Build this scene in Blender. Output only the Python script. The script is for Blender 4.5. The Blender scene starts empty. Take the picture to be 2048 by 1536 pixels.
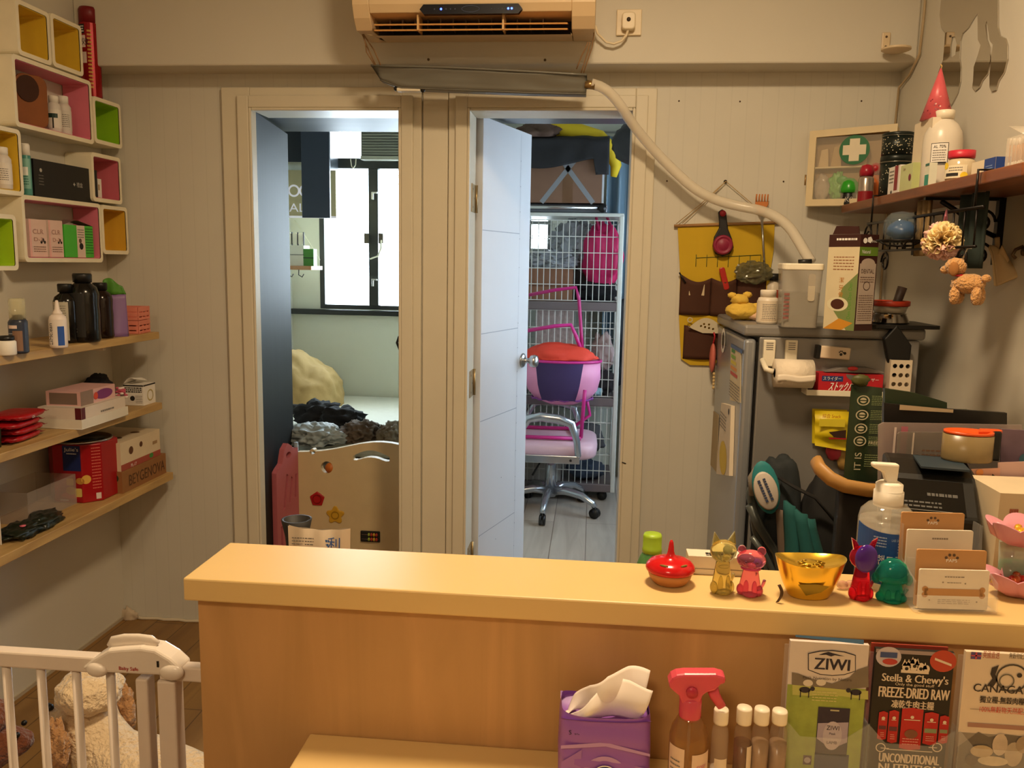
import bpy, math, random
from mathutils import Vector, Matrix, noise
random.seed(7)
C = bpy.context.scene.collection
R = math.radians
SC = bpy.context.scene

# ---------------------------------------------------------------- camera
FPX = 1680.0
H = 1.43
_p, _y, _r = R(8.2), R(5.4), R(1.04)
FW = Vector((-math.sin(_y)*math.cos(_p), math.cos(_y)*math.cos(_p), -math.sin(_p)))
_R = Vector((math.cos(_y), math.sin(_y), 0))
_D = FW.cross(_R)
RT = _R*math.cos(_r) - _D*math.sin(_r)
DN = _R*math.sin(_r) + _D*math.cos(_r)
cam = bpy.data.cameras.new('camera')
cam.sensor_width = 36; cam.lens = FPX/2048*36; cam.clip_start = .02
co = bpy.data.objects.new('camera', cam); C.objects.link(co)
M3 = Matrix((RT, -DN, -FW)).transposed()
co.matrix_world = Matrix.Translation((0, 0, H)) @ M3.to_4x4()
SC.camera = co

def ray(x, y): return FW + RT*((x-1024)/FPX) + DN*((y-768)/FPX)
def aY(x, y, Y): r = ray(x, y); r = r*(Y/r.y); r.z += H; return r
def aX(x, y, X): r = ray(x, y); r = r*(X/r.x); r.z += H; return r
def aZ(x, y, Z): r = ray(x, y); r = r*((Z-H)/r.z); r.z += H; return r

# ---------------------------------------------------------------- look
SC.view_settings.view_transform = 'Standard'
SC.view_settings.look = 'None'
SC.view_settings.gamma = 1
SC.view_settings.use_curve_mapping = False
SC.view_settings.exposure = 0.0

# ---------------------------------------------------------------- daylight + lamps
w = bpy.data.worlds.new('sky'); SC.world = w; w.use_nodes = True
bg = w.node_tree.nodes['Background']
bg.inputs[0].default_value = (.72, .87, .99, 1); bg.inputs[1].default_value = 24.0

def lamp(name, loc, power, col, size, rot=(0, 0, 0), shape='DISK', sy=None, portal=False):
    l = bpy.data.lights.new(name, 'AREA'); l.energy = power; l.color = col; l.shape = shape; l.size = size
    if sy: l.size_y = sy
    if portal: l.cycles.is_portal = True
    o = bpy.data.objects.new(name, l); C.objects.link(o); o.location = loc; o.rotation_euler = rot
    return o
WARM = (1.0, .755, .475)
lamp('ceiling_light_main', (.10, 1.35, 2.66), 38, WARM, .32)
lamp('ceiling_light_front', (-.5, -1.0, 2.66), 28, WARM, .5)
lamp('window_portal_left', (-1.2, 5.09, 1.6), 1, (1, 1, 1), 1.0, (R(90), 0, R(180)), 'RECTANGLE', 1.3, True)
lamp('window_portal_right', (.99, 4.2, 1.5), 1, (1, 1, 1), 1.4, (R(90), 0, R(90)), 'RECTANGLE', 1.2, True)

# ---------------------------------------------------------------- materials
_mc = {}
def srgb(h):
    c = [int(h[i:i+2], 16)/255 for i in (0, 2, 4)]
    return tuple(x/12.92 if x <= .04045 else ((x+.055)/1.055)**2.4 for x in c)
def mat(h, rough=.55, metal=0., var=.08, scale=18, trans=0., alpha=1., emit=0., bump=0., ior=1.45, bscale=None, spec=.5, sheen=0.):
    key = (h, rough, metal, var, scale, trans, alpha, emit, bump, ior, bscale, spec, sheen)
    if key in _mc: return _mc[key]
    m = bpy.data.materials.new('mat_' + h); m.use_nodes = True
    nt = m.node_tree; b = nt.nodes['Principled BSDF']; c = srgb(h)
    b.inputs['Base Color'].default_value = (*c, 1)
    b.inputs['Roughness'].default_value = rough
    b.inputs['Metallic'].default_value = metal
    b.inputs['IOR'].default_value = ior
    b.inputs['Transmission Weight'].default_value = trans
    b.inputs['Alpha'].default_value = alpha
    b.inputs['Specular IOR Level'].default_value = spec
    if sheen: b.inputs['Sheen Weight'].default_value = sheen
    if emit:
        b.inputs['Emission Color'].default_value = (*c, 1); b.inputs['Emission Strength'].default_value = emit
    if var or bump:
        tc = nt.nodes.new('ShaderNodeTexCoord'); n = nt.nodes.new('ShaderNodeTexNoise')
        n.inputs['Scale'].default_value = scale; n.inputs['Detail'].default_value = 4
        nt.links.new(tc.outputs['Object'], n.inputs['Vector'])
        if var:
            mx = nt.nodes.new('ShaderNodeMix'); mx.data_type = 'RGBA'
            mx.inputs[6].default_value = (*[x*(1-var) for x in c], 1)
            mx.inputs[7].default_value = (*[min(1, x*(1+var)) for x in c], 1)
            nt.links.new(n.outputs['Fac'], mx.inputs[0]); nt.links.new(mx.outputs[2], b.inputs['Base Color'])
        if bump:
            n2 = n
            if bscale:
                n2 = nt.nodes.new('ShaderNodeTexNoise'); n2.inputs['Scale'].default_value = bscale
                nt.links.new(tc.outputs['Object'], n2.inputs['Vector'])
            bp = nt.nodes.new('ShaderNodeBump'); bp.inputs['Strength'].default_value = bump
            bp.inputs['Distance'].default_value = .01
            nt.links.new(n2.outputs['Fac'], bp.inputs['Height']); nt.links.new(bp.outputs['Normal'], b.inputs['Normal'])
    _mc[key] = m
    return m

def wood(h1, h2, rough=.45, stretch=(1, 1, 12), scale=6, name='wood', planks=None, bump=.1):
    """grain stretched along one axis; planks=(axis, width) adds joint lines"""
    m = bpy.data.materials.new('mat_' + name); m.use_nodes = True
    nt = m.node_tree; N = nt.nodes; L = nt.links; b = N['Principled BSDF']; b.inputs['Roughness'].default_value = rough
    tc = N.new('ShaderNodeTexCoord'); mp = N.new('ShaderNodeMapping')
    mp.inputs['Scale'].default_value = tuple(1/s for s in stretch)
    L.new(tc.outputs['Object'], mp.inputs['Vector'])
    n = N.new('ShaderNodeTexNoise'); n.inputs['Scale'].default_value = scale*6; n.inputs['Detail'].default_value = 6
    n.inputs['Distortion'].default_value = 1.2
    L.new(mp.outputs['Vector'], n.inputs['Vector'])
    r = N.new('ShaderNodeValToRGB'); r.color_ramp.elements[0].position = .3; r.color_ramp.elements[1].position = .72
    r.color_ramp.elements[0].color = (*srgb(h1), 1); r.color_ramp.elements[1].color = (*srgb(h2), 1)
    L.new(n.outputs['Fac'], r.inputs['Fac'])
    out = r.outputs['Color']
    if planks:
        ax, wd, length = planks
        br = N.new('ShaderNodeTexBrick'); mp2 = N.new('ShaderNodeMapping')
        if ax == 'Y': mp2.inputs['Rotation'].default_value = (0, 0, R(90))
        L.new(tc.outputs['Object'], mp2.inputs['Vector']); L.new(mp2.outputs['Vector'], br.inputs['Vector'])
        br.inputs['Scale'].default_value = 1; br.inputs['Brick Width'].default_value = length
        br.inputs['Row Height'].default_value = wd; br.inputs['Mortar Size'].default_value = .002
        br.inputs['Color1'].default_value = (1, 1, 1, 1); br.inputs['Color2'].default_value = (.78, .78, .78, 1)
        br.inputs['Mortar'].default_value = (.35, .3, .28, 1)
        mx = N.new('ShaderNodeMix'); mx.data_type = 'RGBA'; mx.blend_type = 'MULTIPLY'; mx.inputs[0].default_value = 1
        L.new(out, mx.inputs[6]); L.new(br.outputs['Color'], mx.inputs[7]); out = mx.outputs[2]
    L.new(out, b.inputs['Base Color'])
    if bump:
        bp = N.new('ShaderNodeBump'); bp.inputs['Strength'].default_value = bump; bp.inputs['Distance'].default_value = .004
        L.new(n.outputs['Fac'], bp.inputs['Height']); L.new(bp.outputs['Normal'], b.inputs['Normal'])
    return m

def panelled(h, pitch, rough=.5, off=0., depth=.5, name='panelling', axis='X'):
    """painted board with vertical grooves every pitch metres and faint blotches"""
    m = bpy.data.materials.new('mat_' + name); m.use_nodes = True
    nt = m.node_tree; N = nt.nodes; L = nt.links; b = N['Principled BSDF']; b.inputs['Roughness'].default_value = rough
    tc = N.new('ShaderNodeTexCoord'); sp = N.new('ShaderNodeSeparateXYZ'); L.new(tc.outputs['Object'], sp.inputs[0])
    def mth(op, a, bb=None):
        q = N.new('ShaderNodeMath'); q.operation = op
        if isinstance(a, (int, float)): q.inputs[0].default_value = a
        else: L.new(a, q.inputs[0])
        if bb is not None:
            if isinstance(bb, (int, float)): q.inputs[1].default_value = bb
            else: L.new(bb, q.inputs[1])
        return q.outputs[0]
    u = mth('FRACT', mth('DIVIDE', mth('ADD', sp.outputs[axis], 10+off), pitch))
    d = mth('ABSOLUTE', mth('SUBTRACT', u, .5))
    g = mth('LESS_THAN', d, .0022/pitch)
    n = N.new('ShaderNodeTexNoise'); n.inputs['Scale'].default_value = 2.5; n.inputs['Detail'].default_value = 5
    L.new(tc.outputs['Object'], n.inputs['Vector'])
    c = srgb(h)
    mx = N.new('ShaderNodeMix'); mx.data_type = 'RGBA'
    mx.inputs[6].default_value = (*[x*.9 for x in c], 1); mx.inputs[7].default_value = (*[min(1, x*1.08) for x in c], 1)
    L.new(n.outputs['Fac'], mx.inputs[0])
    m2 = N.new('ShaderNodeMix'); m2.data_type = 'RGBA'; m2.inputs[7].default_value = (*[x*.72 for x in c], 1)
    L.new(mth('MULTIPLY', g, depth*.5), m2.inputs[0]); L.new(mx.outputs[2], m2.inputs[6]); L.new(m2.outputs[2], b.inputs['Base Color'])
    bp = N.new('ShaderNodeBump'); bp.inputs['Strength'].default_value = .35; bp.inputs['Distance'].default_value = .002; bp.invert = True
    L.new(g, bp.inputs['Height']); L.new(bp.outputs['Normal'], b.inputs['Normal'])
    return m

# ---------------------------------------------------------------- mesh helpers
_tx = {}
def text_mesh(s):
    if s not in _tx:
        cu = bpy.data.curves.new('t', 'FONT'); cu.body = s; cu.resolution_u = 3
        o = bpy.data.objects.new('t', cu); me = o.to_mesh()
        _tx[s] = ([v.co.copy() for v in me.vertices], [tuple(p.vertices) for p in me.polygons])
        o.to_mesh_clear(); bpy.data.objects.remove(o); bpy.data.curves.remove(cu)
    return _tx[s]

def plane(o, u, v):
    """drawing surface: origin, unit directions; returns f(a, b, off)"""
    o = Vector(o); u = Vector(u).normalized(); v = Vector(v).normalized(); n = u.cross(v)
    return lambda a, b, off=0.0006: o + u*a + v*b + n*off
def cylf(c, r, a0=0.):
    """drawing surface wrapped on an upright cylinder, a=0 faces -Y turned by a0"""
    c = Vector(c)
    return lambda a, b, off=0.0006: c + Vector(((r+off)*math.sin(a/r+a0), -(r+off)*math.cos(a/r+a0), b))

class MB:
    def __init__(s): s.v = []; s.f = []; s.mi = []; s.sm = []; s.mats = []
    def _m(s, m):
        if m not in s.mats: s.mats.append(m)
        return s.mats.index(m)
    def add(s, vs, fs, m, sm=False, M=None):
        b = len(s.v); k = s._m(m)
        for p in vs:
            p = Vector(p)
            s.v.append(M @ p if M else p)
        for f in fs: s.f.append(tuple(i+b for i in f)); s.mi.append(k); s.sm.append(sm)
        return s
    def box(s, x0, x1, y0, y1, z0, z1, m, M=None):
        vs = [(x, y, z) for z in (z0, z1) for y in (y0, y1) for x in (x0, x1)]
        return s.add(vs, [(0, 2, 3, 1), (4, 5, 7, 6), (0, 1, 5, 4), (2, 6, 7, 3), (0, 4, 6, 2), (1, 3, 7, 5)], m, False, M)
    def lathe(s, prof, m, n=24, c=(0, 0, 0), M=None, sx=1, sy=1, sm=True):
        vs = []; fs = []; c = Vector(c)
        for r, z in prof:
            for i in range(n):
                a = 2*math.pi*i/n
                vs.append(c + Vector((r*math.cos(a)*sx, r*math.sin(a)*sy, z)))
        for j in range(len(prof)-1):
            for i in range(n):
                k = (i+1) % n
                fs.append((j*n+i, j*n+k, (j+1)*n+k, (j+1)*n+i))
        if prof[0][0] > 1e-5: fs.append(tuple(range(n))[::-1])
        if prof[-1][0] > 1e-5: fs.append(tuple((len(prof)-1)*n+i for i in range(n)))
        return s.add(vs, fs, m, sm, M)
    def cyl(s, a, b, r, m, n=16, r2=None):
        a = Vector(a); b = Vector(b); d = (b-a); q = d.to_track_quat('Z', 'Y').to_matrix().to_4x4()
        return s.lathe([(r, 0), (r if r2 is None else r2, d.length)], m, n, M=Matrix.Translation(a) @ q)
    def tube(s, pts, r, m, n=8, closed=False, flat=1.):
        P = [Vector(p) for p in pts]; rs = r if isinstance(r, (list, tuple)) else [r]*len(P)
        vs = []; fs = []; up = None
        for i, p in enumerate(P):
            if closed: t = P[(i+1) % len(P)] - P[i-1]
            else: t = P[min(i+1, len(P)-1)] - P[max(i-1, 0)]
            t = t.normalized() if t.length > 1e-9 else Vector((0, 0, 1))
            if up is None:
                up = Vector((0, 0, 1)) if abs(t.z) < .9 else Vector((1, 0, 0))
            sd = t.cross(up)
            if sd.length < 1e-4: sd = t.orthogonal()
            sd.normalize(); up = sd.cross(t).normalized()
            for k in range(n):
                a = 2*math.pi*k/n
                vs.append(p + sd*(rs[i]*math.cos(a)) + up*(rs[i]*flat*math.sin(a)))
        L = len(P)
        for i in range(L if closed else L-1):
            j = (i+1) % L
            for k in range(n):
                q = (k+1) % n
                fs.append((i*n+k, i*n+q, j*n+q, j*n+k))
        if not closed: fs.append(tuple(range(n))[::-1]); fs.append(tuple((L-1)*n+k for k in range(n)))
        return s.add(vs, fs, m, True)
    def prism(s, poly, m, d, fr=None, M=None):
        """polygon (a,b) on a drawing surface, given thickness d behind it"""
        fr = fr or plane((0, 0, 0), (1, 0, 0), (0, 0, 1))
        n = len(poly); vs = [fr(a, b, 0) for a, b in poly] + [fr(a, b, -d) for a, b in poly]
        fs = [tuple(range(n)), tuple(range(2*n-1, n-1, -1))]
        for i in range(n): j = (i+1) % n; fs.append((i, i+n, j+n, j))
        return s.add(vs, fs, m, False, M)
    def ell(s, c, r, m, n=20, M=None):
        r = (r, r, r) if isinstance(r, (int, float)) else r
        k = 10; vs = []; fs = []
        for j in range(k+1):
            t = math.pi*j/k
            for i in range(n):
                a = 2*math.pi*i/n
                vs.append((c[0]+r[0]*math.sin(t)*math.cos(a), c[1]+r[1]*math.sin(t)*math.sin(a), c[2]-r[2]*math.cos(t)))
        for j in range(k):
            for i in range(n): q = (i+1) % n; fs.append((j*n+i, j*n+q, (j+1)*n+q, (j+1)*n+i))
        return s.add(vs, fs, m, True, M)
    def blob(s, c, r, m, seed=0, amp=.25, freq=2., lv=4, flatz=None, ridge=False, sm=True):
        """crumpled or fluffy closed lump"""
        import bmesh
        bm = bmesh.new(); bmesh.ops.create_icosphere(bm, subdivisions=lv, radius=1)
        r = (r, r, r) if isinstance(r, (int, float)) else r; vs = []
        for v in bm.verts:
            p = v.co.normalized(); q = p*freq + Vector((seed*7.3, seed*3.1, seed*1.7))
            a = noise.noise(q) + .5*noise.noise(q*2.3) + .25*noise.noise(q*5.1)
            if ridge: a = 1-2*abs(noise.noise(q)) - abs(noise.noise(q*2.7))
            k = 1 + amp*a
            z = c[2]+p.z*r[2]*k
            if flatz is not None and z < flatz: z = flatz
            vs.append((c[0]+p.x*r[0]*k, c[1]+p.y*r[1]*k, z))
        fs = [tuple(x.index for x in f.verts) for f in bm.faces]; bm.free()
        return s.add(vs, fs, m, sm)
    def sheet(s, fn, nu, nv, m, th=.0, sm=True):
        """grid surface from fn(u,v) (0..1), given thickness th along -normal"""
        vs = [Vector(fn(i/nu, j/nv)) for j in range(nv+1) for i in range(nu+1)]
        def id(i, j): return j*(nu+1)+i
        fs = [(id(i, j), id(i+1, j), id(i+1, j+1), id(i, j+1)) for j in range(nv) for i in range(nu)]
        if th:
            nn = [Vector((0, 0, 0)) for _ in vs]
            for f in fs:
                q = (vs[f[1]]-vs[f[0]]).cross(vs[f[3]]-vs[f[0]])
                for k in f: nn[k] += q
            b = len(vs); vs += [vs[k]-nn[k].normalized()*th for k in range(b)]
            fs += [tuple(k+b for k in f[::-1]) for f in fs]
            e = [id(i, 0) for i in range(nu+1)] + [id(nu, j) for j in range(1, nv+1)] + [id(i, nv) for i in range(nu-1, -1, -1)] + [id(0, j) for j in range(nv-1, 0, -1)]
            for q in range(len(e)): a, c = e[q], e[(q+1) % len(e)]; fs.append((a, a+b, c+b, c))
        return s.add(vs, fs, m, sm)
    # drawing on surfaces
    def rect(s, fr, a0, b0, a1, b1, m, off=.0006, n=1):
        vs = []; fs = []
        for i in range(n+1):
            a = a0+(a1-a0)*i/n; vs += [fr(a, b0, off), fr(a, b1, off)]
        for i in range(n): fs.append((2*i, 2*i+2, 2*i+3, 2*i+1))
        return s.add(vs, fs, m)
    def poly(s, fr, pts, m, off=.0008):
        return s.add([fr(a, b, off) for a, b in pts], [tuple(range(len(pts)))], m)
    def disc(s, fr, a, b, r, m, off=.0008, n=20, ry=None):
        ry = ry or r
        return s.poly(fr, [(a+r*math.cos(2*math.pi*i/n), b+ry*math.sin(2*math.pi*i/n)) for i in range(n)], m, off)
    def ring(s, fr, a, b, r, w, m, off=.0008, n=24, ry=None):
        ry = ry or r; vs = []
        for i in range(n):
            t = 2*math.pi*i/n; ca, sa = math.cos(t), math.sin(t)
            vs += [fr(a+r*ca, b+ry*sa, off), fr(a+(r-w)*ca, b+(ry-w)*sa, off)]
        return s.add(vs, [(2*i, 2*((i+1) % n), 2*((i+1) % n)+1, 2*i+1) for i in range(n)], m)
    def text(s, fr, a, b, h, t, m, width=None, off=.001, bold=0., slant=0.):
        """text centred at a with baseline b, capital height h, optional total width"""
        vs, fs = text_mesh(t)
        if not vs: return s
        x0 = min(v.x for v in vs); x1 = max(v.x for v in vs); k = h/.69
        kx = k if not width else width/(x1-x0)
        for dx in ((0,) if not bold else (-bold, bold)):
            s.add([fr(a+(v.x-(x0+x1)/2)*kx+dx+slant*v.y*k, b+v.y*k, off+(.0002 if dx > 0 else 0)) for v in vs], fs, m)
        return s
    def lines(s, fr, a0, a1, b0, b1, n, m, seed=1, th=.35, off=.0009):
        """rows of small print as short word-length dashes"""
        rr = random.Random(seed); dy = (b1-b0)/n
        for i in range(n):
            a = a0; b = b1-(i+.5)*dy
            while a < a1-.001:
                wd = min(a1-a, rr.uniform(.04, .16)*(a1-a0)+.001)
                s.rect(fr, a, b-dy*th/2, a+wd, b+dy*th/2, m, off); a += wd+.03*(a1-a0)
        return s
    def build(s, name, parent=None, bevel=0., loc=None, rz=0., seg=2, sub=0, ang=40):
        me = bpy.data.meshes.new(name); me.from_pydata([tuple(v) for v in s.v], [], s.f)
        for m in s.mats: me.materials.append(m)
        me.polygons.foreach_set('material_index', s.mi); me.polygons.foreach_set('use_smooth', s.sm); me.update()
        o = bpy.data.objects.new(name, me); C.objects.link(o)
        if parent: o.parent = parent
        if loc is not None: o.location = loc
        o.rotation_euler.z = rz
        if bevel:
            b = o.modifiers.new('bevel', 'BEVEL'); b.width = bevel; b.segments = seg; b.limit_method = 'ANGLE'; b.angle_limit = R(ang)
        if sub:
            q = o.modifiers.new('sub', 'SUBSURF'); q.levels = sub; q.render_levels = sub
        return o

def tag(o, label, cat, group=None, kind=None):
    if label: o['label'] = label
    if cat: o['category'] = cat
    if group: o['group'] = group
    if kind: o['kind'] = kind
    return o
def thing(name, label, cat, loc=(0, 0, 0), rz=0., group=None):
    o = bpy.data.objects.new(name, None); C.objects.link(o); o.empty_display_size = .05
    o.location = loc; o.rotation_euler.z = rz
    return tag(o, label, cat, group)
def struct(name, mb, parent=None, bevel=0., **k):
    o = mb.build(name, parent, bevel, **k)
    if not parent: o['kind'] = 'structure'
    return o
def single(name, mb, label, cat, group=None, **k):
    return tag(mb.build(name, **k), label, cat, group)

def corner_box(xl, xc, xr, yb, yt, z):
    """box on a surface at height z: its near vertical edge is seen at xc, from yb up to yt"""
    c = aZ(xc, yb, z); Y0 = c.y
    far = aX(xr, yb, c.x).y; left = aY(xl, yb, Y0).x; top = aY(xc, yt, Y0).z
    return [left, c.x, Y0, far, z, top]

def carton(name, label, cat, b, m, draw=None, group=None, bevel=.001, rz=0., pivot=None, parent=None):
    """closed carton with printed faces; draw(mb, faces) adds the print. b = x0,x1,y0,y1,z0,z1 in world"""
    x0, x1, y0, y1, z0, z1 = b
    cx, cy = (x0+x1)/2, (y0+y1)/2; hx, hy, hz = abs(x1-x0)/2, abs(y1-y0)/2, z1-z0
    mb = MB().box(-hx, hx, -hy, hy, 0, hz, m)
    F = dict(f=plane((-hx, -hy, 0), (1, 0, 0), (0, 0, 1)), r=plane((hx, -hy, 0), (0, 1, 0), (0, 0, 1)),
             l=plane((-hx, hy, 0), (0, -1, 0), (0, 0, 1)), t=plane((-hx, -hy, hz), (1, 0, 0), (0, 1, 0)))
    F['w'] = 2*hx; F['d'] = 2*hy; F['h'] = hz
    if draw: draw(mb, F)
    o = mb.build(name, parent, bevel=0, loc=(cx, cy, z0), rz=rz)
    if label: tag(o, label, cat, group)
    return o

def bottle(name, label, cat, loc, prof, bodym, cap, capm, lab=None, group=None, rz=0., extra=None, n=28, sx=1, sy=1, bodyname='body', labname='label_band'):
    """prof: body radius/height list; cap: radius/height list; lab=(z0,z1,r,mat,arc,draw)"""
    t = thing(name, label, cat, loc, rz, group)
    MB().lathe(prof, bodym, n, sx=sx, sy=sy).build(bodyname, t)
    if cap: MB().lathe(cap, capm, n).build('cap', t)
    if lab:
        z0, z1, r, lm, arc, dr = lab
        mb = MB(); fr = cylf((0, 0, 0), r)
        mb.rect(fr, -arc*r, z0, arc*r, z1, lm, .0006, 14)
        if dr: dr(mb, fr)
        mb.build(labname, t)
    if extra: extra(t)
    return t

# palette used everywhere
WHITE = mat('e9e4da', .45); CREAM = mat('e6dcc4', .45); BLACK = mat('141312', .4); DARK = mat('26221f', .5)
RED = mat('b3202a', .4); GREEN = mat('3f8a3a', .45); STEEL = mat('b9b9b8', .28, 1., .03); PAPER = mat('e8e2d8', .75)
INK = mat('2a2624', .8, var=0); GREYINK = mat('7d7770', .8, var=0); CARD = mat('a37b4f', .8); PINK = mat('e88fae', .45)
BLUE = mat('21479c', .45); YELLOW = mat('e7c52d', .5); GLASS = mat('f4f6f6', .06, 0, 0, trans=1., ior=1.45); WPRINT = mat('f2eee6', .7, var=0)
ACRYL = mat('eef0f0', .08, 0, 0, alpha=.09, spec=.8)

def holed(outer, holes, d, m, mb=None, fr=None):
    """flat board with real holes cut through it, thickness d centred on the drawing surface"""
    cu = bpy.data.curves.new('h', 'CURVE'); cu.dimensions = '2D'; cu.fill_mode = 'BOTH'; cu.extrude = d/2
    for pl in [outer] + list(holes):
        sp = cu.splines.new('POLY'); sp.points.add(len(pl)-1)
        for p, (a, b) in zip(sp.points, pl): p.co = (a, b, 0, 1)
        sp.use_cyclic_u = True
    o = bpy.data.objects.new('h', cu); me = o.to_mesh()
    fr = fr or plane((0, 0, 0), (1, 0, 0), (0, 0, 1)); mb = mb or MB()
    mb.add([fr(v.co.x, v.co.y, v.co.z) for v in me.vertices], [tuple(p.vertices) for p in me.polygons], m)
    o.to_mesh_clear(); bpy.data.objects.remove(o); bpy.data.curves.remove(cu)
    return mb
def circ(a, b, r, n=20, ry=None, a0=0): ry = ry or r; return [(a+r*math.cos(a0+2*math.pi*i/n), b+ry*math.sin(a0+2*math.pi*i/n)) for i in range(n)]
def rrect(a0, b0, a1, b1, r, n=4):
    P = []
    for cx, cy, s in ((a1-r, b1-r, 0), (a0+r, b1-r, 90), (a0+r, b0+r, 180), (a1-r, b0+r, 270)):
        for i in range(n+1): t = R(s+90*i/n); P.append((cx+r*math.cos(t), cy+r*math.sin(t)))
    return P

# ================================================================ SETTING
XL, XR, YB = -1.825, 1.0, 3.03
CEIL = 2.70
PAINT = panelled('d2cdbf', .052, .5, .03, .3, 'painted_boards')
PLAIN = mat('d2ccbd', .6, 0, .06, 2.2)
CASING = mat('d9d0ba', .42, 0, .05, 5)
COOL = mat('dadbcb', .6, 0, .05, 3); COOLR = mat('c9d0da', .6, 0, .05, 3)

struct('floor', MB().box(XL-.05, XR+.05, -2.6, YB, -.05, 0, wood('7f5a2c', 'a07840', .38, (1, 14, 1), 2.2, 'shop_floor', ('Y', .12, 1.2))))
struct('floor_back', MB().box(-1.9, 1.1, YB, 5.8, -.05, 0, wood('b8ab9c', 'd3c8b9', .35, (1, 10, 1), 2.6, 'pale_floor', ('Y', .18, 1.3))))
struct('ceiling', MB().box(XL-.1, XR+.1, -2.6, 5.9, CEIL, CEIL+.08, mat('d6d0c2', .7)))
struct('wall_left', MB().box(XL-.08, XL, -2.6, YB+.1, 0, CEIL, PLAIN))
struct('wall_right', MB().box(XR, XR+.08, -2.6, YB+.1, 0, CEIL, PLAIN))
struct('wall_front', MB().box(XL-.08, XR+.08, -2.68, -2.6, 0, CEIL, PLAIN))
# wall with the two doorways
L0, L1, R0_, R1_ = -1.247, -.692, -.457, .124
TOP = 1.962
wb = MB().box(XL, L0, YB, YB+.016, 0, 2.12, PAINT)
for a, b, z0, z1 in ((L0, L1, TOP, 2.12), (L1, R0_, 0, 2.12), (R0_, R1_, TOP, 2.12), (R1_, XR, 0, 2.12)):
    wb.box(a, b, YB, YB+.10, z0, z1, PAINT)
struct('wall_back', wb)
struct('wall_upper', MB().box(XL, XR, 2.90, YB+.10, 2.083, CEIL, PLAIN), bevel=.006)
# a ragged grout line at the foot of the wall, left corner
tr = MB()
tr.blob((XL+.025, YB-.012, .012), (.035, .014, .035), mat('c7b49a', .9), 3, .5, 3, 3)
tr.tube([(XL+.02+i*.03, YB-.006+.004*math.sin(i*2.1), .004) for i in range(18)], .006, mat('cdbfa6', .9), 6)
struct('trim_3', tr)
struct('baseboard_left', MB().box(XL, XL+.006, -1.0, YB, 0, .012, mat('b3a68f', .7)))

def casing(name, x0, x1, w0, w1, ztop):
    mb = MB(); y = YB
    for a, b in ((x0-w0, x0), (x1, x1+w1)):
        mb.box(a, b, y-.018, y, 0, ztop, CASING)
    mb.box(x0, x1, y-.018, y, TOP, ztop, CASING)
    for a, b in ((x0-.042, x0), (x1, x1+.042)): mb.box(a, b, y-.032, y-.0181, 0, TOP+.042, CASING)
    mb.box(x0, x1, y-.032, y-.0181, TOP, TOP+.042, CASING)
    # lining of the reveal and the door stop
    for a, b, e_ in ((x0, x0+.010, .018 if name == 'trim_1' else .13), (x1-.010, x1, .13)): mb.box(a, b, y-.0318, y+e_, 0, TOP, CASING)
    mb.box(x0+.0101, x1-.0101, y-.0318, y+.13, TOP-.010, TOP, CASING)
    return struct(name, mb, bevel=.0035)
t1 = casing('trim_1', L0, L1, .105, .070, 2.034)
t2 = casing('trim_2', R0_, R1_, .068, .072, 2.030)
struct('trim_4', MB().box(-.618, -.528, YB-.010, YB, 0, 2.03, CASING), bevel=.003)
mb = MB(); p = aY(806, 686, YB+.06)
mb.tube([(L1-.012, YB+.06, p.z+.02), (L1-.03, YB+.06, p.z+.022), (L1-.037, YB+.06, p.z), (L1-.028, YB+.06, p.z-.022), (L1-.014, YB+.06, p.z-.02)], .005, BLACK)
mb.build('latch_hook', t1)['label'] = 'black metal latch hook'
# old hinge and lock patch on the right jamb of the right doorway
mb = MB(); q = aY(1258, 925, YB-.033); mb.tube([(R1_-.002, YB-.034, q.z), (R1_+.012, YB-.034, q.z-.004)], .002, INK, 5)
mb.build('screw_hook', t2)

# back rooms
struct('wall_left_storeroom', MB().box(-1.90, -1.83, YB+.10, 5.0, 0, CEIL, mat('d5d8cf', .6, 0, .05, 3)))
struct('wall_partition', MB().box(-.60, -.54, YB+.131, 5.7, 0, CEIL, COOL))
# wall with the left window: opening X -1.63..-.66, z 1.14..2.45
WX0, WX1, WZ0, WZ1 = -1.655, -.665, 1.135, 2.42
mb = MB()
for a, b, z0, z1 in ((-1.90, WX0, 0, CEIL), (WX1, -.60, 0, CEIL), (WX0, WX1, 0, WZ0), (WX0, WX1, WZ1, CEIL)): mb.box(a, b, 5.0, 5.10, z0, z1, COOL)
struct('wall_window_side', mb)
struct('wall_far', MB().box(-.60, -.46, 5.70, 5.80, 0, CEIL, COOL).box(-.29, 1.1, 5.70, 5.80, 0, CEIL, COOL).box(-.46, -.29, 5.70, 5.80, 0, 1.50, COOL).box(-.46, -.29, 5.70, 5.80, 1.90, CEIL, COOL))
mb = MB()
for a, b, z0, z1 in ((YB+.10, 3.5, 0, CEIL), (4.9, 5.7, 0, CEIL), (3.5, 4.9, 0, .85), (3.5, 4.9, 2.1, CEIL)): mb.box(1.0, 1.08, a, b, z0, z1, COOLR)
struct('wall_right_storeroom', mb)
# dark glossy soffits just inside both doorways
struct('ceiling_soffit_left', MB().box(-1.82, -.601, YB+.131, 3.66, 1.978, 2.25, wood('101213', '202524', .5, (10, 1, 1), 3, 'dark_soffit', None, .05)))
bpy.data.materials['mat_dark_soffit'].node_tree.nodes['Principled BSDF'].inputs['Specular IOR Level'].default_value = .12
struct('ceiling_soffit_right', MB().box(-.539, 1.0, YB+.131, 3.40, 1.972, 2.2, mat('3b3f47', .3)))

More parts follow.
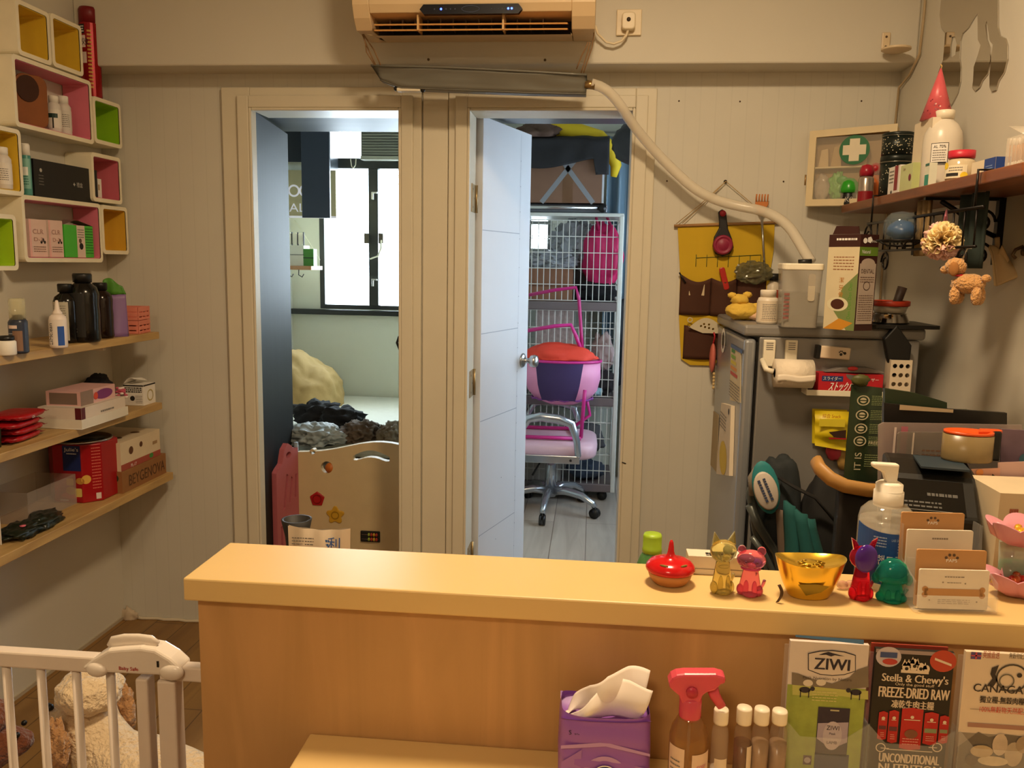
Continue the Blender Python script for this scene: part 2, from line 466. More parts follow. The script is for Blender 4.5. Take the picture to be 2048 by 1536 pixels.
# left window
FR = mat('3a3c38', .4, .3); PANE = mat('fbfbf2', .3, 0, 0, alpha=.15)
wn = thing('window_1', None, None, (0, 0, 0)); wn['kind'] = 'structure'
mb = MB()
def bar(x0, x1, z0, z1, d=.0): mb.box(x0, x1, 5.0-d, 5.05, z0, z1, FR)
zt = aY(700, 334, 5).z; z2 = aY(700, 322, 5).z
xm0 = aY(738, 480, 5).x; xm1 = aY(757, 480, 5).x
bar(WX0, WX0+.03, WZ0, WZ1); bar(WX1-.03, WX1, WZ0, WZ1); bar(WX0+.03, WX1-.03, WZ0, WZ0+.025); bar(WX0+.03, WX1-.03, WZ1-.03, WZ1)
bar(WX0+.03, WX1-.03, zt-.01, z2+.015, .012); bar(xm0, xm1, WZ0+.025, zt-.01, .01)
mb.build('window_frame', wn, .003)
for a, b in ((WX0+.03, xm0), (xm1, WX1-.03)):
    MB().box(a, b, 5.02, 5.026, WZ0+.025, zt-.01, PANE).build('pane', wn)
MB().box(WX0+.03, aY(722, 290, 5).x, 5.02, 5.026, z2+.015, WZ1-.03, PANE).build('pane', wn)
MB().box(-1.83, -.60, 4.955, 5.0, WZ0-.035, WZ0-.003, mat('232422', .35)).build('window_sill', wn, .004)
for px, py, c in ((734, 477, 'latch'), (763, 477, 'latch')):
    p = aY(px, py, 4.985); MB().box(p.x-.014, p.x+.014, 4.965, 4.990, p.z-.03, p.z+.03, mat('5a5348', .4, .5)).build('latch', wn, .003)
for py in (392, 565):
    p = aY(747, py, 4.985); m_ = MB().box(p.x-.006, p.x+.006, 4.955, 4.99, p.z-.022, p.z+.02, STEEL); m_.box(p.x-.005, p.x+.03, 4.955, 4.962, p.z+.012, p.z+.022, STEEL); m_.build('stay', wn, .002)
# other windows
for nm, (fx, rng, zz) in {'window_2': ('Y', (-.46, -.29), (1.50, 1.90)), 'window_3': ('X', (3.5, 4.9), (.85, 2.1))}.items():
    wd = thing(nm, None, None); wd['kind'] = 'structure'
    m_ = MB(); pn = MB(); a, b = rng; z0, z1 = zz; g = mat('8b8f8c', .4)
    def bx(u0, u1, q0, q1, mbb, mm, d0=.02, d1=.06):
        if fx == 'Y': mbb.box(u0, u1, 5.7+d0, 5.7+d1, q0, q1, mm)
        else: mbb.box(1.0+d0, 1.0+d1, u0, u1, q0, q1, mm)
    for u0, u1, q0, q1 in ((a, a+.03, z0, z1), (b-.03, b, z0, z1), (a+.03, b-.03, z0, z0+.03), (a+.03, b-.03, z1-.03, z1), (a+.03, b-.03, (z0+z1)/2-.012, (z0+z1)/2+.012)): bx(u0, u1, q0, q1, m_, g)
    bx(a+.03, b-.03, z0+.03, z1-.03, pn, PANE if fx == 'Y' else mat('dfe8f2', .3, 0, 0, alpha=.55), .035, .04)
    m_.build('window_frame', wd, .003); pn.build('pane', wd)

# door leaves
def leaf(name, hx, hy, ex, ey, th, z0, z1, m, side=1, draw=None, bev=.002):
    t = thing(name, None, None, (hx, hy, 0)); t['kind'] = 'structure'
    d = Vector((ex-hx, ey-hy, 0)); Ln = d.length; t.rotation_euler.z = math.atan2(d.y, d.x)
    mb = MB().box(0, Ln, 0, th*side, z0, z1, m)
    if draw: draw(mb, Ln)
    mb.build('door_panel', t, bev)
    return t, Ln
DOORBLK = wood('07080a', '101215', .6, (1, 1, 14), 4, 'black_door', None, .06)
e = aY(575, 250, 3.62)
bpy.data.materials['mat_black_door'].node_tree.nodes['Principled BSDF'].inputs['Specular IOR Level'].default_value = .2
d1, n1 = leaf('door_1', -1.250, YB+.022, e.x, e.y, .036, .012, 1.962, DOORBLK, 1)
DW = mat('d3d5da', .38, 0, .04, 4); e = aY(1064, 262, 3.62)
def wd(mb, Ln):
    fr = plane((0, 0, 0), (1, 0, 0), (0, 0, 1)); g = mat('9aa0ac', .5, var=0); k = mat('4d5260', .5, var=0)
    for z in (.36, .82, 1.16, 1.55): mb.rect(fr, .003, z-.0015, Ln*.76, z+.0015, g)
    mb.rect(fr, Ln*.76, .02, Ln*.763, 1.95, g)
    for z in [x*.11+.2 for x in range(16)]: mb.disc(fr, Ln*.76+.001, z+.01*math.sin(z*9), .0022, k)
    for a, z in ((.35, .3), (.45, .55), (.2, .14)): mb.disc(fr, Ln*a, z, .0022, k)
d2, n2 = leaf('door_2', R0_+.035, YB+.135, e.x, e.y, .036, .012, 1.962, DW, 1, wd)
# knob on both faces, near the free edge
kz = aY(1052, 722, 3.55).z
mb = MB(); Mk = Matrix.Translation((n2-.055, 0, kz)) @ Matrix.Rotation(R(90), 4, 'X')
mb.lathe([(.031, 0), (.031, .004), (.024, .008), (.011, .012), (.011, .032), (.024, .040), (.027, .055), (.024, .066), (.010, .070), (0, .070)], STEEL, 24, M=Mk)
mb.build('knob', d2)['label'] = 'polished steel door knob'
mb = MB().box(n2-.0005, n2+.002, .008, .028, kz-.03, kz+.03, STEEL); mb.build('latch_plate', d2)
for z in (1.66, .98, .30):   # hinges on the jamb side
    hb_ = mat('a9936a', .35, .6); fj = plane((R0_+.0132, YB+.005, z), (0, 1, 0), (0, 0, 1))
    mb = MB().box(R0_+.0101, R0_+.0130, YB+.02, YB+.10, z-.05, z+.05, hb_); mb.cyl((R0_+.017, YB+.104, z-.05), (R0_+.017, YB+.104, z+.05), .005, hb_, 10)
    for dz in (-.032, 0, .032): mb.disc(fj, .05+.015*(-1 if dz else 1), dz, .004, INK)
    mb.build('hinge', t2)

# ================================================================ LEFT BACK ROOM
bed = thing('platform_bed', 'pale platform bed top seen through the left doorway below the window', 'bed', (-1.2, 4.48, 0))
MB().box(-.62, .59, -.76, .50, 0, .52, mat('8a7f70', .6)).build('base', bed, .004)
MB().box(-.62, .59, -.76, .505, .521, .606, mat('dedccf', .7, 0, .05, 20, bump=.2)).build('mattress', bed, .02)
ZB = .606
# duvet heaped against the left wall
def duv(u, v):
    a = u*math.pi; x = -1.815+(.70*math.sin(a*.5+.0)**1.2)*(1-.15*v)*v
    return (0, 0, 0)
mb = MB().blob((-1.60, 4.58, ZB+.03), (.19, .30, .22), mat('b0935f', .9, 0, .12, 6, bump=.6), 5, .12, 1.7, 5, ZB)
for v_ in mb.v:
    if v_.z > ZB: v_.z += max(0, -(v_.x+1.55))*.55*(v_.z-ZB)/.2
fd = mat('bfa974', .85, sheen=.3)
single('duvet', mb, 'mustard beige duvet heaped on the bed against the left wall', 'duvet')
for i, (px, py, sx, sy, sz, sd, nm, lb, col) in enumerate((
    (640, 838, .125, .10, .075, 3, 'black_jumper', 'crumpled black garment lying on the mustard duvet edge, left one', '131214'),
    (685, 850, .11, .09, .07, 8, 'black_jumper', 'crumpled black garment on the bed beside the brown jacket, right one', '101012'))):
    c = aZ(px, py+12, ZB)
    single(nm, MB().blob((c.x, c.y, ZB+.05), (sx, sy, sz), mat(col, .9, 0, .2, 20, bump=.6), sd, .45, 2.3, 4, ZB), lb, 'clothes', 'black clothes on the bed')
for px, py, s, sd, nm, lb, cat_, col, al in (
    (632, 884, (.12, .09, .055), 4, 'plastic_bag', 'pale grey crinkled plastic bag on the bed behind the beige play panel', 'bag', '8b9292', 1),
    (722, 880, (.085, .09, .06), 6, 'brown_jacket', 'crumpled brown and olive jacket on the bed front', 'clothes', '57493c', 1),
    (790, 882, (.075, .09, .06), 9, 'beige_jacket', 'creased taupe jacket on the bed beside the right door jamb', 'clothes', '7d7262', 1)):
    c = aZ(px, py, ZB)
    single(nm, MB().blob((c.x, c.y, ZB+.02), s, mat(col, .5 if 'bag' in nm else .9, 0, .25, 14, bump=.8), sd, .38, 2.0, 5, ZB+.0005, True, True), lb, cat_)
c = aZ(590, 870, ZB)
# play pen panels
PF = mat('cdb78d', .5); ya = 3.40
x0 = aY(597, 1000, ya).x; x1 = -.64
zt1 = aY(700, 886, ya).z; W_ = x1-x0
top = []
for i in range(17):
    u = i/16; px = u*W_
    top.append((px, .605 + (zt1-.605)*math.exp(-((u-.62)/.34)**2)+.012))
outer = [(0, .03), (W_, .03)] + top[::-1]
def inP(px, py): q = aY(px, py, ya); return q.x-x0, q.z
holes = []
hx0, hz = inP(708, 908); hx1, _ = inP(781, 908)
arc = [(hx0+(hx1-hx0)*i/10, hz-.004+.026*math.sin(math.pi*i/10)) for i in range(11)]
holes.append(arc + [(a, b-.030+.012*(abs(i-5)/5)**6) for i, (a, b) in list(enumerate(arc))[::-1]])
a, b = inP(627, 902); holes.append(circ(a, b, .012, 14))
a, b = inP(656, 933); holes.append(circ(a, b, .026, 20))
pp = thing('playpen_panel', 'beige plastic playpen panel with handle slot, red pentagon and yellow flower', 'playpen', (x0, ya, 0))
holed(outer, holes, .03, PF).build('panel', pp, .004)
a, b = inP(660, 935); MB().lathe([(0, -.014), (.022, -.012), (.022, .012), (0, .014)], mat('c9722e', .4), 20, M=Matrix.Translation((a+.004, 0, b)) @ Matrix.Rotation(R(90), 4, 'X')).build('roller', pp)['label'] = 'orange roller'
fr = plane((0, -.015, 0), (1, 0, 0), (0, 0, 1))
a, b = inP(637, 996); mb = MB().prism(circ(a, b, .034, 5, a0=R(90)), mat('a8191c', .4), .012, plane((0, -.020, 0), (1, 0, 0), (0, 0, 1))); mb.ring(plane((0, -.0205, 0), (1, 0, 0), (0, 0, 1)), a, b, .02, .004, mat('7d0f12', .4)); mb.build('pentagon', pp, .003)['label'] = 'red pentagon'
a, b = inP(673, 1028); mb = MB().prism([(a+(.034+.007*math.cos(5*t))*math.cos(t+R(90)), b+(.034+.007*math.cos(5*t))*math.sin(t+R(90))) for t in [2*math.pi*i/40 for i in range(40)]], mat('c89a2a', .4), .012, plane((0, -.020, 0), (1, 0, 0), (0, 0, 1))); mb.ring(plane((0, -.0205, 0), (1, 0, 0), (0, 0, 1)), a, b, .018, .005, mat('9c7418', .4)); mb.build('flower', pp, .003)['label'] = 'yellow flower'
a, b = inP(743, 1070); w_, h_ = .042, .024
mb = MB().box(a-w_, a+w_, -.024, -.0152, b-h_, b+h_, mat('1a1a18', .5)); mb.build('bead_frame', pp, .003)
for k, dz in ((0, .010), (1, -.010)):
    mb = MB().cyl((a-w_+.006, -.027, b+dz), (a+w_-.006, -.027, b+dz), .0015, STEEL, 6)
    for q, cc in enumerate(('8fa03a', 'b03a28', 'c9a135', 'b03a28')): mb.ell((a-.004+q*.011, -.027, b+dz), (.0055, .006, .008), mat(cc, .4))
    mb.build('bead_row', pp)
# pink panel folded back towards the dark door
p0 = Vector((-1.262, 3.20)); q = aY(592, 950, 3.385); p1_ = Vector((q.x, q.y)); dd = p1_-p0; Lp = dd.length
pk = thing('pink_playpen_panel', 'pink plastic playpen panel with slots beside the dark door', 'playpen', (p0.x, p0.y, 0), math.atan2(dd.y, dd.x))
PKM = mat('b9636a', .5)
tp = [(0, .57), (.02, .585), (.05, .60), (.07, .655), (.10, .675), (.13, .66), (.15, .64), (Lp, .64)]
outer = [(0, .03), (Lp, .03)] + tp[::-1]
holes = [circ(.105, .625, .022, 12, .014, .8), [(.05, .40), (.07, .41), (.10, .54), (.085, .55)], [(.10, .42), (.115, .42), (.14, .52), (.125, .53)], [(.15, .43), (.165, .43), (.175, .53), (.16, .53)]]
holes += [[(.03+.035*i, .08), (.045+.035*i, .08), (.045+.035*i, .34), (.03+.035*i, .34)] for i in range(int((Lp-.03)/.035))]
holed(outer, holes, .022, PKM).build('panel', pk, .003)
MB().cyl((Lp+.006, 0, .10), (Lp+.006, 0, .66), .009, mat('8f9aa6', .4), 12).build('hinge_post', pk)['label'] = 'grey hinge post'

# cabinet, sign board, shelf on the left wall
cb_ = thing('wall_cabinet', 'dark blue grey wall cabinet with open door left of the window', 'cabinet', (-1.83, 4.35, 0))
q0 = aY(601, 250, 4.3); q1 = aY(660, 436, 4.3)
zb = aY(585, 342, 4.6).z
MB().box(0.001, q0.x+1.825, .0, .60, zb+.02, 2.30, mat('30343a', .25)).build('body', cb_, .003)
MB().box(q0.x+1.83, q1.x+1.83, -.05, -.03, q1.z, 2.30, mat('444c5c', .35, 0, .1, 3)).build('door', cb_, .002)['label'] = 'open blue grey door'
MB().box(.001, q0.x+1.84, -.028, -.018, 2.26, 2.30, STEEL).build('hinge_rail', cb_)
s0 = aY(571, 340, 4.55); s1 = aY(672, 437, 4.55)
mb = MB().box(s0.x, s1.x, 4.55, 4.56, s1.z, s0.z, mat('c9b98a', .6)); fr = plane((s0.x, 4.55, s1.z), (1, 0, 0), (0, 0, 1))
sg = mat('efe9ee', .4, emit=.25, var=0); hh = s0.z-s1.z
for k in range(2): mb.ring(fr, .045+k*.062, hh*.57, .033, .010, sg)
mb.text(fr, .05, hh*.13, .045, 'JAL', sg, .115); mb.rect(fr, .0, .0, s1.x-s0.x, .012, sg)
single('sign_board', mb, 'cream board with white round letters hanging behind the blue grey cabinet door', 'sign')
s0 = aY(572, 531, 4.72); s1 = aY(634, 537, 4.72); zs = s0.z
sh = thing('small_wooden_shelf', 'narrow tan shelf on the left wall beside the window', 'shelf', (-1.83, 4.62, zs))
MB().box(0, s1.x+1.83, 0, .20, -.022, 0, mat('c28e62', .5)).build('board', sh, .002)
for k in range(3):
    MB().tube([(.06+.06*k, .0, -.022), (.06+.06*k, -.004, -.05), (.08+.06*k, -.004, -.062), (.09+.06*k, -.004, -.045)], .003, BLACK, 6).build('hook', sh)
MB().tube([(.004, .1, -.16), (.004, .1, -.05), (.06, .1, -.024)], .005, BLACK, 6).build('bracket', sh)
b0 = aY(574, 528, 4.68); b1 = aY(608, 466, 4.68)
bk = thing('storage_basket', 'white basket with dark slots on the small shelf beside the window', 'basket', ((b0.x+b1.x)/2, 4.72, zs))
hw = (b1.x-b0.x)/2; hb = b1.z-zs
mb = MB().box(-hw, hw, -.05, .05, 0, hb*.62, mat('e3e0cf', .6)); mb.box(-hw-.002, hw+.002, -.052, .052, hb*.33, hb*.345, INK); mb.build('body', bk, .004)
for k in range(3): MB().prism(rrect(-hw+.004+k*hw*.66, hb*.64, -hw+hw*.6+k*hw*.66, hb, .008), mat('eeead5', .6), .008, plane((0, -.05, 0), (1, 0, 0), (0, 0, 1))).build('flap', bk)
mb = MB()
for k in range(4): mb.box(-hw-.001+k*hw*.66, -hw+.003+k*hw*.66, -.053, -.040, hb*.62, hb+.004, INK)
mb.build('outline', bk)
b0 = aY(608, 528, 4.68); b1 = aY(628, 498, 4.68)
carton('green_box', 'small green box beside the white basket on the small shelf', 'box', [b0.x, b1.x, 4.67, 4.73, zs, b1.z+.0], mat('4c8a34', .5), lambda mb, F: mb.rect(F['f'], 0, F['h']*.45, F['w'], F['h']*.5, INK))
# ribbed vent unit and fan in the top of the window
v0 = aY(722, 320, 4.93); v1 = aY(815, 250, 4.93)
vn = thing('window_air_unit', 'grey ribbed air unit in the top of the window', 'air unit', ((v0.x-.70)/2, 4.96, v0.z))
hw = (-.70-v0.x)/2
MB().box(-hw, hw, -.03, .09, 0, .30, mat('76786c', .5)).build('casing', vn, .004)
mb = MB()
for k in range(15): mb.box(-hw+.01, hw-.01, -.036, -.0301, .03+k*.0155, .038+k*.0155, mat('8d9082', .45))
mb.build('grille', vn)
MB().box(-hw, hw, -.045, -.0301, 0, .022, mat('a3a596', .45)).build('lip', vn, .002)
fn = thing('black_fan', 'black round fan at the top right of the left doorway view', 'fan', (-.70, 4.45, aY(800, 285, 4.45).z))
mb = MB().tube([(.16*math.cos(t), 0, .16*math.sin(t)) for t in [2*math.pi*i/28 for i in range(28)]], .016, BLACK, 8, True); mb.build('guard', fn)
mb = MB()
for k in range(5): mb.sheet(lambda u, v, k=k: (math.cos(k*1.2566+u*.7)*(.03+.11*v), .01+.02*u, math.sin(k*1.2566+u*.7)*(.03+.11*v)), 3, 3, mat('1e1f22', .3), .002)
mb.build('blades', fn)
MB().lathe([(0, -.02), (.03, -.02), (.03, .05), (0, .05)], BLACK, 16, M=Matrix.Rotation(R(90), 4, 'X')).build('hub', fn)
MB().tube([(0, .02, .15), (0, .02, CEIL-fn.location.z)], .008, BLACK, 8).build('mount', fn)
cbm = mat('dcd9c2', .5)
pts = [aY(*p, 4.94) for p in ((589, 440), (612, 475), (640, 520))]
single('white_string', MB().tube(pts, .0022, cbm, 6), 'thin white cord running down from the sign board to the window', 'cord')
pts = [aY(*p, 4.957) for p in ((762, 480), (762, 497), (756, 512), (740, 518))]
single('tie_cord', MB().tube(pts, .005, cbm, 6), 'short white cord looped on the window mullion', 'cord')
pts = [aY(*p, 4.96) for p in ((701, 318), (703, 332), (706, 337), (711, 330), (712, 318))]
single('loop_cord', MB().tube(pts, .003, cbm, 6), 'small white loop hanging on the window transom', 'cord')

# ================================================================ RIGHT BACK ROOM
# wire cage tower
CG = mat('c9c9c0', .45); TP = mat('6a5f5e', .5)
xa = -.525; xb = aY(1238, 600, 5.0).x; YC = 5.0
zc = [aY(1140, y, YC).z for y in (985, 801, 611, 430)]
cg = thing('wire_cage_tower', 'tall three tier white wire pet cage behind the pink chair', 'cage', ((xa+xb)/2, YC+.25, 0))
hw = (xb-xa)/2; bz = .06
def grid(fr, W, z0, z1, name, sp=.036, hs=.098):
    mb = MB(); n = int(W/sp); r = .0022
    for i in range(n+1):
        a = W*i/n; mb.box(a-r, a+r, -r, r, z0, z1, CG)
    k = max(1, round((z1-z0)/hs))
    for j in range(k+1):
        z = z0+(z1-z0)*j/k; mb.box(0, W, -r-.001, r+.001, z-r, z+r, CG)
    vv = mb.v; mb.v = [fr(p.x, p.z, p.y) for p in vv]
    mb.build(name, cg)
for t in range(3):
    z0 = max(bz, zc[t])+.03; z1 = zc[t+1]-.03
    grid(plane((-hw+.01, -.245, 0), (1, 0, 0), (0, 0, 1)), 2*hw-.02, z0, z1, 'wire_front')
    grid(plane((hw-.008, -.24, 0), (0, 1, 0), (0, 0, 1)), .48, z0, z1, 'wire_side')
    grid(plane((-hw+.01, .245, 0), (1, 0, 0), (0, 0, 1)), 2*hw-.02, z0, z1, 'wire_back', .05)
for x in (-hw, hw):
    for y in (-.25, .25):
        MB().box(x-.014, x+.014, y-.014, y+.014, bz, zc[3]+.005, CG).build('corner_post', cg, .006)
for z in zc[:3]:
    MB().box(-hw+.001, hw-.001, -.262, .262, max(bz, z-.028), max(bz, z-.028)+.05, TP).build('tray', cg, .006)
MB().box(-hw-.012, hw+.012, -.264, .264, zc[3]-.008, zc[3]+.012, CG).build('lid', cg, .004)
for x in (-hw+.04, hw-.06):
    for y in (-.21, .21): MB().cyl((x, y-.012, .03), (x, y+.012, .03), .03, BLACK, 16).build('castor', cg)
cx, cy = cg.location.x, cg.location.y
def inC(px, py, Y): return aY(px, py, Y)
z3 = zc[2]+.023; z2_ = zc[1]+.023; z1_ = max(bz, zc[0]-.028)+.051
PLB = mat('a7aab0', .12, 0, .2, 10, alpha=.75, bump=.6)
c = inC(1155, 480, 5.2); single('clear_bag', MB().blob((c.x, 5.24, z3+.33), (.13, .1, .12), PLB, 2, .5, 2.2, 4, None, True, False).box(c.x-.1, c.x+.1, 5.2, 5.28, z3, z3+.24, mat('3c3f46', .5)), 'clear plastic bag of dark things at the back of the top cage tier', 'bag')
c = inC(1100, 520, 5.1); single('clear_wrap', MB().blob((c.x, 5.12, z3+.235), (.14, .09, .055), PLB, 5, .4, 2.2, 4, z3+.195, True, False), 'crinkled clear wrap on the carton in the top cage tier', 'bag')
c0 = inC(1050, 600, 5.02); c1 = inC(1146, 537, 5.02)
carton('brown_carton', 'brown carton under clear wrap in the top cage tier', 'box', [c0.x-.1, c1.x, 5.02, 5.20, z3, z3+.192], mat('8a6148', .8), lambda mb, F: mb.rect(F['f'], 0, F['h']*.45, F['w'], F['h']*.48, mat('6f4c38', .8)))
c = inC(1205, 530, 5.12)
bp = thing('pink_bag', 'hot pink padded bag at the right of the top cage tier', 'bag', (c.x-.0, 5.12, z3+.09))
MB().blob((0, 0, .18), (.115, .09, .20), mat('c8215f', .6, 0, .1, 10, bump=.4), 4, .22, 1.8, 4).build('body', bp)
MB().tube([(-.03, -.04, .33), (-.05, -.06, .42), (.0, -.06, .44), (.04, -.04, .36)], .009, mat('a5174d', .6), 8).build('strap', bp)
single('black_cloth', MB().blob((c.x-.03, 5.12, z3+.06), (.12, .09, .075), mat('17161a', .9), 12, .3, 2, 4, z3+.001), 'black folded cloth under the pink bag in the cage', 'clothes')
c0 = inC(1070, 690, 5.02); c1 = inC(1148, 622, 5.02)
carton('patterned_box', 'pale patterned box in the middle cage tier', 'box', [c0.x, c1.x, 5.02, 5.2, z2_, c1.z], mat('9d8e8a', .7, 0, .35, 60), None)
c = inC(1205, 690, 5.1); single('pale_pink_cloth', MB().blob((c.x, 5.12, z2_+.26), (.07, .08, .12), mat('b29a97', .9, 0, .15, 20), 6, .35, 2, 4), 'dusty pink cloth hanging at the right of the middle cage tier', 'clothes')
single('dark_bundle', MB().blob((c.x-.02, 5.14, z2_+.08), (.10, .09, .08), mat('2b2529', .9), 9, .3, 2, 4, z2_+.001), 'dark bundle on the floor of the middle cage tier', 'clothes')
c = inC(1192, 780, 5.05); single('blue_bag', MB().blob((c.x, 5.04, z2_+.03), (.04, .03, .028), mat('9fc4d0', .4), 3, .3, 2, 3, z2_+.001), 'small pale blue packet at the base of the middle cage tier', 'bag')
c0 = inC(1065, 960, 5.03); c1 = inC(1122, 905, 5.03)
carton('grey_box', 'pale grey box in the bottom cage tier', 'box', [c0.x-.1, c1.x, 5.03, 5.2, z1_, z1_+.22], mat('a7a39b', .7, 0, .2, 40), None)
c = inC(1170, 950, 5.1); single('denim_pile', MB().blob((c.x, 5.12, z1_+.06), (.12, .1, .06), mat('3f4a5c', .9, 0, .2, 20), 3, .25, 2, 4, z1_+.001), 'folded blue denim pile in the bottom cage tier', 'clothes')
c = inC(1165, 850, 5.1); single('grey_sack', MB().blob((c.x, 5.14, z1_+.26), (.13, .09, .10), mat('5b5d62', .9, 0, .2, 20), 7, .3, 2, 4), 'grey sack above the denim pile in the bottom cage tier', 'bag')

# things stacked on the cage
zt_ = zc[3]+.012
c0 = aY(1050, 428, 5.0); c1 = aY(1220, 406, 5.0)
t = thing('folded_tray_table', 'grey metal folding frame lying on top of the cage', 'tray', (cx, 5.2, zt_))
MB().box(-hw, aY(1215, 420, 5).x-cx, -.2, .2, 0, .05, mat('6d7076', .35, .5)).build('tray', t, .008)
MB().cyl((aY(1205, 420, 5).x-cx, -.23, .028), (aY(1205, 420, 5).x-cx, .2, .028), .024, BLACK, 14).build('foot', t)
MB().tube([(-hw, -.215, .03), (aY(1200, 420, 5).x-cx, -.215, .03)], .012, STEEL, 8).build('rail', t)
zt2 = zt_+.056; zbx = aY(1140, 330, 4.98).z
x1b = aY(1208, 380, 4.98).x
def tape(mb, F):
    s = mat('8b8d90', .3, .2); f = F['f']; w_, h_ = F['w'], F['h']
    for A, B in (((w_-.36, .0), (w_-.10, h_)), ((w_-.06, .0), (w_-.32, h_))):
        d = Vector((B[0]-A[0], B[1]-A[1])).normalized()*.014; nn = Vector((-d.y, d.x))
        mb.poly(f, [(A[0]-nn.x, A[1]-nn.y), (A[0]+nn.x, A[1]+nn.y), (B[0]+nn.x, B[1]+nn.y), (B[0]-nn.x, B[1]-nn.y)][::-1], s)
    mb.rect(f, w_-.24, 0, w_-.18, h_, mat('6b4a2f', .5), .0005)
    mb.rect(F['r'], 0, 0, .012, h_, mat('b9bcc0', .3)); mb.rect(f, w_-.012, 0, w_, h_, mat('b9bcc0', .3))
carton('taped_carton', 'large brown carton with crossed silver tape on top of the cage', 'box', [-.50, x1b, 4.98, 5.4, zt2, zbx+.12], mat('7b5a45', .8), tape)
zk = zbx+.122
# bedding above: black sheet and yellow foam, brown cloth
def drape(x0, x1, y0, y1, zt, drop, ex=.0, seed=0, amp=.012):
    def fn(u, v):
        x = x0+(x1-x0)*u; n = noise.noise(Vector((u*4+seed, v*4, seed)))*amp
        if v < .5: return (x, y0+n, zt-drop(u)*(1-v*2)+n)
        return (x, y0+(y1-y0)*(v-.5)*2, zt+n+.01)
    return fn
BL = mat('1d1c1f', .7, 0, .15, 8, bump=.3)
x2 = aY(1218, 330, 4.95).x
dr = lambda u: .14+.03*math.sin(u*5)+(.09 if .86 < u else 0)
zz = zk+.002
def fnb(u, v):
    x = -.52+(x2+.52)*u; n = noise.noise(Vector((u*5, v*4, 1)))*.012
    if v < .5: return (x, 4.945+n, zz+.022-dr(u)*(1-v*2))
    return (x, 4.95+.44*(v-.5)*2, zz+.022+n+.03*math.sin(min(1, (v-.5)*8)*1.57))
single('black_sheet', MB().sheet(fnb, 40, 24, BL, .012), 'black sheet draped over the taped carton', 'sheet')
pts = [aY(*p, 4.97) for p in ((1060, 247), (1110, 252), (1160, 262), (1198, 272), (1224, 298), (1233, 328), (1228, 350))]
def fny(u, v):
    k = u*(len(pts)-1); i = min(int(k), len(pts)-2); p = pts[i].lerp(pts[i+1], k-i)
    th = .05-.025*abs(u-.4)*2
    a = v*math.pi*2; return (p.x+th*math.cos(a)*(.25+u*.5), p.y+.12+.16*math.sin(a), p.z+th*.6*math.cos(a))
mb = MB().tube([p+Vector((0, .10, .0)) for p in pts], [.05, .055, .055, .05, .045, .032, .018], mat('d9b81c', .7, 0, .08, 8, bump=.2), 12)
single('yellow_blanket', mb, 'yellow blanket roll curving down over the black sheet', 'blanket')
c = aY(1080, 266, 5.0)
single('brown_cloth', MB().blob((c.x-.02, 5.02, c.z), (.13, .08, .055), mat('5c463a', .9, 0, .2, 14, bump=.5), 3, .4, 2, 4, zz+.03), 'crumpled brown cloth tucked under the yellow blanket', 'clothes')
c = aY(1262, 285, 4.48)
gb = thing('black_golf_bag', 'black bag with pale piping hanging at the top right of the right doorway', 'bag', (c.x, 4.48, c.z))
MB().blob((.10, 0, .0), (.19, .14, .13), mat('201f24', .45, 0, .1, 6), 8, .15, 1.5, 4).build('body', gb)
MB().tube([(-.03, -.13, .14), (.03, -.145, .08), (.08, -.15, .03), (.12, -.15, -.05)], .004, mat('b9a7c0', .5), 6).build('piping', gb)
MB().tube([(.10, 0, .1), (.1, 0, CEIL-c.z)], .006, BLACK, 6).build('strap', gb)
# curtain on the right
CU = mat('7d97a8', .22, 0, .12, 3); cl = aY(1213, 400, 5.52).x; zcb = aY(1255, 768, 5.52).z
def cur(u, v):
    x = cl+.42*u; return (x, 5.52+.03*math.sin(u*26)+.015*math.sin(u*9+1), 2.24*v+zcb*(1-v))
ct = thing('curtain', 'blue grey plastic curtain at the right edge of the right doorway', 'curtain', (0, 0, 0))
MB().sheet(lambda u, v: cur(u, v), 60, 6, CU, .003).build('cloth', ct)
MB().cyl((cl-.03, 5.52, 2.26), (.999, 5.52, 2.26), .008, STEEL, 10).build('rail', ct)
c = aY(1268, 700, 4.6); single('black_apron', MB().sheet(lambda u, v: (aY(1240, 700, 5.45).x+.30*u+.01*math.sin(v*5), 5.44+.02*math.sin(u*14), aY(1260, 772-30*u, 5.45).z+(aY(1260, 600, 5.45).z-aY(1260, 772, 5.45).z)*v), 24, 8, mat('1c1d22', .6, 0, .1), .006), 'black cloth hanging in front of the curtain', 'apron')
sx = aY(1243, 850, 5.3).x
single('white_side_panel', MB().box(sx+.004, sx+.6, 5.60, 5.64, 0, 1.12, mat('bfc4c8', .5)), 'pale grey board standing behind the cage at the right', 'board')

# pink office chair
PKL = mat('d9b4c2', .35, 0, .05); hub = aZ(1100, 988, .10)
ch = thing('office_chair', 'pink swivel office chair with silver arms facing left in the right doorway', 'chair', (hub.x, hub.y, 0))
SV = mat('b6bdc6', .22, .85, .03)
zs = .44
def cush(mb, c, r, m, e=.35):
    import bmesh
    n = 24; k = 12; vs = []; fs = []
    sg = lambda x, p: math.copysign(abs(x)**p, x)
    for j in range(k+1):
        t = -math.pi/2+math.pi*j/k
        for i in range(n):
            a = 2*math.pi*i/n
            vs.append((c[0]+r[0]*sg(math.cos(t), e)*sg(math.cos(a), e), c[1]+r[1]*sg(math.cos(t), e)*sg(math.sin(a), e), c[2]+r[2]*sg(math.sin(t), e*1.6)))
    for j in range(k):
        for i in range(n): q = (i+1) % n; fs.append((j*n+i, j*n+q, (j+1)*n+q, (j+1)*n+i))
    return mb.add(vs, fs, m, True)
cush(MB(), (.0, 0, zs-.035), (.265, .25, .055), PKL).build('seat', ch)
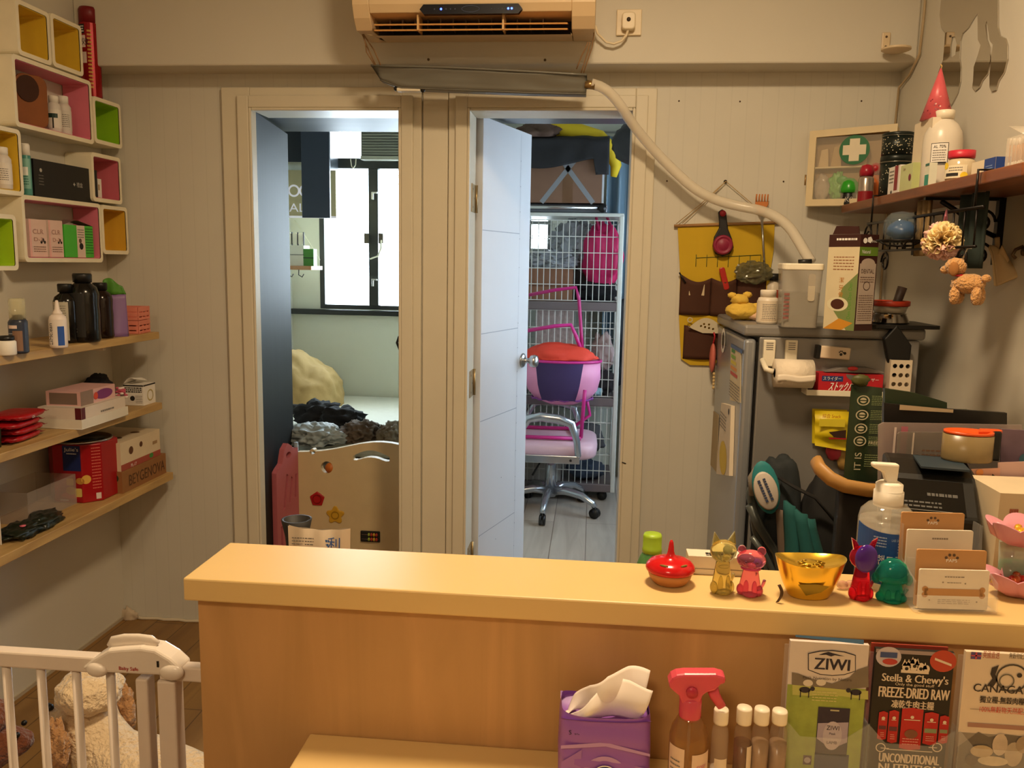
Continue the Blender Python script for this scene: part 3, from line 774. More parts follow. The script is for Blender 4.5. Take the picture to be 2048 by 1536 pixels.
# arms left and right
for sy in (-.27, .27):
    mb = MB(); P = [(-.20, sy, zs-.05), (-.17, sy, zs+.06), (-.12, sy, zs+.15), (-.05, sy, zs+.165), (.05, sy, zs+.155), (.12, sy, zs+.13), (.15, sy, zs+.04), (.16, sy, zs-.05)]
    mb.tube(P, [.014, .015, .019, .02, .02, .019, .015, .014], SV, 10, False, 1.3)
    mb.box(-.21, .17, sy-.012, sy+.012, zs-.09, zs-.045, SV); mb.disc(plane((.12, sy-.0122, zs-.07), (1, 0, 0), (0, 0, 1)), 0, 0, .007, INK)
    mb.build('armrest', ch, .004)
MB().lathe([(.055, zs-.11), (.05, zs-.09)], BLACK, 18).lathe([(.017, .30), (.017, zs-.10)], STEEL, 18).build('gas_lift', ch)
MB().lathe([(.034, .09), (.032, .27), (.028, .30)], SV, 20).build('column', ch)
MB().tube([(0, -.02, zs-.11), (-.06, -.06, zs-.14), (-.10, -.09, zs-.21)], .006, BLACK, 8).build('lever', ch)
w1 = aZ(1078, 1062, 0); a0 = math.atan2(w1.y-.01-hub.y, w1.x-hub.x)
for k in range(5):
    a = a0+k*2*math.pi/5; dx, dy = math.cos(a), math.sin(a)
    P = [(dx*.02, dy*.02, .125), (dx*.10, dy*.10, .135), (dx*.20, dy*.20, .12), (dx*.27, dy*.27, .085), (dx*.285, dy*.285, .065)]
    lg = MB().tube(P, [.026, .024, .021, .017, .016], SV, 10).build('leg', ch)
    MB().cyl((dx*.285-dy*.016, dy*.285+dx*.016, .03), (dx*.285-dy*.004, dy*.285+dx*.004, .03), .03, BLACK, 18).cyl((dx*.285+dy*.016, dy*.285-dx*.016, .03), (dx*.285+dy*.004, dy*.285-dx*.004, .03), .03, BLACK, 18).cyl((dx*.285, dy*.285, .03), (dx*.285, dy*.285, .066), .006, BLACK, 8).build('castor', lg)
# child's booster seat frame with cloths on the chair
MG = mat('c72f86', .35); Yc = hub.y-.02
bs = thing('booster_seat', 'magenta tube framed booster seat with purple back panel on the pink chair', 'booster seat', (hub.x, Yc, zs+.0205))
def loc_(px, py, dy=0.): q = aY(px, py, Yc+dy); return (q.x-hub.x, dy, q.z-zs-.0205)
def tb(pts, r=.010, m=MG, name='frame_tube'): MB().tube(pts, r, m, 10).build(name, bs)
zb0 = .012
tb([(-.22, -.16, zb0), loc_(1160, 872, -.16)[:2]+(zb0,), (.10, .12, zb0), (-.22, .12, zb0)], .011)
tb([loc_(1162, 872, -.14)[:2]+(zb0,), loc_(1168, 800, -.14), loc_(1170, 780, -.14)], .011)
tb([(.11, .12, zb0), loc_(1180, 830, .12), loc_(1172, 790, .12)], .010)
tb([(-.20, -.16, zb0), (-.20, -.16, .20)], .010)
tb([loc_(1050, 662, -.02), loc_(1110, 652, -.02), loc_(1142, 650, -.02), loc_(1152, 672, -.02), loc_(1164, 705, -.02)], .011, MG, 'handle')
tb([loc_(1058, 590, .02), loc_(1110, 580, .02), loc_(1152, 575, .02), loc_(1158, 600, .02), loc_(1162, 660, .0), loc_(1165, 708, -.02)], .010, mat('b5256f', .35), 'handle')
# basket shell: open bucket, pink outside, purple panel
cxy = loc_(1125, 752, 0); rx = loc_(1202, 730, 0)[0]-cxy[0]; zt0 = loc_(1125, 720, 0)[2]; zb1 = loc_(1125, 800, 0)[2]
prof = [(.35, zb1-.02), (.72, zb1+.01), (.92, zb1+.06), (1.0, (zt0+zb1)/2+.02), (.98, zt0)]
mb = MB()
for k in range(len(prof)): pass
mb.lathe([(r*rx, z) for r, z in prof], mat('dc8fb5', .5, 0, .08, 20), 36, c=(cxy[0], 0, 0), sy=.6); mb.build('shell', bs)
fr = lambda a, b, off: Vector((cxy[0]+(rx*.99+off)*math.sin(a), -(rx*.99+off)*.6*math.cos(a), b))
mb = MB()
for i in range(10):
    pass
vs = []; fs = []
for j in range(6):
    z = zb1+.012+(zt0-zb1-.014)*j/5; k = .90 if j == 0 else (.975 if j == 1 else 1.015)
    for i in range(11):
        a = -.75+.08*(5-j)*.4+(1.32-.16*(5-j)*.4)*i/10; vs.append((cxy[0]+rx*k*math.sin(a), -rx*k*.6*math.cos(a), z))
for j in range(5):
    for i in range(10): fs.append((j*11+i, j*11+i+1, (j+1)*11+i+1, (j+1)*11+i))
mb.add(vs, fs, mat('3b2a58', .7), True).build('back_panel', bs)['label'] = 'dark purple back panel'
mb = MB().tube([(cxy[0]+rx*1.0*math.cos(t), rx*.6*math.sin(t), zt0) for t in [2*math.pi*i/40 for i in range(40)]], .008, MG, 8, True); mb.build('rim', bs)
mb = MB().tube([(cxy[0]+rx*.80*math.cos(t), rx*.52*math.sin(t), zb1+.014+.004*math.sin(14*t)) for t in [2*math.pi*i/60 for i in range(60)]], .006, mat('7a3a86', .7), 6, True); mb.build('lace', bs)
c = loc_(1125, 705, 0)
oc = MB().blob((hub.x+c[0]-.01, Yc, zs+.0205+zt0+.012), (rx*.93, rx*.55, .085), mat('d8402b', .75, 0, .1, 10, bump=.4), 4, .16, 1.6, 4, zs+.0205+zt0+.009)
single('red_cushion', oc, 'orange red cloth cushion heaped on the booster seat', 'cushion')

# ================================================================ LEFT WALL: CUBES AND SHELVES
CXF = -1.728
YL, PK_, GN = mat('e6bf35', .5), mat('e07c90', .5), mat('92c41c', .5)
CUBW = mat('f2e8cc', .4)
def cube_shelf(label, q, col, yfix=None):
    xl, tl, bl, xr, tr_, br = q
    A = aX(xl, (tl+bl)/2, CXF); B = aX(xr, (tr_+br)/2, CXF)
    z1 = (aX(xl, tl, CXF).z+aX(xr, tr_, CXF).z)/2; z0 = (aX(xl, bl, CXF).z+aX(xr, br, CXF).z)/2
    y0, y1 = A.y+.001, min(B.y, YB-.012)-.001
    t = thing('cube_shelf', label, 'shelf', (XL, (y0+y1)/2, z0), 0, 'wall cube shelves with coloured insides')
    W_, H_, d = y1-y0, z1-z0, CXF-XL
    th = .013
    def fx(a, b, off): return Vector((off, a, b))
    def ringed(r0, r1, x0, x1, m, mb):
        n = len(r0); vs = [fx(*p, x1) for p in r0]+[fx(*p, x1) for p in r1]+[fx(*p, x0) for p in r0]+[fx(*p, x0) for p in r1]
        for i in range(n):
            j = (i+1) % n
            mb.add([vs[i], vs[j], vs[n+j], vs[n+i]], [(0, 1, 2, 3)], m)
            mb.add([vs[2*n+i], vs[2*n+j], vs[j], vs[i]], [(0, 1, 2, 3)], m)
            mb.add([vs[2*n+i], vs[3*n+i], vs[3*n+j], vs[2*n+j]], [(0, 1, 2, 3)], m)
    o = rrect(-W_/2, 0, W_/2, H_, .014, 4); i1 = rrect(-W_/2+th, th, W_/2-th, H_-th, .008, 4)
    mb = MB(); ringed(o, i1, .001, d, CUBW, mb); f = mb.build('frame', t)
    mb = MB(); n = len(i1); i2 = rrect(-W_/2+th+.002, th+.002, W_/2-th-.002, H_-th-.002, .007, 4)
    vs = [fx(*p, d-.003) for p in i1]+[fx(*p, .003) for p in i1]+[fx(*p, d-.003) for p in i2]+[fx(*p, .003) for p in i2]
    fs = []
    for i in range(n):
        j = (i+1) % n; fs += [(i, j, 2*n+j, 2*n+i), (2*n+i, 2*n+j, 3*n+j, 3*n+i), (3*n+i, 3*n+j, n+j, n+i)]
    mb.add(vs, fs, col); l = mb.build('lining', t)
    return t, y0+th, y1-th, z0+th, z1
cA = cube_shelf('white cube shelf with yellow inside, empty, left of the topmost pair', (33, 3, 110, 101, 22, 128), YL)
cB = cube_shelf('white cube shelf with yellow inside, empty, beside the red spray can', (103, 30, 135, 165, 50, 149), YL)
cC = cube_shelf('wide white cube shelf with pink inside holding a wooden board and white bottles', (27, 112, 256, 185, 160, 284), PK_)
cD = cube_shelf('small white cube shelf with dark green inside, below the red spray can', (187, 192, 283, 243, 210, 299), GN)
cE = cube_shelf('white cube shelf with yellow inside holding a white bottle at the left photo edge', (-22, 246, 388, 45, 261, 389), YL)
cF = cube_shelf('white cube shelf with red pink inside behind the black box', (184, 306, 403, 243, 315, 408), mat('d06a78', .5))
cG = cube_shelf('wide white cube shelf with pink inside holding three small cartons', (46, 392, 525, 204, 406, 524), PK_)
cH = cube_shelf('white cube shelf with bright lime inside at the left photo edge', (-34, 424, 541, 35, 431, 541), mat('b4da24', .5))
cI = cube_shelf('small white cube shelf with orange yellow inside, lowest by the corner', (204, 413, 509, 262, 413, 508), mat('e0ae34', .5))

# red spray can on the green cube
p = aX(178, 120, -1.775); zD = cD[4]+.0008
r = .033; hc = aX(172, 14, -1.775).z-zD
def spray_print(mb, fr):
    mb.rect(fr, -.02, hc*.55, .01, hc*.68, mat('efd9d2', .6), .001, 6); mb.text(fr, -.004, hc*.58, .018, '強效', INK, None, .0014)
    mb.rect(fr, -.022, hc*.70, .008, hc*.80, BLACK, .001, 6); mb.lines(fr, -.018, .006, hc*.71, hc*.79, 3, WPRINT, 8, .5, .0014)
    mb.rect(fr, -.02, hc*.38, .012, hc*.50, mat('efd9d2', .6), .001, 6); mb.lines(fr, -.018, .01, hc*.39, hc*.49, 4, RED, 4)
    mb.lines(fr, .016, .03, hc*.1, hc*.75, 16, mat('d9a94a', .5), 5, .5)
bottle('spray_can', 'tall red aerosol can standing on the green cube shelf', 'spray can', (-1.775, p.y+.01, zD), [(r*.96, 0), (r, .006), (r, hc*.80), (r*.93, hc*.84), (r*.5, hc*.87), (0, hc*.87)], mat('8d1218', .25, .3),
       [(r*.98, hc*.83), (r*.98, hc*.97), (r*.86, hc), (0, hc)], mat('7a0f16', .4), (hc*.02, hc*.82, r, mat('9a141a', .25, .3), 1.9, spray_print), rz=R(-10))
# contents of the pink cube
zC = cC[3]+.003
def yC(px, x=-1.76): return aX(px, 240, x).y
b0 = yC(42); 
outl = rrect(0, 0, .115, .19, .03, 5)
bd = thing('wooden_board', 'brown wooden board with a dark oval cut standing in the pink cube shelf', 'board', (-1.80, yC(45, -1.77), zC), 0)
mb = MB().prism(rrect(-.005, 0, .095, aX(60, 150, -1.77).z-zC, .028, 5), mat('8a5128', .5, 0, .2, 20), .012, plane((.02, 0, 0), (.45, 1, 0), (0, 0, 1)))
mb.build('board', bd, .003)
frb = plane((.02, 0, 0), (.45, 1, 0), (0, 0, 1))
MB().prism(circ(.030, .115, .036, 20, .040), mat('3c1d0f', .4), .003, plane(frb(0, 0, .004), (.45, 1, 0), (0, 0, 1))).build('dark_oval', bd)
WB = mat('dcd4cb', .35)
def pill(name, label, px, py, ztop, x, r, z, lm=None, grp=None, dr=None, capm=None):
    y = aX(px, py, x).y; h = ztop
    return bottle(name, label, 'bottle', (x, y, z), [(r*.92, 0), (r, .004), (r, h*.72), (r*.75, h*.80), (r*.6, h*.82)], WB, [(r*.70, h*.80), (r*.72, h*.98), (r*.66, h), (0, h)], capm or WHITE,
                  (h*.12, h*.62, r, lm or PAPER, 1.6, dr), grp, rz=R(28))
hh = aX(118, 190, -1.765).z-zC
pill('pill_bottle', 'white plastic bottle with black label stripe in the pink cube shelf', 108, 225, hh*.93, -1.765, .021, zC, PAPER, 'white bottles in the pink cube', lambda mb, fr: (mb.rect(fr, -.02, hh*.36, .012, hh*.47, mat('1f3a33', .5), .001, 4), mb.rect(fr, -.004, hh*.1, .0, hh*.36, INK, .001, 1)))
pill('pill_bottle', 'taller white plastic bottle behind the black striped one in the pink cube', 127, 225, hh*1.02, -1.775, .023, zC, mat('d8d2c8', .5), 'white bottles in the pink cube', lambda mb, fr: mb.lines(fr, -.02, .02, hh*.2, hh*.55, 7, GREYINK, 3))
# bottle in the yellow cube
zE = cE[3]+.003; hE = aX(5, 295, -1.76).z-zE
pill('lotion_bottle', 'white pump style bottle in the yellow cube at the left photo edge', 4, 340, hE, -1.76, .026, zE, mat('e8e0d4', .5), None, lambda mb, fr: mb.lines(fr, -.02, .02, hE*.2, hE*.5, 6, GREYINK, 3))
# on top of the wide lower cube: black box, teal can; white packet in the red cube
zG = cG[4]+.0006
xw = -1.735
ya, yb_ = aX(70, 350, xw).y, aX(196, 350, xw).y; ya += .0
bb = thing('black_gift_box', 'black rectangular box with small white print on the cube shelf', 'box', ((xw-.004+XL+.01)/2, (ya+yb_)/2, zG))
hx, hy = (xw-XL-.014)/2, (yb_-ya)/2; hz = (aX(70, 317, xw).z-zG)
BB = mat('161514', .45, 0, .1)
mb = MB().box(-hx, hx, -hy, hy, 0, hz, BB); fr = plane((hx, -hy, 0), (0, 1, 0), (0, 0, 1)); g = mat('b9b6ae', .5, var=0)
mb.disc(fr, .034, hz*.72, .006, g); mb.lines(fr, .022, .046, hz*.3, hz*.62, 4, mat('6a6862', .5, var=0), 2); mb.text(fr, hy*1.32, hz*.42, .012, '✦ 禮盒', g)
mb.build('box_body', bb, .002)
bottle('mousse_can', 'slim teal and white spray can beside the black box', 'spray can', (-1.745, aX(56, 360, -1.745).y-.004, zG), [(.013, 0), (.0135, .004), (.0135, .118), (.009, .128), (0, .128)], mat('4c8f86', .35), [(.0125, .119), (.0125, .150), (.010, .156), (0, .156)], WHITE, (.02, .11, .0136, mat('7fb5a8', .4), 1.4, lambda mb, fr: (mb.rect(fr, -.012, .06, .012, .085, mat('e7ece6', .5), .001, 4), mb.lines(fr, -.012, .012, .03, .06, 4, mat('1f6a5c', .5), 3))))
zF = cF[3]+.003
carton('white_packet', 'small white packet standing in the red pink cube shelf', 'box', [-1.79, -1.745, aX(199, 370, -1.745).y-.01, aX(199, 370, -1.745).y+.012, zF, zF+.065], PAPER, lambda mb, F: mb.rect(F['r'], 0, F['h']*.4, .01, F['h']*.7, mat('b59a78', .6)))
# three cartons in the wide lower pink cube
zg = cG[3]+.003
def cart_c(label, xa, xb, yt, m, dr, nm='small_carton', grp='small cartons in the lower pink cube'):
    x = -1.745; y0 = aX(xa, 480, x).y; y1 = aX(xb, 480, x).y
    return carton(nm, label, 'box', [-1.79, x, y0, y1-.002, zg, aX((xa+xb)/2, yt, x).z], m, dr, grp)
PP = mat('e8c9be', .7)
def pr1(mb, F):
    f = F['r']; W_, H_ = F['d'], F['h']; mb.rect(f, 0, 0, W_*.12, H_, mat('eeb9b2', .6)); mb.rect(F['f'], 0, 0, F['w'], H_, mat('ead6c6', .6))
    mb.text(f, W_*.5, H_*.62, H_*.12, 'CLR', mat('b08378', .6), W_*.6); mb.text(f, W_*.5, H_*.42, H_*.1, 'D-3', mat('b08378', .6), W_*.5); mb.disc(f, W_*.75, H_*.46, W_*.07, INK); mb.disc(f, W_*.66, H_*.40, W_*.06, INK); mb.disc(f, W_*.85, H_*.40, W_*.06, INK)
    mb.lines(f, W_*.2, W_*.9, H_*.12, H_*.3, 3, mat('8a6a5c', .6), 4)
cart_c('left one of two pale pink cartons in the lower pink cube', 59, 95, 439, PP, pr1)
cart_c('right one of two pale pink cartons, next to the green carton', 98, 127, 441, PP, pr1)
def pr2(mb, F):
    f = F['r']; W_, H_ = F['d'], F['h']; mb.rect(f, W_*.42, 0, W_*.70, H_, mat('e5cfc0', .6)); mb.disc(f, W_*.56, H_*.35, W_*.07, INK); mb.disc(f, W_*.53, H_*.52, W_*.05, mat('6a5248', .6)); mb.lines(f, W_*.72, W_*.98, H_*.1, H_*.95, 10, mat('2f7a34', .6), 6)
    mb.lines(f, W_*.45, W_*.67, H_*.6, H_*.9, 4, GREYINK, 2)
    t = F['t']; mb.add([t(0, 0, 0), t(F['w'], 0, 0), t(F['w'], F['d']*.42, .018), t(0, F['d']*.42, .018)], [(0, 1, 2, 3), (3, 2, 1, 0)], mat('b0948a', .7)); mb.add([t(0, F['d'], 0), t(F['w'], F['d'], 0), t(F['w'], F['d']*.5, .016), t(0, F['d']*.5, .016)], [(0, 1, 2, 3), (3, 2, 1, 0)], mat('8a6c62', .7))
cart_c('bright green and white carton with raised flaps in the lower pink cube', 129, 187, 451, mat('4fbf3f', .5), pr2, 'green_carton')

# ---- three wooden shelves
SW = wood('a5824e', 'c7a468', .5, (1, 10, 1), 4, 'shelf_wood')
S1, S2, S3 = 1.158, .897, .618
def shelf(label, z, ye, x, th=.025):
    t = thing('wall_shelf', label, 'shelf', (XL, ye, z), 0, 'long wooden shelves on the left wall')
    MB().box(.0005, x-XL, -2.2, 0, -th, 0, SW).build('board', t, .002)
    for dy in (-.25, -1.3):
        MB().box(.0005, x-XL-.06, dy-.008, dy+.008, -th-.02, -th-.0005, CREAM).build('bracket', t, .002)
shelf('topmost of the three long wooden wall shelves', S1, 2.925, -1.574)
shelf('middle one of the three long wooden wall shelves', S2, 2.925, -1.574)
shelf('lowest of the three long wooden wall shelves', S3, 2.985, -1.574, .028)
def on(px, py, z): return aZ(px, py, z)
def top(px, py, Y): return aY(px, py, Y).z
# shelf 1
c = on(4, 712, S1); bottle('small_jar', 'small white jar with black lid at the left end of the top wooden shelf', 'jar', (c.x, c.y+.02, S1+.0005), [(.022, 0), (.024, .003), (.024, .036), (.02, .04)], WHITE, [(.02, .037), (.02, .052), (0, .053)], BLACK)
c = on(30, 708, S1); h = top(30, 598, c.y)-S1; r = .024
def prs(mb, fr):
    mb.rect(fr, -.012, h*.46, .012, h*.52, mat('e8cfc4', .5), .001, 4); mb.rect(fr, .0, h*.05, .024, h*.42, mat('8b6a55', .5), .001, 4); mb.lines(fr, -.02, .0, h*.08, h*.4, 5, mat('9aa0ad', .5), 3)
bottle('mist_bottle', 'slim spray bottle with clear cap and dark blue body on the top wooden shelf', 'bottle', (c.x, c.y+.02, S1+.0005), [(r*.9, 0), (r, .004), (r, h*.58), (r*.8, h*.63), (r*.55, h*.66), (r*.55, h*.70)], mat('2b3140', .3),
       [(r*.85, h*.62), (r*.88, h*.95), (r*.8, h), (0, h)], mat('d9d3a8', .1, alpha=.4), (h*.03, h*.57, r, mat('333b4e', .4), 1.8, prs))
c = on(110, 697, S1); h = top(106, 601, c.y)-S1; r = .024
def prw(mb, fr):
    mb.rect(fr, .008, h*.06, .026, h*.46, mat('2c56a8', .4), .001, 5)
    q = lambda a, b, off: fr(-.006-b, a, off)
    mb.text(q, h*.30, .0, .013, 'LiMclean', INK, h*.44, .0012)
bottle('nozzle_bottle', 'small white squeeze bottle with pointed nozzle in front of the black bottles', 'bottle', (c.x, c.y+.02, S1+.0005), [(r*.9, 0), (r, .004), (r, h*.58), (r*.9, h*.66), (r*.6, h*.70)], mat('e9dbd0', .4),
       [(r*.6, h*.69), (r*.55, h*.74), (r*.3, h*.80), (r*.16, h*.99), (0, h)], mat('e6d8cc', .4), (h*.05, h*.6, r, mat('eadfd6', .4), 1.2, prw), rz=R(10))
BKP = mat('12100e', .18)
c = on(124, 688, S1); h = top(125, 568, c.y+.03)-S1; r = .036
bottle('black_bottle', 'shorter black bottle with tall white label on the top wooden shelf', 'bottle', (c.x-.01, c.y+.045, S1+.0005), [(r*.9, 0), (r, .006), (r, h*.70), (r*.85, h*.78), (r*.45, h*.84), (r*.45, h*.88)], BKP, [(r*.58, h*.86), (r*.60, h*.98), (r*.55, h), (0, h)], BLACK,
       (h*.05, h*.70, r, mat('b9b3a2', .6), .75, lambda mb, fr: mb.lines(fr, -.02, .02, h*.1, h*.65, 14, GREYINK, 3)), 'black bottles on the top wooden shelf', rz=R(0))
for k, (px, py, pt, ox, lb) in enumerate(((160, 686, 547, 0, 'large ribbed black bottle with wide cap, behind the white nozzle bottle'), (184, 680, 566, .0, 'dark brown rounded bottle right of the largest black bottle'))):
    c = on(px, py, S1); h = top(px, pt, c.y+.04)-S1; r = .047 if k == 0 else .038
    t = bottle('black_bottle', lb, 'bottle', (c.x-.01, c.y+.045+.03*k, S1+.0005), [(r*.9, 0), (r, .008), (r*.97, h*.2), (r, h*.4), (r*.96, h*.55), (r, h*.70), (r*.86, h*.80), (r*.5, h*.86), (r*.48, h*.89)], BKP if k == 0 else mat('1e100c', .15), [(r*.58, h*.87), (r*.60, h*.98), (r*.55, h), (0, h)], BLACK,
               (h*.08, h*.72, r+.001, mat('1b1a19', .5), .8, lambda mb, fr: (mb.lines(fr, -.010, .006, h*.30, h*.66, 9, mat('3f3c38', .6), 3, .5), mb.lines(fr, -.012, .014, h*.14, h*.22, 2, mat('77736a', .6), 3))) if k == 0 else None, 'black bottles on the top wooden shelf', rz=R(-10))
c = on(222, 676, S1); h = top(215, 556, c.y+.06)-S1
po = thing('snack_pouch', 'purple pouch with green top beside the pink baskets', 'pouch', (c.x-.02, c.y+.06, S1+.0005), R(30))
PU = mat('8a6a9a', .4)
MB().sheet(lambda u, v: ((u-.5)*.085*(1-.1*v), -.022*math.sin(math.pi*u)*(1-v)-.002, v*h*.72), 12, 10, PU, .004).sheet(lambda u, v: ((.5-u)*.085*(1-.1*v), .022*math.sin(math.pi*u)*(1-v)+.002, v*h*.72), 12, 10, PU, .004).box(-.04, .04, -.02, .02, 0, .002, PU).build('body', po)
MB().sheet(lambda u, v: ((u-.5)*.078*(1-.3*v), -.002+.004*math.sin(u*9), h*.72+v*h*.28*(.75+.25*math.sin(u*4+.5))), 12, 4, mat('4f8a2c', .5), .004).build('green_flap', po)['label'] = 'green top flap'
# pink baskets, two stacked
PKB = mat('e08570', .5)
c = on(240, 672, S1); c2 = on(302, 665, S1); zt = top(240, 617, c.y)
hb = (zt-S1)/2
for k, lb in enumerate(('salmon pink slatted basket on the shelf, lower of the stacked two', 'salmon pink slatted basket, upper of the stacked two')):
    L_, Wd = .125, .10
    bx_ = thing('pink_basket', lb, 'basket', (-1.655, 2.855, S1+.0006+k*(hb+.0006)), R(8), 'stacked pink baskets')
    for nm, (x0, x1, y0, y1) in dict(side_front=(L_/2-.006, L_/2, -Wd/2, Wd/2), side_back=(-L_/2, -L_/2+.006, -Wd/2, Wd/2), side_near=(-L_/2+.0061, L_/2-.0061, -Wd/2, -Wd/2+.006), side_far=(-L_/2+.0061, L_/2-.0061, Wd/2-.006, Wd/2)).items():
        mb = MB(); mb.box(x0, x1, y0, y1, 0, hb*.2, PKB).box(x0, x1, y0, y1, hb*.28, hb*.56, PKB).box(x0, x1, y0, y1, hb*.64, hb*.98, PKB)
        for q in range(4):
            xx = x0+(x1-x0)*q/3; yy = y0+(y1-y0)*q/3
            mb.box(min(xx, x1-.006) if x1-x0 > .01 else x0+.001, min(xx, x1-.006)+.006 if x1-x0 > .01 else x1-.001, min(yy, y1-.006) if y1-y0 > .01 else y0+.001, min(yy, y1-.006)+.006 if y1-y0 > .01 else y1-.001, .001, hb*.97, PKB)
        mb.build('slatted_side', bx_, .001)
    MB().box(-L_/2+.007, L_/2-.007, -Wd/2+.007, Wd/2-.007, .001, .004, PKB).build('bottom', bx_)

# shelf 2
RW = mat('a3131c', .35, 0, .15, 30, bump=.5)
c = on(35, 888, S2)
for k in range(4):
    dy = .012*math.sin(k*2.4); Wp, Lp_ = .075, .105
    zz0 = S2+.0006+k*.0205
    pk_ = thing('wet_wipe_pack', ['lowest', 'second lowest', 'second from top', 'topmost'][k] + ' red wipe packet in the pile on the middle wooden shelf', 'packet', (c.x-.055+.004*k, c.y+.055+dy, zz0), R(8+5*math.sin(k*3)), 'red wipe packets in a pile')
    cush(MB(), (0, 0, .010), (.055, .075, .010), RW, .45).build('pack', pk_)
    mb = MB(); 
    for s in (-1, 1): mb.sheet(lambda u, v, s=s: ((u-.5)*.10, s*(.068+.020*v), .010+.0025*math.sin(u*25)*v), 20, 3, mat('8c0f18', .4), .001)
    mb.build('crimped_end', pk_)
    if k == 3: mb = MB(); mb.text(plane((.0545, -.03, .004), (0, 1, 0), (0, 0, 1)), .01, 0, .008, 'UN', WPRINT); mb.build('print', pk_)
c = on(2, 888, S2); single('green_tub', MB().lathe([(.02, 0), (.022, .05), (.02, .055), (0, .056)], mat('20301f', .4), 20), 'dark green tub at the far left of the middle wooden shelf', 'tub', loc=(c.x+.01, c.y-.045, S2+.0005))
# open plastic tray under the boxes, long white box, tissue box
b = corner_box(95, 150, 238, 858, 838, S2); z_ = S2
tr_ = thing('plastic_tray', 'clear white plastic tray under the long white box', 'tray', ((b[0]+b[1])/2, (b[2]+b[3])/2, S2+.0005))
hx, hy = .075, .13
MB().sheet(lambda u, v: ((u-.5)*2*hx, (v-.5)*2*hy, .0), 2, 2, WHITE, -.002).build('base', tr_)
for s in ((hx-.002, hx, -hy, hy), (-hx, -hx+.002, -hy, hy), (-hx+.0021, hx-.0021, -hy, -hy+.002), (-hx+.0021, hx-.0021, hy-.002, hy)): MB().box(*s, .0021, .030, mat('e4dccb', .35)).build('side', tr_)
bc = on(152, 838, S2+.004)
x1_ = bc.x+.0; 
BX = mat('dfd0c0', .6)
def prb(mb, F):
    f = F['f']; mb.rect(f, F['w']-.02, 0, F['w'], F['h'], mat('5c1a22', .5)); mb.rect(F['r'], 0, 0, .02, F['h'], mat('5c1a22', .5)); mb.rect(F['t'], F['w']*.02, F['d']*.02, F['w']*.98, F['d']*.98, mat('ded2c2', .5)); mb.lines(F['r'], F['d']*.42, F['d']*.72, F['h']*.45, F['h']*.7, 1, GREYINK, 3)
yc0 = tr_.location.y-hy+.006
carton('long_white_box', 'long white box with maroon band lying in the plastic tray on the middle shelf', 'box', [tr_.location.x-hx+.004, tr_.location.x+hx-.004, yc0, yc0+.245, S2+.0032, S2+.066], BX, prb)
zb2 = S2+.0665
def prt(mb, F):
    f = F['r']; W_, H_ = F['d'], F['h']; mb.rect(f, 0, 0, W_*.35, H_, mat('8a7466', .6)); mb.poly(f, circ(W_*.66, H_*.5, W_*.26, 20, H_*.36), mat('7d3274', .5)); mb.disc(f, W_*.42, H_*.48, H_*.26, mat('cf4a30', .5), .0012); mb.rect(F['f'], F['w']*.1, H_*.1, F['w']*.9, H_*.9, mat('7a6558', .6))
carton('tissue_carton', 'flat carton with purple and orange print on top of the long white box', 'box', [tr_.location.x-.062, tr_.location.x+.052, yc0+.03, yc0+.22, zb2, zb2+.045], mat('d6a9a4', .6), prt)
c = on(238, 826, S2); ft = thing('flower_ornament', 'small pink and white flower cluster between the white box and the open carton', 'flower', (c.x-.01, c.y+.03, S2+.0005))
mb = MB()
for i in range(26):
    a = i*2.4; q = (i/26)**.5; x_, y_, z_q = .022*q*math.cos(a), .022*q*math.sin(a), .05+.03*(1-q*q)+.006*math.sin(i*5)
    mb.ell((x_, y_, z_q), (.007, .007, .004), mat('c2566a', .6) if i % 3 else mat('ecdcd4', .6), 8)
mb.build('petals', ft); MB().cyl((0, 0, 0), (0, 0, .055), .011, mat('7a2a3a', .5), 12).build('stem', ft)
b = corner_box(248, 288, 312, 812, 771, S2)
bx_ = thing('open_carton', 'white carton with black print and raised lid at the shelf end', 'box', ((b[0]+b[1])/2, (b[2]+b[3])/2, S2+.0005))
hx, hy, hz = (b[1]-b[0])/2, (b[3]-b[2])/2, b[5]-S2
mb = MB().box(-hx, hx, -hy, hy, 0, hz, PAPER); f = plane((-hx, -hy, 0), (1, 0, 0), (0, 0, 1)); g = plane((hx, -hy, 0), (0, 1, 0), (0, 0, 1))
mb.lines(f, .006, 2*hx-.006, hz*.62, hz*.9, 3, INK, 4, .6); mb.disc(f, hx*.9, hz*.35, .009, INK); mb.lines(f, hx*1.2, 2*hx-.005, hz*.1, hz*.5, 5, GREYINK, 4); mb.ring(g, hy*1.1, hz*.45, hz*.28, .004, mat('b5a45c', .6)); mb.rect(f, 0, hz*.93, 2*hx, hz, INK); mb.rect(g, 0, hz*.93, 2*hy, hz, INK)
mb.build('body', bx_, .001)
MB().sheet(lambda u, v: (-hx+v*hx*1.2, -hy+u*hy*2, hz+.001+.02*v*(1-u*.8)+.012*math.sin(v*3.14)), 6, 6, PAPER, .0015).build('lid_flap', bx_)
c = on(232, 815, S2); single('dark_cloth', MB().blob((-1.77, c.y+.05, S2+.06), (.035, .07, .05), mat('1f2027', .9), 3, .3, 2, 4, S2+.001), 'dark cloth tucked behind the boxes on the middle shelf', 'clothes')

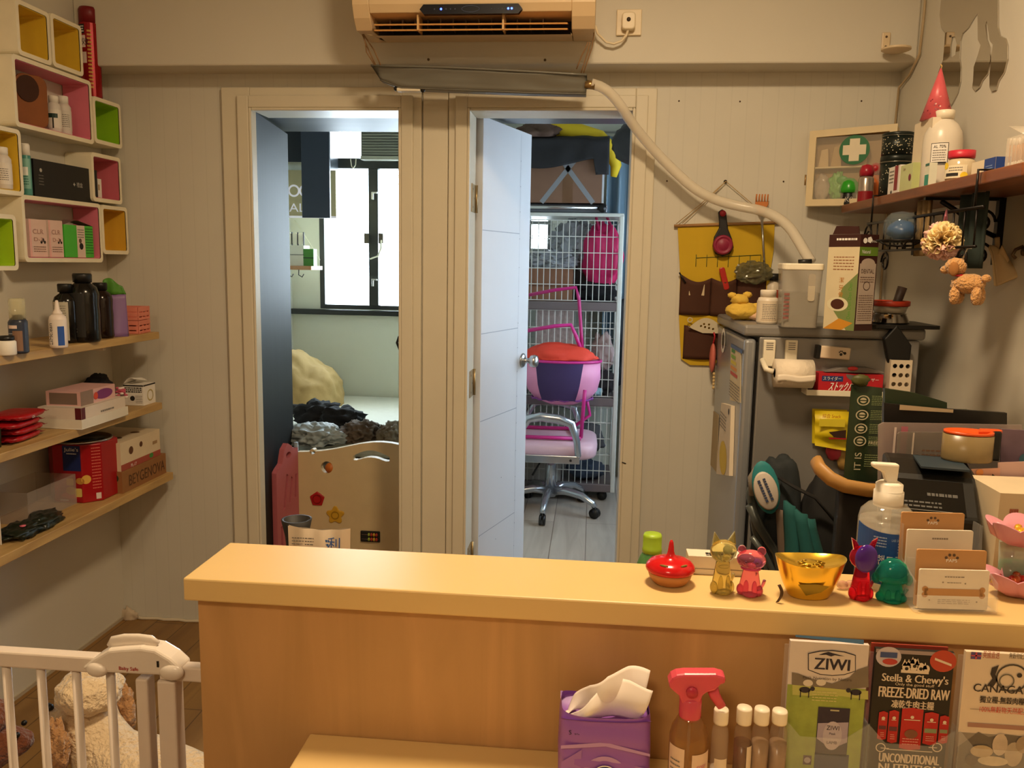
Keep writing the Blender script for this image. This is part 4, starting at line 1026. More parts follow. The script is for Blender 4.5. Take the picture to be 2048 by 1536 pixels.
# shelf 3
b = corner_box(105, 215, 236, 1008, 880, S3)
c0 = on(190, 1012, S3)
tn = thing('biscuit_tin', 'large red octagonal biscuit tin with blue label on the lowest wooden shelf', 'tin', (-1.705, c0.y+.115, S3+.0006), R(0))
rt = .098; ht = top(160, 880, c0.y+.05)-S3
TR = mat('a5151d', .3, .1); oct_ = [(rt*math.cos(R(a))*s, rt*math.sin(R(a))*s) for a, s in ((-62, 1.08), (-28, 1.08), (28, 1.08), (62, 1.08), (118, 1.08), (152, 1.08), (208, 1.08), (242, 1.08))]
mb = MB(); hi = [(x, y, 0) for x, y in oct_]+[(x, y, ht*.94) for x, y in oct_]
mb.add(hi, [tuple(range(8))[::-1]]+[(i, (i+1) % 8, 8+(i+1) % 8, 8+i) for i in range(8)]+[tuple(range(8, 16))], TR)
def face(i):
    a = Vector((*oct_[i], 0)); bb_ = Vector((*oct_[(i+1) % 8], 0)); return plane(a, bb_-a, (0, 0, 1)), (bb_-a).length
f7, w7 = face(7)   # faces -Y: towards the doorway side of the photo
f0, w0 = face(0)
mb.rect(f7, w7*.36, ht*.52, w7*.98, ht*.93, mat('20306e', .4)); mb.text(f7, w7*.67, ht*.84, .012, "Julie's", WPRINT, w7*.5); mb.lines(f7, w7*.5, w7*.86, ht*.78, ht*.82, 1, WPRINT, 3)
bm_, ym_ = mat('c48a3a', .6), mat('d9a94a', .6)
mb.disc(f7, w7*.97-.004, ht*.36, .015, bm_, .001, 20, .011); mb.poly(f7, rrect(w7*.45, ht*.28, w7*.70, ht*.40, .006), ym_, .0012); mb.disc(f7, w7*.60, ht*.2, .018, bm_, .0014, 20, .014); mb.poly(f7, rrect(w7*.74, ht*.10, w7*.98, ht*.24, .004), mat('d9c06a', .6), .0016)
mb.disc(f0, .012, ht*.38, .015, ym_, .001); mb.poly(f7, circ(w7*.6, ht*.12, w7*.36, 24, ht*.05), mat('c9242a', .4), .0007); mb.lines(f0, w0*.5, w0*.95, ht*.2, ht*.9, 14, mat('d96a5c', .5), 5); mb.lines(f7, w7*.2, w7*.5, ht*.02, ht*.06, 1, WPRINT, 5); mb.rect(f0, w0*.65, ht*.04, w0*.9, ht*.14, mat('d9c9c4', .6))
mb.build('body', tn, .003)
MB().lathe([(rt*.93, ht*.93), (rt*.95, ht*.97), (rt*.9, ht*.98), (rt*.86, ht*.95), (0, ht*.95)], STEEL, 32).build('lid', tn)
MB().lathe([(rt*.7, ht*.951), (0, ht*.953)], BLACK, 28).build('lid_disc', tn)['label'] = 'black lid centre'
b = [-1.72, -1.60, 2.75, 2.965, S3+.0006, S3+.075]
cc = on(245, 988, S3)
b[1] = cc.x; b[2] = cc.y+.002; b[0] = -1.80; b[3] = 2.97; b[5] = top(245, 945, cc.y)
carton('brown_kraft_box', 'long brown kraft box with dark lettering on the lowest shelf', 'box', b, mat('93653a', .75), lambda mb, F: (mb.text(F['r'], F['d']*.55, F['h']*.22, F['h']*.5, 'BEYGENOVA', mat('5a3a1e', .7), F['d']*.82), mb.disc(F['f'], F['w']*.88, F['h']*.7, .013, mat('2c3a1c', .6))))
b2 = list(b); b2[4] = b[5]+.0008; b2[5] = top(240, 888, cc.y); b2[1] -= .004; b2[3] -= .03; b2[2] += .004
def prr(mb, F):
    f = F['r']; mb.rect(f, 0, 0, F['d'], F['h']*.22, mat('a34a3c', .6)); mb.disc(f, F['d']*.75, F['h']*.13, .014, GREEN, .001, 18, .009); mb.disc(f, F['d']*.25, F['h']*.62, .014, mat('5a3418', .6)); mb.disc(f, F['d']*.5, F['h']*.7, .010, mat('5a3418', .6)); mb.text(f, F['d']*.3, .002, .011, 'PL-17', WPRINT)
    mb.rect(F['f'], F['w']*.5, F['h']*.55, F['w']*.9, F['h']*.9, mat('7a4a26', .6)); mb.poly(F['t'], circ(F['w']*.7, F['d']*.3, .02, 16), mat('5a3418', .6)); mb.poly(F['t'], circ(F['w']*.75, F['d']*.7, .016, 16), mat('6a4a2a', .6)); mb.rect(f, F['d']*.8, F['h']*.5, F['d']*.92, F['h']*.62, mat('a0825c', .6))
carton('treat_carton', 'white carton with brown spots and red strip stacked on the kraft box', 'box', b2, mat('d9c7a8', .6), prr)
# clear acrylic box and green bags
c = on(60, 1030, S3); ac = thing('clear_plastic_box', 'empty clear plastic box against the wall on the lowest shelf', 'box', (-1.745, c.y+.02, S3+.0006))
for s in ((-.07, .07, -.12, -.118, 0, .10), (-.07, .07, .118, .12, 0, .10), (.068, .07, -.1179, .1179, 0, .10), (-.07, -.068, -.1179, .1179, 0, .10), (-.0679, .0679, -.1179, .1179, 0, .002)): MB().box(*s, mat('cfc0b4', .15, alpha=.18)).build('side', ac, .0005)
for px, py, s, sd, lb, dy in ((45, 1075, (.05, .075, .020), 4, 'dark green treat bag with small pink mark lying at the shelf edge', 0), (85, 1055, (.045, .085, .022), 9, 'black green treat bag lying behind the other one on the lowest shelf', 0)):
    c = on(px, py, S3); bg_ = thing('treat_bag', lb, 'bag', (min(c.x, -1.64)-.0, c.y+.02, S3+.0006), R(10), 'dark treat bags on the lowest shelf')
    mb = MB().blob((0, 0, .016), s, mat('1b2218', .3, 0, .3, 25, bump=.4), sd, .35, 2.2, 4, 0); mb.build('bag', bg_)
    if sd == 4: MB().lathe([(.006, .034), (.009, .038), (0, .039)], mat('d96a7c', .5), 14, c=(.02, -.03, 0)).build('sticker', bg_)
c = on(2, 1090, S3); single('white_card', MB().box(-.03, .03, -.001, .001, 0, .09, PAPER), 'white card edge at the far left of the lowest shelf', 'card', loc=(c.x-.028, c.y+.0, S3+.0006))

# ================================================================ GATE AND DOGS
YG = 1.17
gz = aY(190, 1322, YG).z
GW = mat('e4d5c6', .3)
gx0, gx1 = -1.40, aY(389, 1335, YG).x
gt = thing('baby_gate', 'white metal baby gate beside the counter', 'gate', (0, YG, 0))
zt = aY(100, 1303, YG).z; 
lx0 = aY(163, 1330, YG).x; lx1 = aY(362, 1345, YG).x; px0 = aY(326, 1450, YG).x; px1 = aY(362, 1450, YG).x
MB().box(gx0, lx0+.03, -.011, .011, zt-.026, zt, GW).build('top_rail', gt, .003)
MB().box(lx1-.03, -.55, -.011, .011, zt-.030, zt-.006, GW).build('top_rail', gt, .003)
MB().box(gx0, -.55, -.013, .013, .03, .06, GW).build('bottom_rail', gt, .003)
MB().box(px0, px1, -.014, .014, .0601, zt-.03, GW).build('post', gt, .003)
MB().box(-.578, -.560, -.013, .013, .0601, zt-.031, GW).build('post', gt, .003)
MB().box(gx0-.02, gx0-.0005, -.014, .014, 0, zt, GW).build('post', gt, .003)
x = aY(20, 1400, YG).x; st = (aY(290, 1400, YG).x-aY(82, 1400, YG).x)/3
bars = [aY(p_, 1400, YG).x for p_ in (18, 86, 156, 224)]
for xx in bars+[bars[0]-st*k for k in (1, 2, 3, 4)]: MB().cyl((xx, 0, .0602), (xx, 0, zt-.0265), .0068, GW, 14).build('bar', gt)
xx = aY(292, 1400, YG).x; MB().box(xx-.010, xx+.010, -.012, .012, .0601, zt-.03, GW).build('bar', gt, .003)
# lock housing
fr = plane((0, -.018, 0), (1, 0, 0), (0, 0, 1)); L = lx1-lx0
def G(px, py): q = aY(px, py, YG-.018); return (q.x, q.z)
HW = mat('e9ddcf', .25)
pl = [G(161, 1338), G(185, 1318), G(215, 1300), G(245, 1297), G(280, 1295), G(310, 1300), G(340, 1318), G(362, 1338), G(358, 1350), G(330, 1353), G(250, 1349), G(185, 1346)]
hs = thing  # keep name free
lk = MB().prism(pl[::-1], HW, .036, fr).build('lock_housing', gt, .007, seg=3)
mb = MB(); fr2 = plane((0, -.0182, 0), (1, 0, 0), (0, 0, 1)); q0 = G(258, 1340); mb.text(fr2, q0[0], q0[1], .0055, 'Baby Safe', mat('b5202a', .5, var=0), .031, .001, .0001); mb.rect(fr2, *G(314, 1334), *G(318, 1322), BLACK); mb.build('lettering', lk)
for c_ in ((193, 1340, .012), (342, 1346, .013)):
    q = G(c_[0], c_[1]); MB().ell((q[0], -.016, q[1]-.0), (c_[2]*1.5, .008, c_[2]), HW).build('lock_knuckle', gt)
hn = [G(*p_) for p_ in ((212, 1303), (219, 1292), (240, 1288), (268, 1288), (292, 1291), (305, 1300))]
MB().tube([(a, -.004, b) for a, b in hn], [.0028, .0035, .0035, .0035, .0035, .003], HW, 10, False, 3.0).build('release_handle', gt)
# latch plate to the counter side
# dogs
def fur(h): return mat(h, .95, 0, .12, 60, bump=1., bscale=90, sheen=.5)
def dog(label, loc, rz, f1, f2, s=1., head=(0, 0)):
    import bmesh
    t = thing('poodle', label, 'dog', loc, rz)
    J = dict(pelvis=(-.16, 0, .25), mid=(-.04, 0, .255), chest=(.09, 0, .24), neck=(.155, 0, .27), head=(.20, 0, .325),
             fl1=(.09, .055, .13), fl2=(.09, .055, .06), fl3=(.10, .055, .018), fr1=(.09, -.055, .13), fr2=(.09, -.055, .06), fr3=(.10, -.055, .018),
             hl1=(-.15, .06, .13), hl2=(-.19, .06, .075), hl3=(-.17, .06, .018), hr1=(-.15, -.06, .13), hr2=(-.19, -.06, .075), hr3=(-.17, -.06, .018),
             t1=(-.22, 0, .27), t2=(-.24, 0, .33), sn=(.27, head[0]*.3, .315), sn2=(.295, head[0]*.4, .308))
    rad = dict(pelvis=.075, mid=.072, chest=.082, neck=.055, head=.078, fl1=.038, fl2=.03, fl3=.03, fr1=.038, fr2=.03, fr3=.03, hl1=.046, hl2=.03, hl3=.03, hr1=.046, hr2=.03, hr3=.03, t1=.018, t2=.035, sn=.034, sn2=.026)
    E_ = [('pelvis', 'mid'), ('mid', 'chest'), ('chest', 'neck'), ('neck', 'head'), ('chest', 'fl1'), ('fl1', 'fl2'), ('fl2', 'fl3'), ('chest', 'fr1'), ('fr1', 'fr2'), ('fr2', 'fr3'), ('pelvis', 'hl1'), ('hl1', 'hl2'), ('hl2', 'hl3'), ('pelvis', 'hr1'), ('hr1', 'hr2'), ('hr2', 'hr3'), ('pelvis', 't1'), ('t1', 't2'), ('head', 'sn'), ('sn', 'sn2')]
    ks = list(J); me = bpy.data.meshes.new('body'); me.from_pydata([tuple(c*s for c in J[k]) for k in ks], [(ks.index(a), ks.index(b)) for a, b in E_], [])
    o = bpy.data.objects.new('body', me); C.objects.link(o); o.parent = t
    m = o.modifiers.new('skin', 'SKIN'); m.use_smooth_shade = True
    for i, k in enumerate(ks): me.skin_vertices[0].data[i].radius = (rad[k]*s, rad[k]*s)
    me.skin_vertices[0].data[0].use_root = True
    q = o.modifiers.new('sub', 'SUBSURF'); q.levels = 3; q.render_levels = 3
    tx = bpy.data.textures.new('curl', 'CLOUDS'); tx.noise_scale = .022; dm = o.modifiers.new('fluff', 'DISPLACE'); dm.texture = tx; dm.strength = .012*s; dm.texture_coords = 'LOCAL'
    me.materials.append(f1)
    hy = head[0]
    for sy in (-1, 1):
        MB().blob((.185*s, sy*.078*s, .315*s), (.028*s, .018*s, .055*s), f2, 3+sy, .3, 3, 4).build('ear', t)
        MB().ell((.268*s, sy*.030*s, .352*s), .0075*s, BLACK, 12).build('eye', t)
    MB().blob((.185*s, 0, .395*s), (.062*s, .064*s, .045*s), f1, 9, .12, 3, 4).build('topknot', t)
    MB().ell((.325*s, hy*.4*s, .322*s), (.011*s, .013*s, .009*s), BLACK, 12).build('nose', t)
    return t
hd = aZ(150, 1500, .36)
dog('cream poodle standing behind the baby gate', (hd.x+.17, hd.y+.03, 0), R(180-20), fur('ecd3ac'), fur('c0905f'), 1.12)
hd = aZ(-8, 1500, .30)
dog('reddish brown poodle at the lower left photo edge behind the gate', (hd.x-.21, hd.y-.02, 0), R(20), fur('7c452a'), fur('5c2f1c'), .9)

# ================================================================ AIR CONDITIONER AND DRIP TRAY
AX0, AX1 = aY(716, 45, 2.74).x, aY(1190, 50, 2.74).x
def az(py, Y, px=960): return aY(px, py, Y).z
prof = [(2.899, az(84, 2.899)), (2.80, az(72, 2.80)), (2.72, az(60, 2.72)+.0), (2.69, az(34, 2.69)), (2.672, az(6, 2.672)), (2.665, az(-60, 2.665)), (2.665, az(-60, 2.665)+.12), (2.70, az(-60, 2.665)+.17), (2.899, az(-60, 2.665)+.18)]
acu = thing('air_conditioner', 'cream wall air conditioner with open louvre above the doorways', 'air conditioner', ((AX0+AX1)/2, 2.899, az(84, 2.899)))
ox, oz = acu.location.x, acu.location.z; hw = (AX1-AX0)/2
ACM = mat('e0c49a', .4, 0, .04, 3)
# body with a real recess for the air outlet
rz0, rz1 = az(66, 2.70), az(27, 2.70)
lx0_, lx1_ = aY(742, 50, 2.70).x-ox, aY(1143, 50, 2.70).x-ox
def sec(P, x0, x1, mb, m, inset=0.):
    n = len(P); vs = [(x0, y-2.899, z-oz) for y, z in P]+[(x1, y-2.899, z-oz) for y, z in P]
    mb.add(vs, [tuple(range(n)), tuple(range(2*n-1, n-1, -1))]+[(i, i+n, (i+1) % n+n, (i+1) % n) for i in range(n)], m)
lower = [(2.899, prof[0][1]), (2.80, prof[1][1]), (2.722, rz0), (2.80, rz0+.012), (2.82, rz1-.0), (2.684, rz1), (2.672, prof[4][1]), (2.665, prof[5][1]), (2.665, prof[6][1]), (2.70, prof[7][1]), (2.899, prof[8][1])]
mb = MB(); sec(lower, lx0_, lx1_, mb, ACM); sec(prof, lx1_, hw, mb, ACM)
pL = [(y, z) for y, z in prof]; sec(pL, -hw, lx0_, mb, ACM)
mb.build('body', acu, .004)
MB().box(lx0_+.001, lx1_-.001, 2.795-2.899, 2.80-2.899, rz0-oz+.014, rz1-oz-.001, mat('2a211b', .6)).build('outlet', acu)
for k in range(13):
    xx = lx0_+.05+k*(lx1_-lx0_-.14)/12; MB().box(xx-.002, xx+.002, -.155, -.106, rz1-oz-.034, rz1-oz-.004, mat('6b5a48', .5)).build('vane', acu)
for zz, dd, nm in ((az(45, 2.70)-oz, -.004, 'louvre'), (az(58, 2.71)-oz, .0, 'louvre')):
    MB().add([(lx0_+.012, -.205, zz-.008), (lx1_-.012, -.205, zz-.008), (lx1_-.012, -.13, zz+.010), (lx0_+.012, -.13, zz+.010), (lx0_+.012, -.207, zz-.004), (lx1_-.012, -.207, zz-.004), (lx1_-.012, -.132, zz+.014), (lx0_+.012, -.132, zz+.014)], [(0, 3, 2, 1), (4, 5, 6, 7), (0, 1, 5, 4), (1, 2, 6, 5), (2, 3, 7, 6), (3, 0, 4, 7)], mat('d9a05c', .4)).build(nm, acu)
for px in (837, 1007):
    xx = aY(px, 40, 2.7).x-ox; MB().box(xx-.003, xx+.003, -.210, -.15, az(58, 2.7)-oz-.004, az(30, 2.7)-oz, mat('d9b077', .4)).build('louvre_arm', acu)
q0, q1 = aY(840, 22, 2.668), aY(1045, 14, 2.668)
yy = 2.664-2.899; zc_ = aY(943, 19, 2.668).z-oz; hd_ = .014; xa_, xb_ = q0.x-ox, q1.x-ox
dp = plane((0, yy-.001, 0), (1, 0, 0), (0, -.05, 1))
mb = MB().prism([(xa_, zc_), (xa_+.012, zc_-hd_), (xb_-.012, zc_-hd_), (xb_, zc_), (xb_-.012, zc_+hd_), (xa_+.012, zc_+hd_)], mat('10131f', .25), .02, dp)
dk = mat('3a4258', .5, var=0)
mb.ring(dp, (xa_+xb_)/2, zc_, .028, .0018, dk, .0012, 24, .010)
for px in (870, 893, 902, 911): mb.disc(dp, aY(px, 19, 2.668).x-ox, zc_, .0022, dk, .0012)
for px in (984, 991, 998, 1005, 1010): mb.disc(dp, aY(px, 19, 2.668).x-ox, zc_, .0014, dk, .0012)
mb.build('display', acu)
for px in (883, 1017, 1024):
    xx = aY(px, 19, 2.668).x-ox; MB().disc(dp, xx, zc_, .0032, mat('3a55ff', .4, emit=9, var=0), .0016).build('indicator_light', acu)['label'] = 'glowing blue light'

# drip tray slung under the unit
TY = 2.80
def T(px, py, Y=TY): return aY(px, py, Y)
TM = mat('75736a', .35, .25, .12, 5, bump=.15)
top_ = [T(742, 131), T(900, 135), T(1060, 143), T(1174, 150)]
bot_ = [T(757, 156), T(800, 172), T(1060, 182), T(1172, 184)]
mb = MB(); Dp = .085
def fv(k, u): i = min(int(u*(len(k)-1)), len(k)-2); return k[i].lerp(k[i+1], u*(len(k)-1)-i)
mb.sheet(lambda u, v: fv(top_, u).lerp(fv(bot_, u), v)+Vector((0, .018*math.sin(v*1.5)+.004*noise.noise(Vector((u*6, v*3, 0))), 0)), 24, 6, TM, -.003)
mb.sheet(lambda u, v: fv(bot_, u)+Vector((0, .018+Dp*.6*v, .0)), 24, 2, TM, .003)
mb.sheet(lambda u, v: fv(bot_, 1-u)+Vector((0, .018+Dp*.6+.02*v, (fv(top_, 1-u)-fv(bot_, 1-u)).z*v)), 24, 3, TM, -.003)
for e_, s in ((0, 1), (1, -1)):
    a_, b_ = fv(top_, e_), fv(bot_, e_)
    mb.add([a_, b_+Vector((0, .018, 0)), b_+Vector((0, .018+Dp*.6, 0)), a_+Vector((0, .09, 0))], [(0, 1, 2, 3), (3, 2, 1, 0)], TM)
dt = thing('drip_tray', 'long grey metal drip tray hanging under the air conditioner', 'tray', (0, 0, 0))
mb.build('trough', dt)
MB().tube([fv(top_, i/10)+Vector((0, -.001, 0)) for i in range(11)], .004, TM, 6).build('rolled_edge', dt)
a_, b_ = T(790, 172), T(838, 174); MB().box(a_.x, b_.x, TY+.02, TY+.05, a_.z-.012, a_.z+.0, CREAM).build('joint_block', dt, .003)
for q in (T(788, 171), T(842, 174)): MB().ell((q.x, TY+.03, q.z-.004), .008, BLACK, 10).build('rubber_pad', dt)
q = T(1176, 166); MB().cyl((q.x-.01, TY+.02, q.z), (q.x+.022, TY+.02, q.z-.003), .014, mat('a8895a', .3, .8), 16).build('outlet_nozzle', dt)['label'] = 'brass outlet nozzle'
STR = mat('8d6c48', .8)
grpA = (((716, 48), (735, 95), (752, 131)), ((722, 62), (748, 100), (762, 132)), ((728, 74), (733, 104), (750, 131)))
grpB = (((1189, 45), (1184, 95), (1167, 146)), ((1176, 84), (1163, 112), (1153, 138)), ((1180, 84), (1172, 115), (1162, 146)))
for g_, lb in ((grpA, 'brown string tied round the left end of the drip tray'), (grpB, 'brown string tied round the right end of the drip tray')):
    mb = MB()
    for k in g_:
        P = [T(*k[0], 2.76), T(*k[1], 2.78), T(*k[2], 2.798)]; P = [P[0], P[0].lerp(P[1], .5)+Vector((.001, 0, -.001)), P[1], P[1].lerp(P[2], .5), P[2]]; mb.tube(P, .0022, STR, 6)
    single('hanging_string', mb, lb, 'string', 'strings holding the drip tray')
# hose
HS = mat('e9dfcb', .25, 0, .05, 5, alpha=.62)
hp = [(1182, 167, 2.82), (1210, 176, 2.83), (1238, 205, 2.85), (1262, 245, 2.88), (1300, 292, 2.93), (1340, 334, 2.95), (1390, 380, 2.95), (1435, 402, 2.95), (1480, 413, 2.94), (1520, 420, 2.92), (1553, 433, 2.88), (1580, 455, 2.84), (1597, 482, 2.80), (1612, 508, 2.76), (1622, 524, 2.74)]
P = [aY(*p) for p in hp]
for _ in range(2):
    Q = [P[0]]
    for a_, b_ in zip(P, P[1:]): Q += [a_.lerp(b_, .25), a_.lerp(b_, .75)]
    P = Q+[P[-1]]
single('drain_hose', MB().tube(P, .0165, HS, 14), 'translucent drain hose running from the drip tray down to the water container', 'hose')
# socket with plug
q0, q1 = aY(1232, 73, 2.8995), aY(1284, 19, 2.8995)
sk = thing('wall_socket', 'white square wall socket right of the air conditioner', 'socket', ((q0.x+q1.x)/2, 2.8995, (q0.z+q1.z)/2))
sw = (q1.x-q0.x)/2; MB().box(-sw, sw, -.009, 0, -sw, sw, mat('e0cda8', .4)).build('plate', sk, .002)
pgm = mat('e6d6b6', .4)
pz = aY(1257, 43, 2.88).z; px_ = aY(1257, 43, 2.88).x
pg = thing('plug', 'cream plug with dark centre pushed into the wall socket', 'plug', (px_, 2.8895, pz))
MB().prism(rrect(-.022, -.028, .022, .026, .012, 4), pgm, .026, plane((0, -.027, 0), (1, 0, 0), (0, 0, 1))).build('body', pg, .004)
MB().lathe([(.0065, 0), (.0065, .003), (0, .003)], mat('3a2c20', .5), 16, M=Matrix.Translation((0, -.0265, .002)) @ Matrix.Rotation(R(90), 4, 'X')).build('fuse_dot', pg)
mb = MB().tube([(0, -.014, -.026), (-.006, -.016, -.045), (-.02, -.018, -.062), (-.045, -.018, -.071), (-.07, -.02, -.066), (-.098, -.03, -.042), (-.106, -.04, -.02)], .0042, pgm, 8)
mb.build('cord', pg)
# screws on the beam, white bracket and round holder, corner cable
sc_ = [((857, 119), 'left'), ((1090, 120), 'right')]
for (px, py), s in sc_:
    q = aY(px, py, 2.8995); single('wall_screw', MB().lathe([(.0045, 0), (.004, .003), (0, .0035)], mat('6a563c', .5, .5), 12, M=Matrix.Rotation(R(90), 4, 'X')), s+' screw head in the beam between the air conditioner and its drip tray', 'screw', 'screws in the beam', loc=tuple(q))
q = aY(1771, 85, 2.8995); wbk = thing('wall_bracket', 'white wall bracket with a round arm near the right corner', 'bracket', tuple(q))
BR = mat('dcc6a2', .4)
MB().box(-.013, .013, -.006, 0, -.028, .030, BR).build('plate', wbk, .003)
for z_ in (-.014, .016): MB().lathe([(.0038, 0), (.003, .002), (0, .002)], mat('5a452c', .5), 12, M=Matrix.Translation((0, -.006, z_)) @ Matrix.Rotation(R(90), 4, 'X')).build('screw', wbk)
MB().lathe([(0, -.040), (.034, -.038), (.044, -.034), (.044, -.028), (.036, -.026), (0, -.026)], BR, 28, c=(.02, -.045, 0)).build('round_arm', wbk, .001)
cabm = mat('b59f7c', .5)
P = [aX(1833, -60, .994), aX(1830, 20, .994), aX(1824, 78, .994), aX(1815, 120, .994)]
P = [Vector((.992, 2.85, 2.68)), Vector((.992, 2.85, 2.2)), Vector((.992, 2.86, 2.10)), Vector((.992, 2.93, 2.055)), Vector((.990, 3.018, 2.03)), Vector((.985, 3.022, 1.7)), Vector((.985, 3.022, 1.2))]
single('corner_cable', MB().tube(P, .004, cabm, 8), 'thin cable running down the right corner of the room', 'cable')

# ================================================================ RIGHT WALL SHELF AND WHAT STANDS ON IT
BW = wood('5c3016', '8a4e26', .4, (1, 10, 1), 4, 'brown_shelf')
ZS = aX(1685, 410, .80).z; XS = .80
ys0 = aX(2043, 355, XS).y
rs = thing('brown_wall_shelf', 'dark brown wooden shelf on the right wall above the fridge', 'shelf', (XR, 2.4, ZS))
MB().box(XS-XR, -.0005, ys0-2.4, 2.90-2.4, -.026, 0, BW).build('board', rs, .003)
IR = mat('17120f', .4, .5)
def spiral(c, r, turns, u, v, m, mb, th=.004, n=22, a0=0.):
    c = Vector(c); u = Vector(u); v = Vector(v)
    mb.tube([c+(u*math.cos(a0+turns*2*math.pi*i/n)+v*math.sin(a0+turns*2*math.pi*i/n))*(r*(1-.62*i/n)) for i in range(n+1)], th, m, 6)
# iron bracket at the near end
yb0 = aX(2003, 430, .995).y-2.4
mb = MB().box(-.016, -.0005, yb0-.009, yb0+.009, -.19, -.027, IR); mb.box(XS-XR+.01, -.016, yb0-.006, yb0+.006, -.034, -.027, IR); mb.build('iron_bracket', rs)
mb = MB().tube([(-.016, yb0, -.12), (-.06, yb0, -.10), (-.11, yb0, -.06), (-.15, yb0, -.036)], .006, IR, 8); mb.build('brace', rs)
for z_, s in ((-.085, 1), (-.165, 1)):
    mb = MB(); spiral((-.050, yb0, z_), .032, 1.3, (1, 0, 0), (0, 0, s), IR, mb, .0035); mb.build('scroll', rs)
MB().box(-.012, -.0005, .36, .378, -.16, -.027, IR).build('iron_bracket', rs)
# hanging rack under the shelf
XK = .792
y_a, y_b = aX(1742, 400, XK).y, aX(1960, 400, XK).y
rk = thing('hanging_iron_rack', 'black scrolled iron rack hanging under the brown shelf', 'rack', (XK, y_b, ZS))
Lk = y_a-y_b
mb = MB()
for y_ in (.02, Lk-.02): MB().tube([(.03, y_, .0035), (-.0005, y_, .0035), (-.0005, y_, -.03), (-.0005, y_, -.075)], .0028, IR, 6).build('hook', rk)
MB().tube([(0, -.02, -.075), (0, Lk+.01, -.075)], .004, IR, 8).build('top_bar', rk)
MB().tube([(0, .0, -.155), (0, Lk-.02, -.155)], .0032, IR, 8).build('lower_bar', rk)
for i in range(13): MB().tube([(0, .01+i*(Lk-.03)/12, -.075), (0, .01+i*(Lk-.03)/12, -.155)], .0022, IR, 5).build('rack_bar', rk)
for y_, z_, r_ in ((Lk-.0, -.112, .036), (Lk-.16, -.186, .030), (.06, -.182, .026)):
    mb = MB(); spiral((0, y_, z_), r_, 1.25, (0, 1, 0), (0, 0, 1), IR, mb, .0028); mb.build('scroll', rk)
q = aX(1800, 482, .775); cup = (q.x-XK, q.y-y_b, q.z-ZS)
mb = MB().tube([(cup[0]+.055*math.cos(t), cup[1]+.055*math.sin(t), cup[2]) for t in [2*math.pi*i/28 for i in range(28)]], .003, IR, 6, True)
mb.tube([(cup[0]+.03*math.cos(t), cup[1]+.03*math.sin(t), cup[2]-.012) for t in [2*math.pi*i/20 for i in range(20)]], .0025, IR, 6, True)
for t in (0, 1.57, 3.14, 4.71): mb.tube([(cup[0]+.055*math.cos(t), cup[1]+.055*math.sin(t), cup[2]), (cup[0]+.03*math.cos(t), cup[1]+.03*math.sin(t), cup[2]-.012), (cup[0], cup[1], cup[2]-.014)], .0022, IR, 5)
mb.tube([(0, cup[1]+.02, -.155), (cup[0]+.02, cup[1]+.05, cup[2])], .003, IR, 6); mb.build('ring_holder', rk)
# things hanging in / on it
bl = thing('toy_ball', 'clear ball with blue inside sitting in the rack ring', 'ball', (XK+cup[0], y_b+cup[1], ZS+cup[2]-.008))
MB().lathe([(0, 0), (.020, .002), (.036, .014), (.044, .036), (.040, .062), (.026, .078), (0, .083)], mat('8fa0a8', .05, alpha=.22, spec=.9), 28).build('shell', bl)
MB().blob((.002, -.0, .034), (.035, .035, .026), mat('1f4a7c', .35), 3, .2, 2, 3).build('blue_filling', bl)
pq = aX(1884, 482, .775)
pf = thing('mesh_sponge', 'yellow and pink mesh bath sponge hanging from the rack', 'sponge', tuple(pq))
mb = MB(); fm = [mat('e8c98a', .8), mat('e6b8aa', .8), mat('eed6a0', .8)]
rr = random.Random(4)
for i in range(70):
    th, ph = rr.uniform(0, 6.28), math.acos(rr.uniform(-1, 1)); d = Vector((math.sin(ph)*math.cos(th), math.sin(ph)*math.sin(th), math.cos(ph)))
    o_ = d.orthogonal().normalized(); b_ = d.cross(o_); m_ = fm[1] if (d.x < -.1 and d.y > .1) or d.z < -.55 else fm[(i % 2)*2]
    mb.sheet(lambda u, v: d*(.012+.028*v+.003*math.sin(u*25+i))+(o_*math.cos(u*6.283)+b_*math.sin(u*6.283))*(.003+.010*v+.002*math.sin(u*31)), 18, 3, m_, .0008)
mb.build('ruffles', pf); MB().tube([(0, 0, .04), (.004, 0, .07), (XK-pq.x-.004, .0, ZS-.158-pq.z)], .0022, mat('c2768a', .7), 6).build('string', pf)
tq = aX(1938, 556, .80)
td = thing('plush_dog', 'small tan plush dog hanging from the rack by a ring', 'plush toy', tuple(tq), R(48)); td.scale = (.84, .84, .84)
TF = mat('c8945a', .95, 0, .2, 60, bump=1., bscale=120, sheen=.3)
mb = MB()
mb.blob((0, .0, -.015), (.026, .042, .026), TF, 2, .12, 3, 3); mb.blob((0, .034, .028), (.024, .026, .023), TF, 3, .12, 3, 3)
for y_, x_ in ((.024, .012), (.026, -.014), (-.026, .012), (-.026, -.014)): mb.blob((x_, y_, -.045), (.012, .013, .024), TF, 5, .12, 3, 3)
mb.blob((0, .058, .020), (.012, .014, .011), TF, 6, .1, 3, 3); mb.build('body', td)
for x_ in (-.023, .023): MB().blob((x_, .030, .022), (.007, .012, .018), mat('9c6836', .95), 3, .1, 3, 3).build('ear', td)
MB().ell((0, .070, .024), .004, BLACK, 10).build('nose', td); MB().ell((-.008, -.043, .0), (.01, .012, .01), TF, 10).build('tail', td)
MB().tube([(.018*math.cos(t), .024+.012*math.sin(t), .006) for t in [6.283*i/16 for i in range(16)]], .003, RED, 6, True).build('collar', td)
MB().tube([(0, .02, .045), (0, .01, .075), (.0, .0, (ZS-.158-tq.z)/.84)], .0022, STEEL, 6).build('hanging_ring', td)
cq = aX(1940, 430, .86)
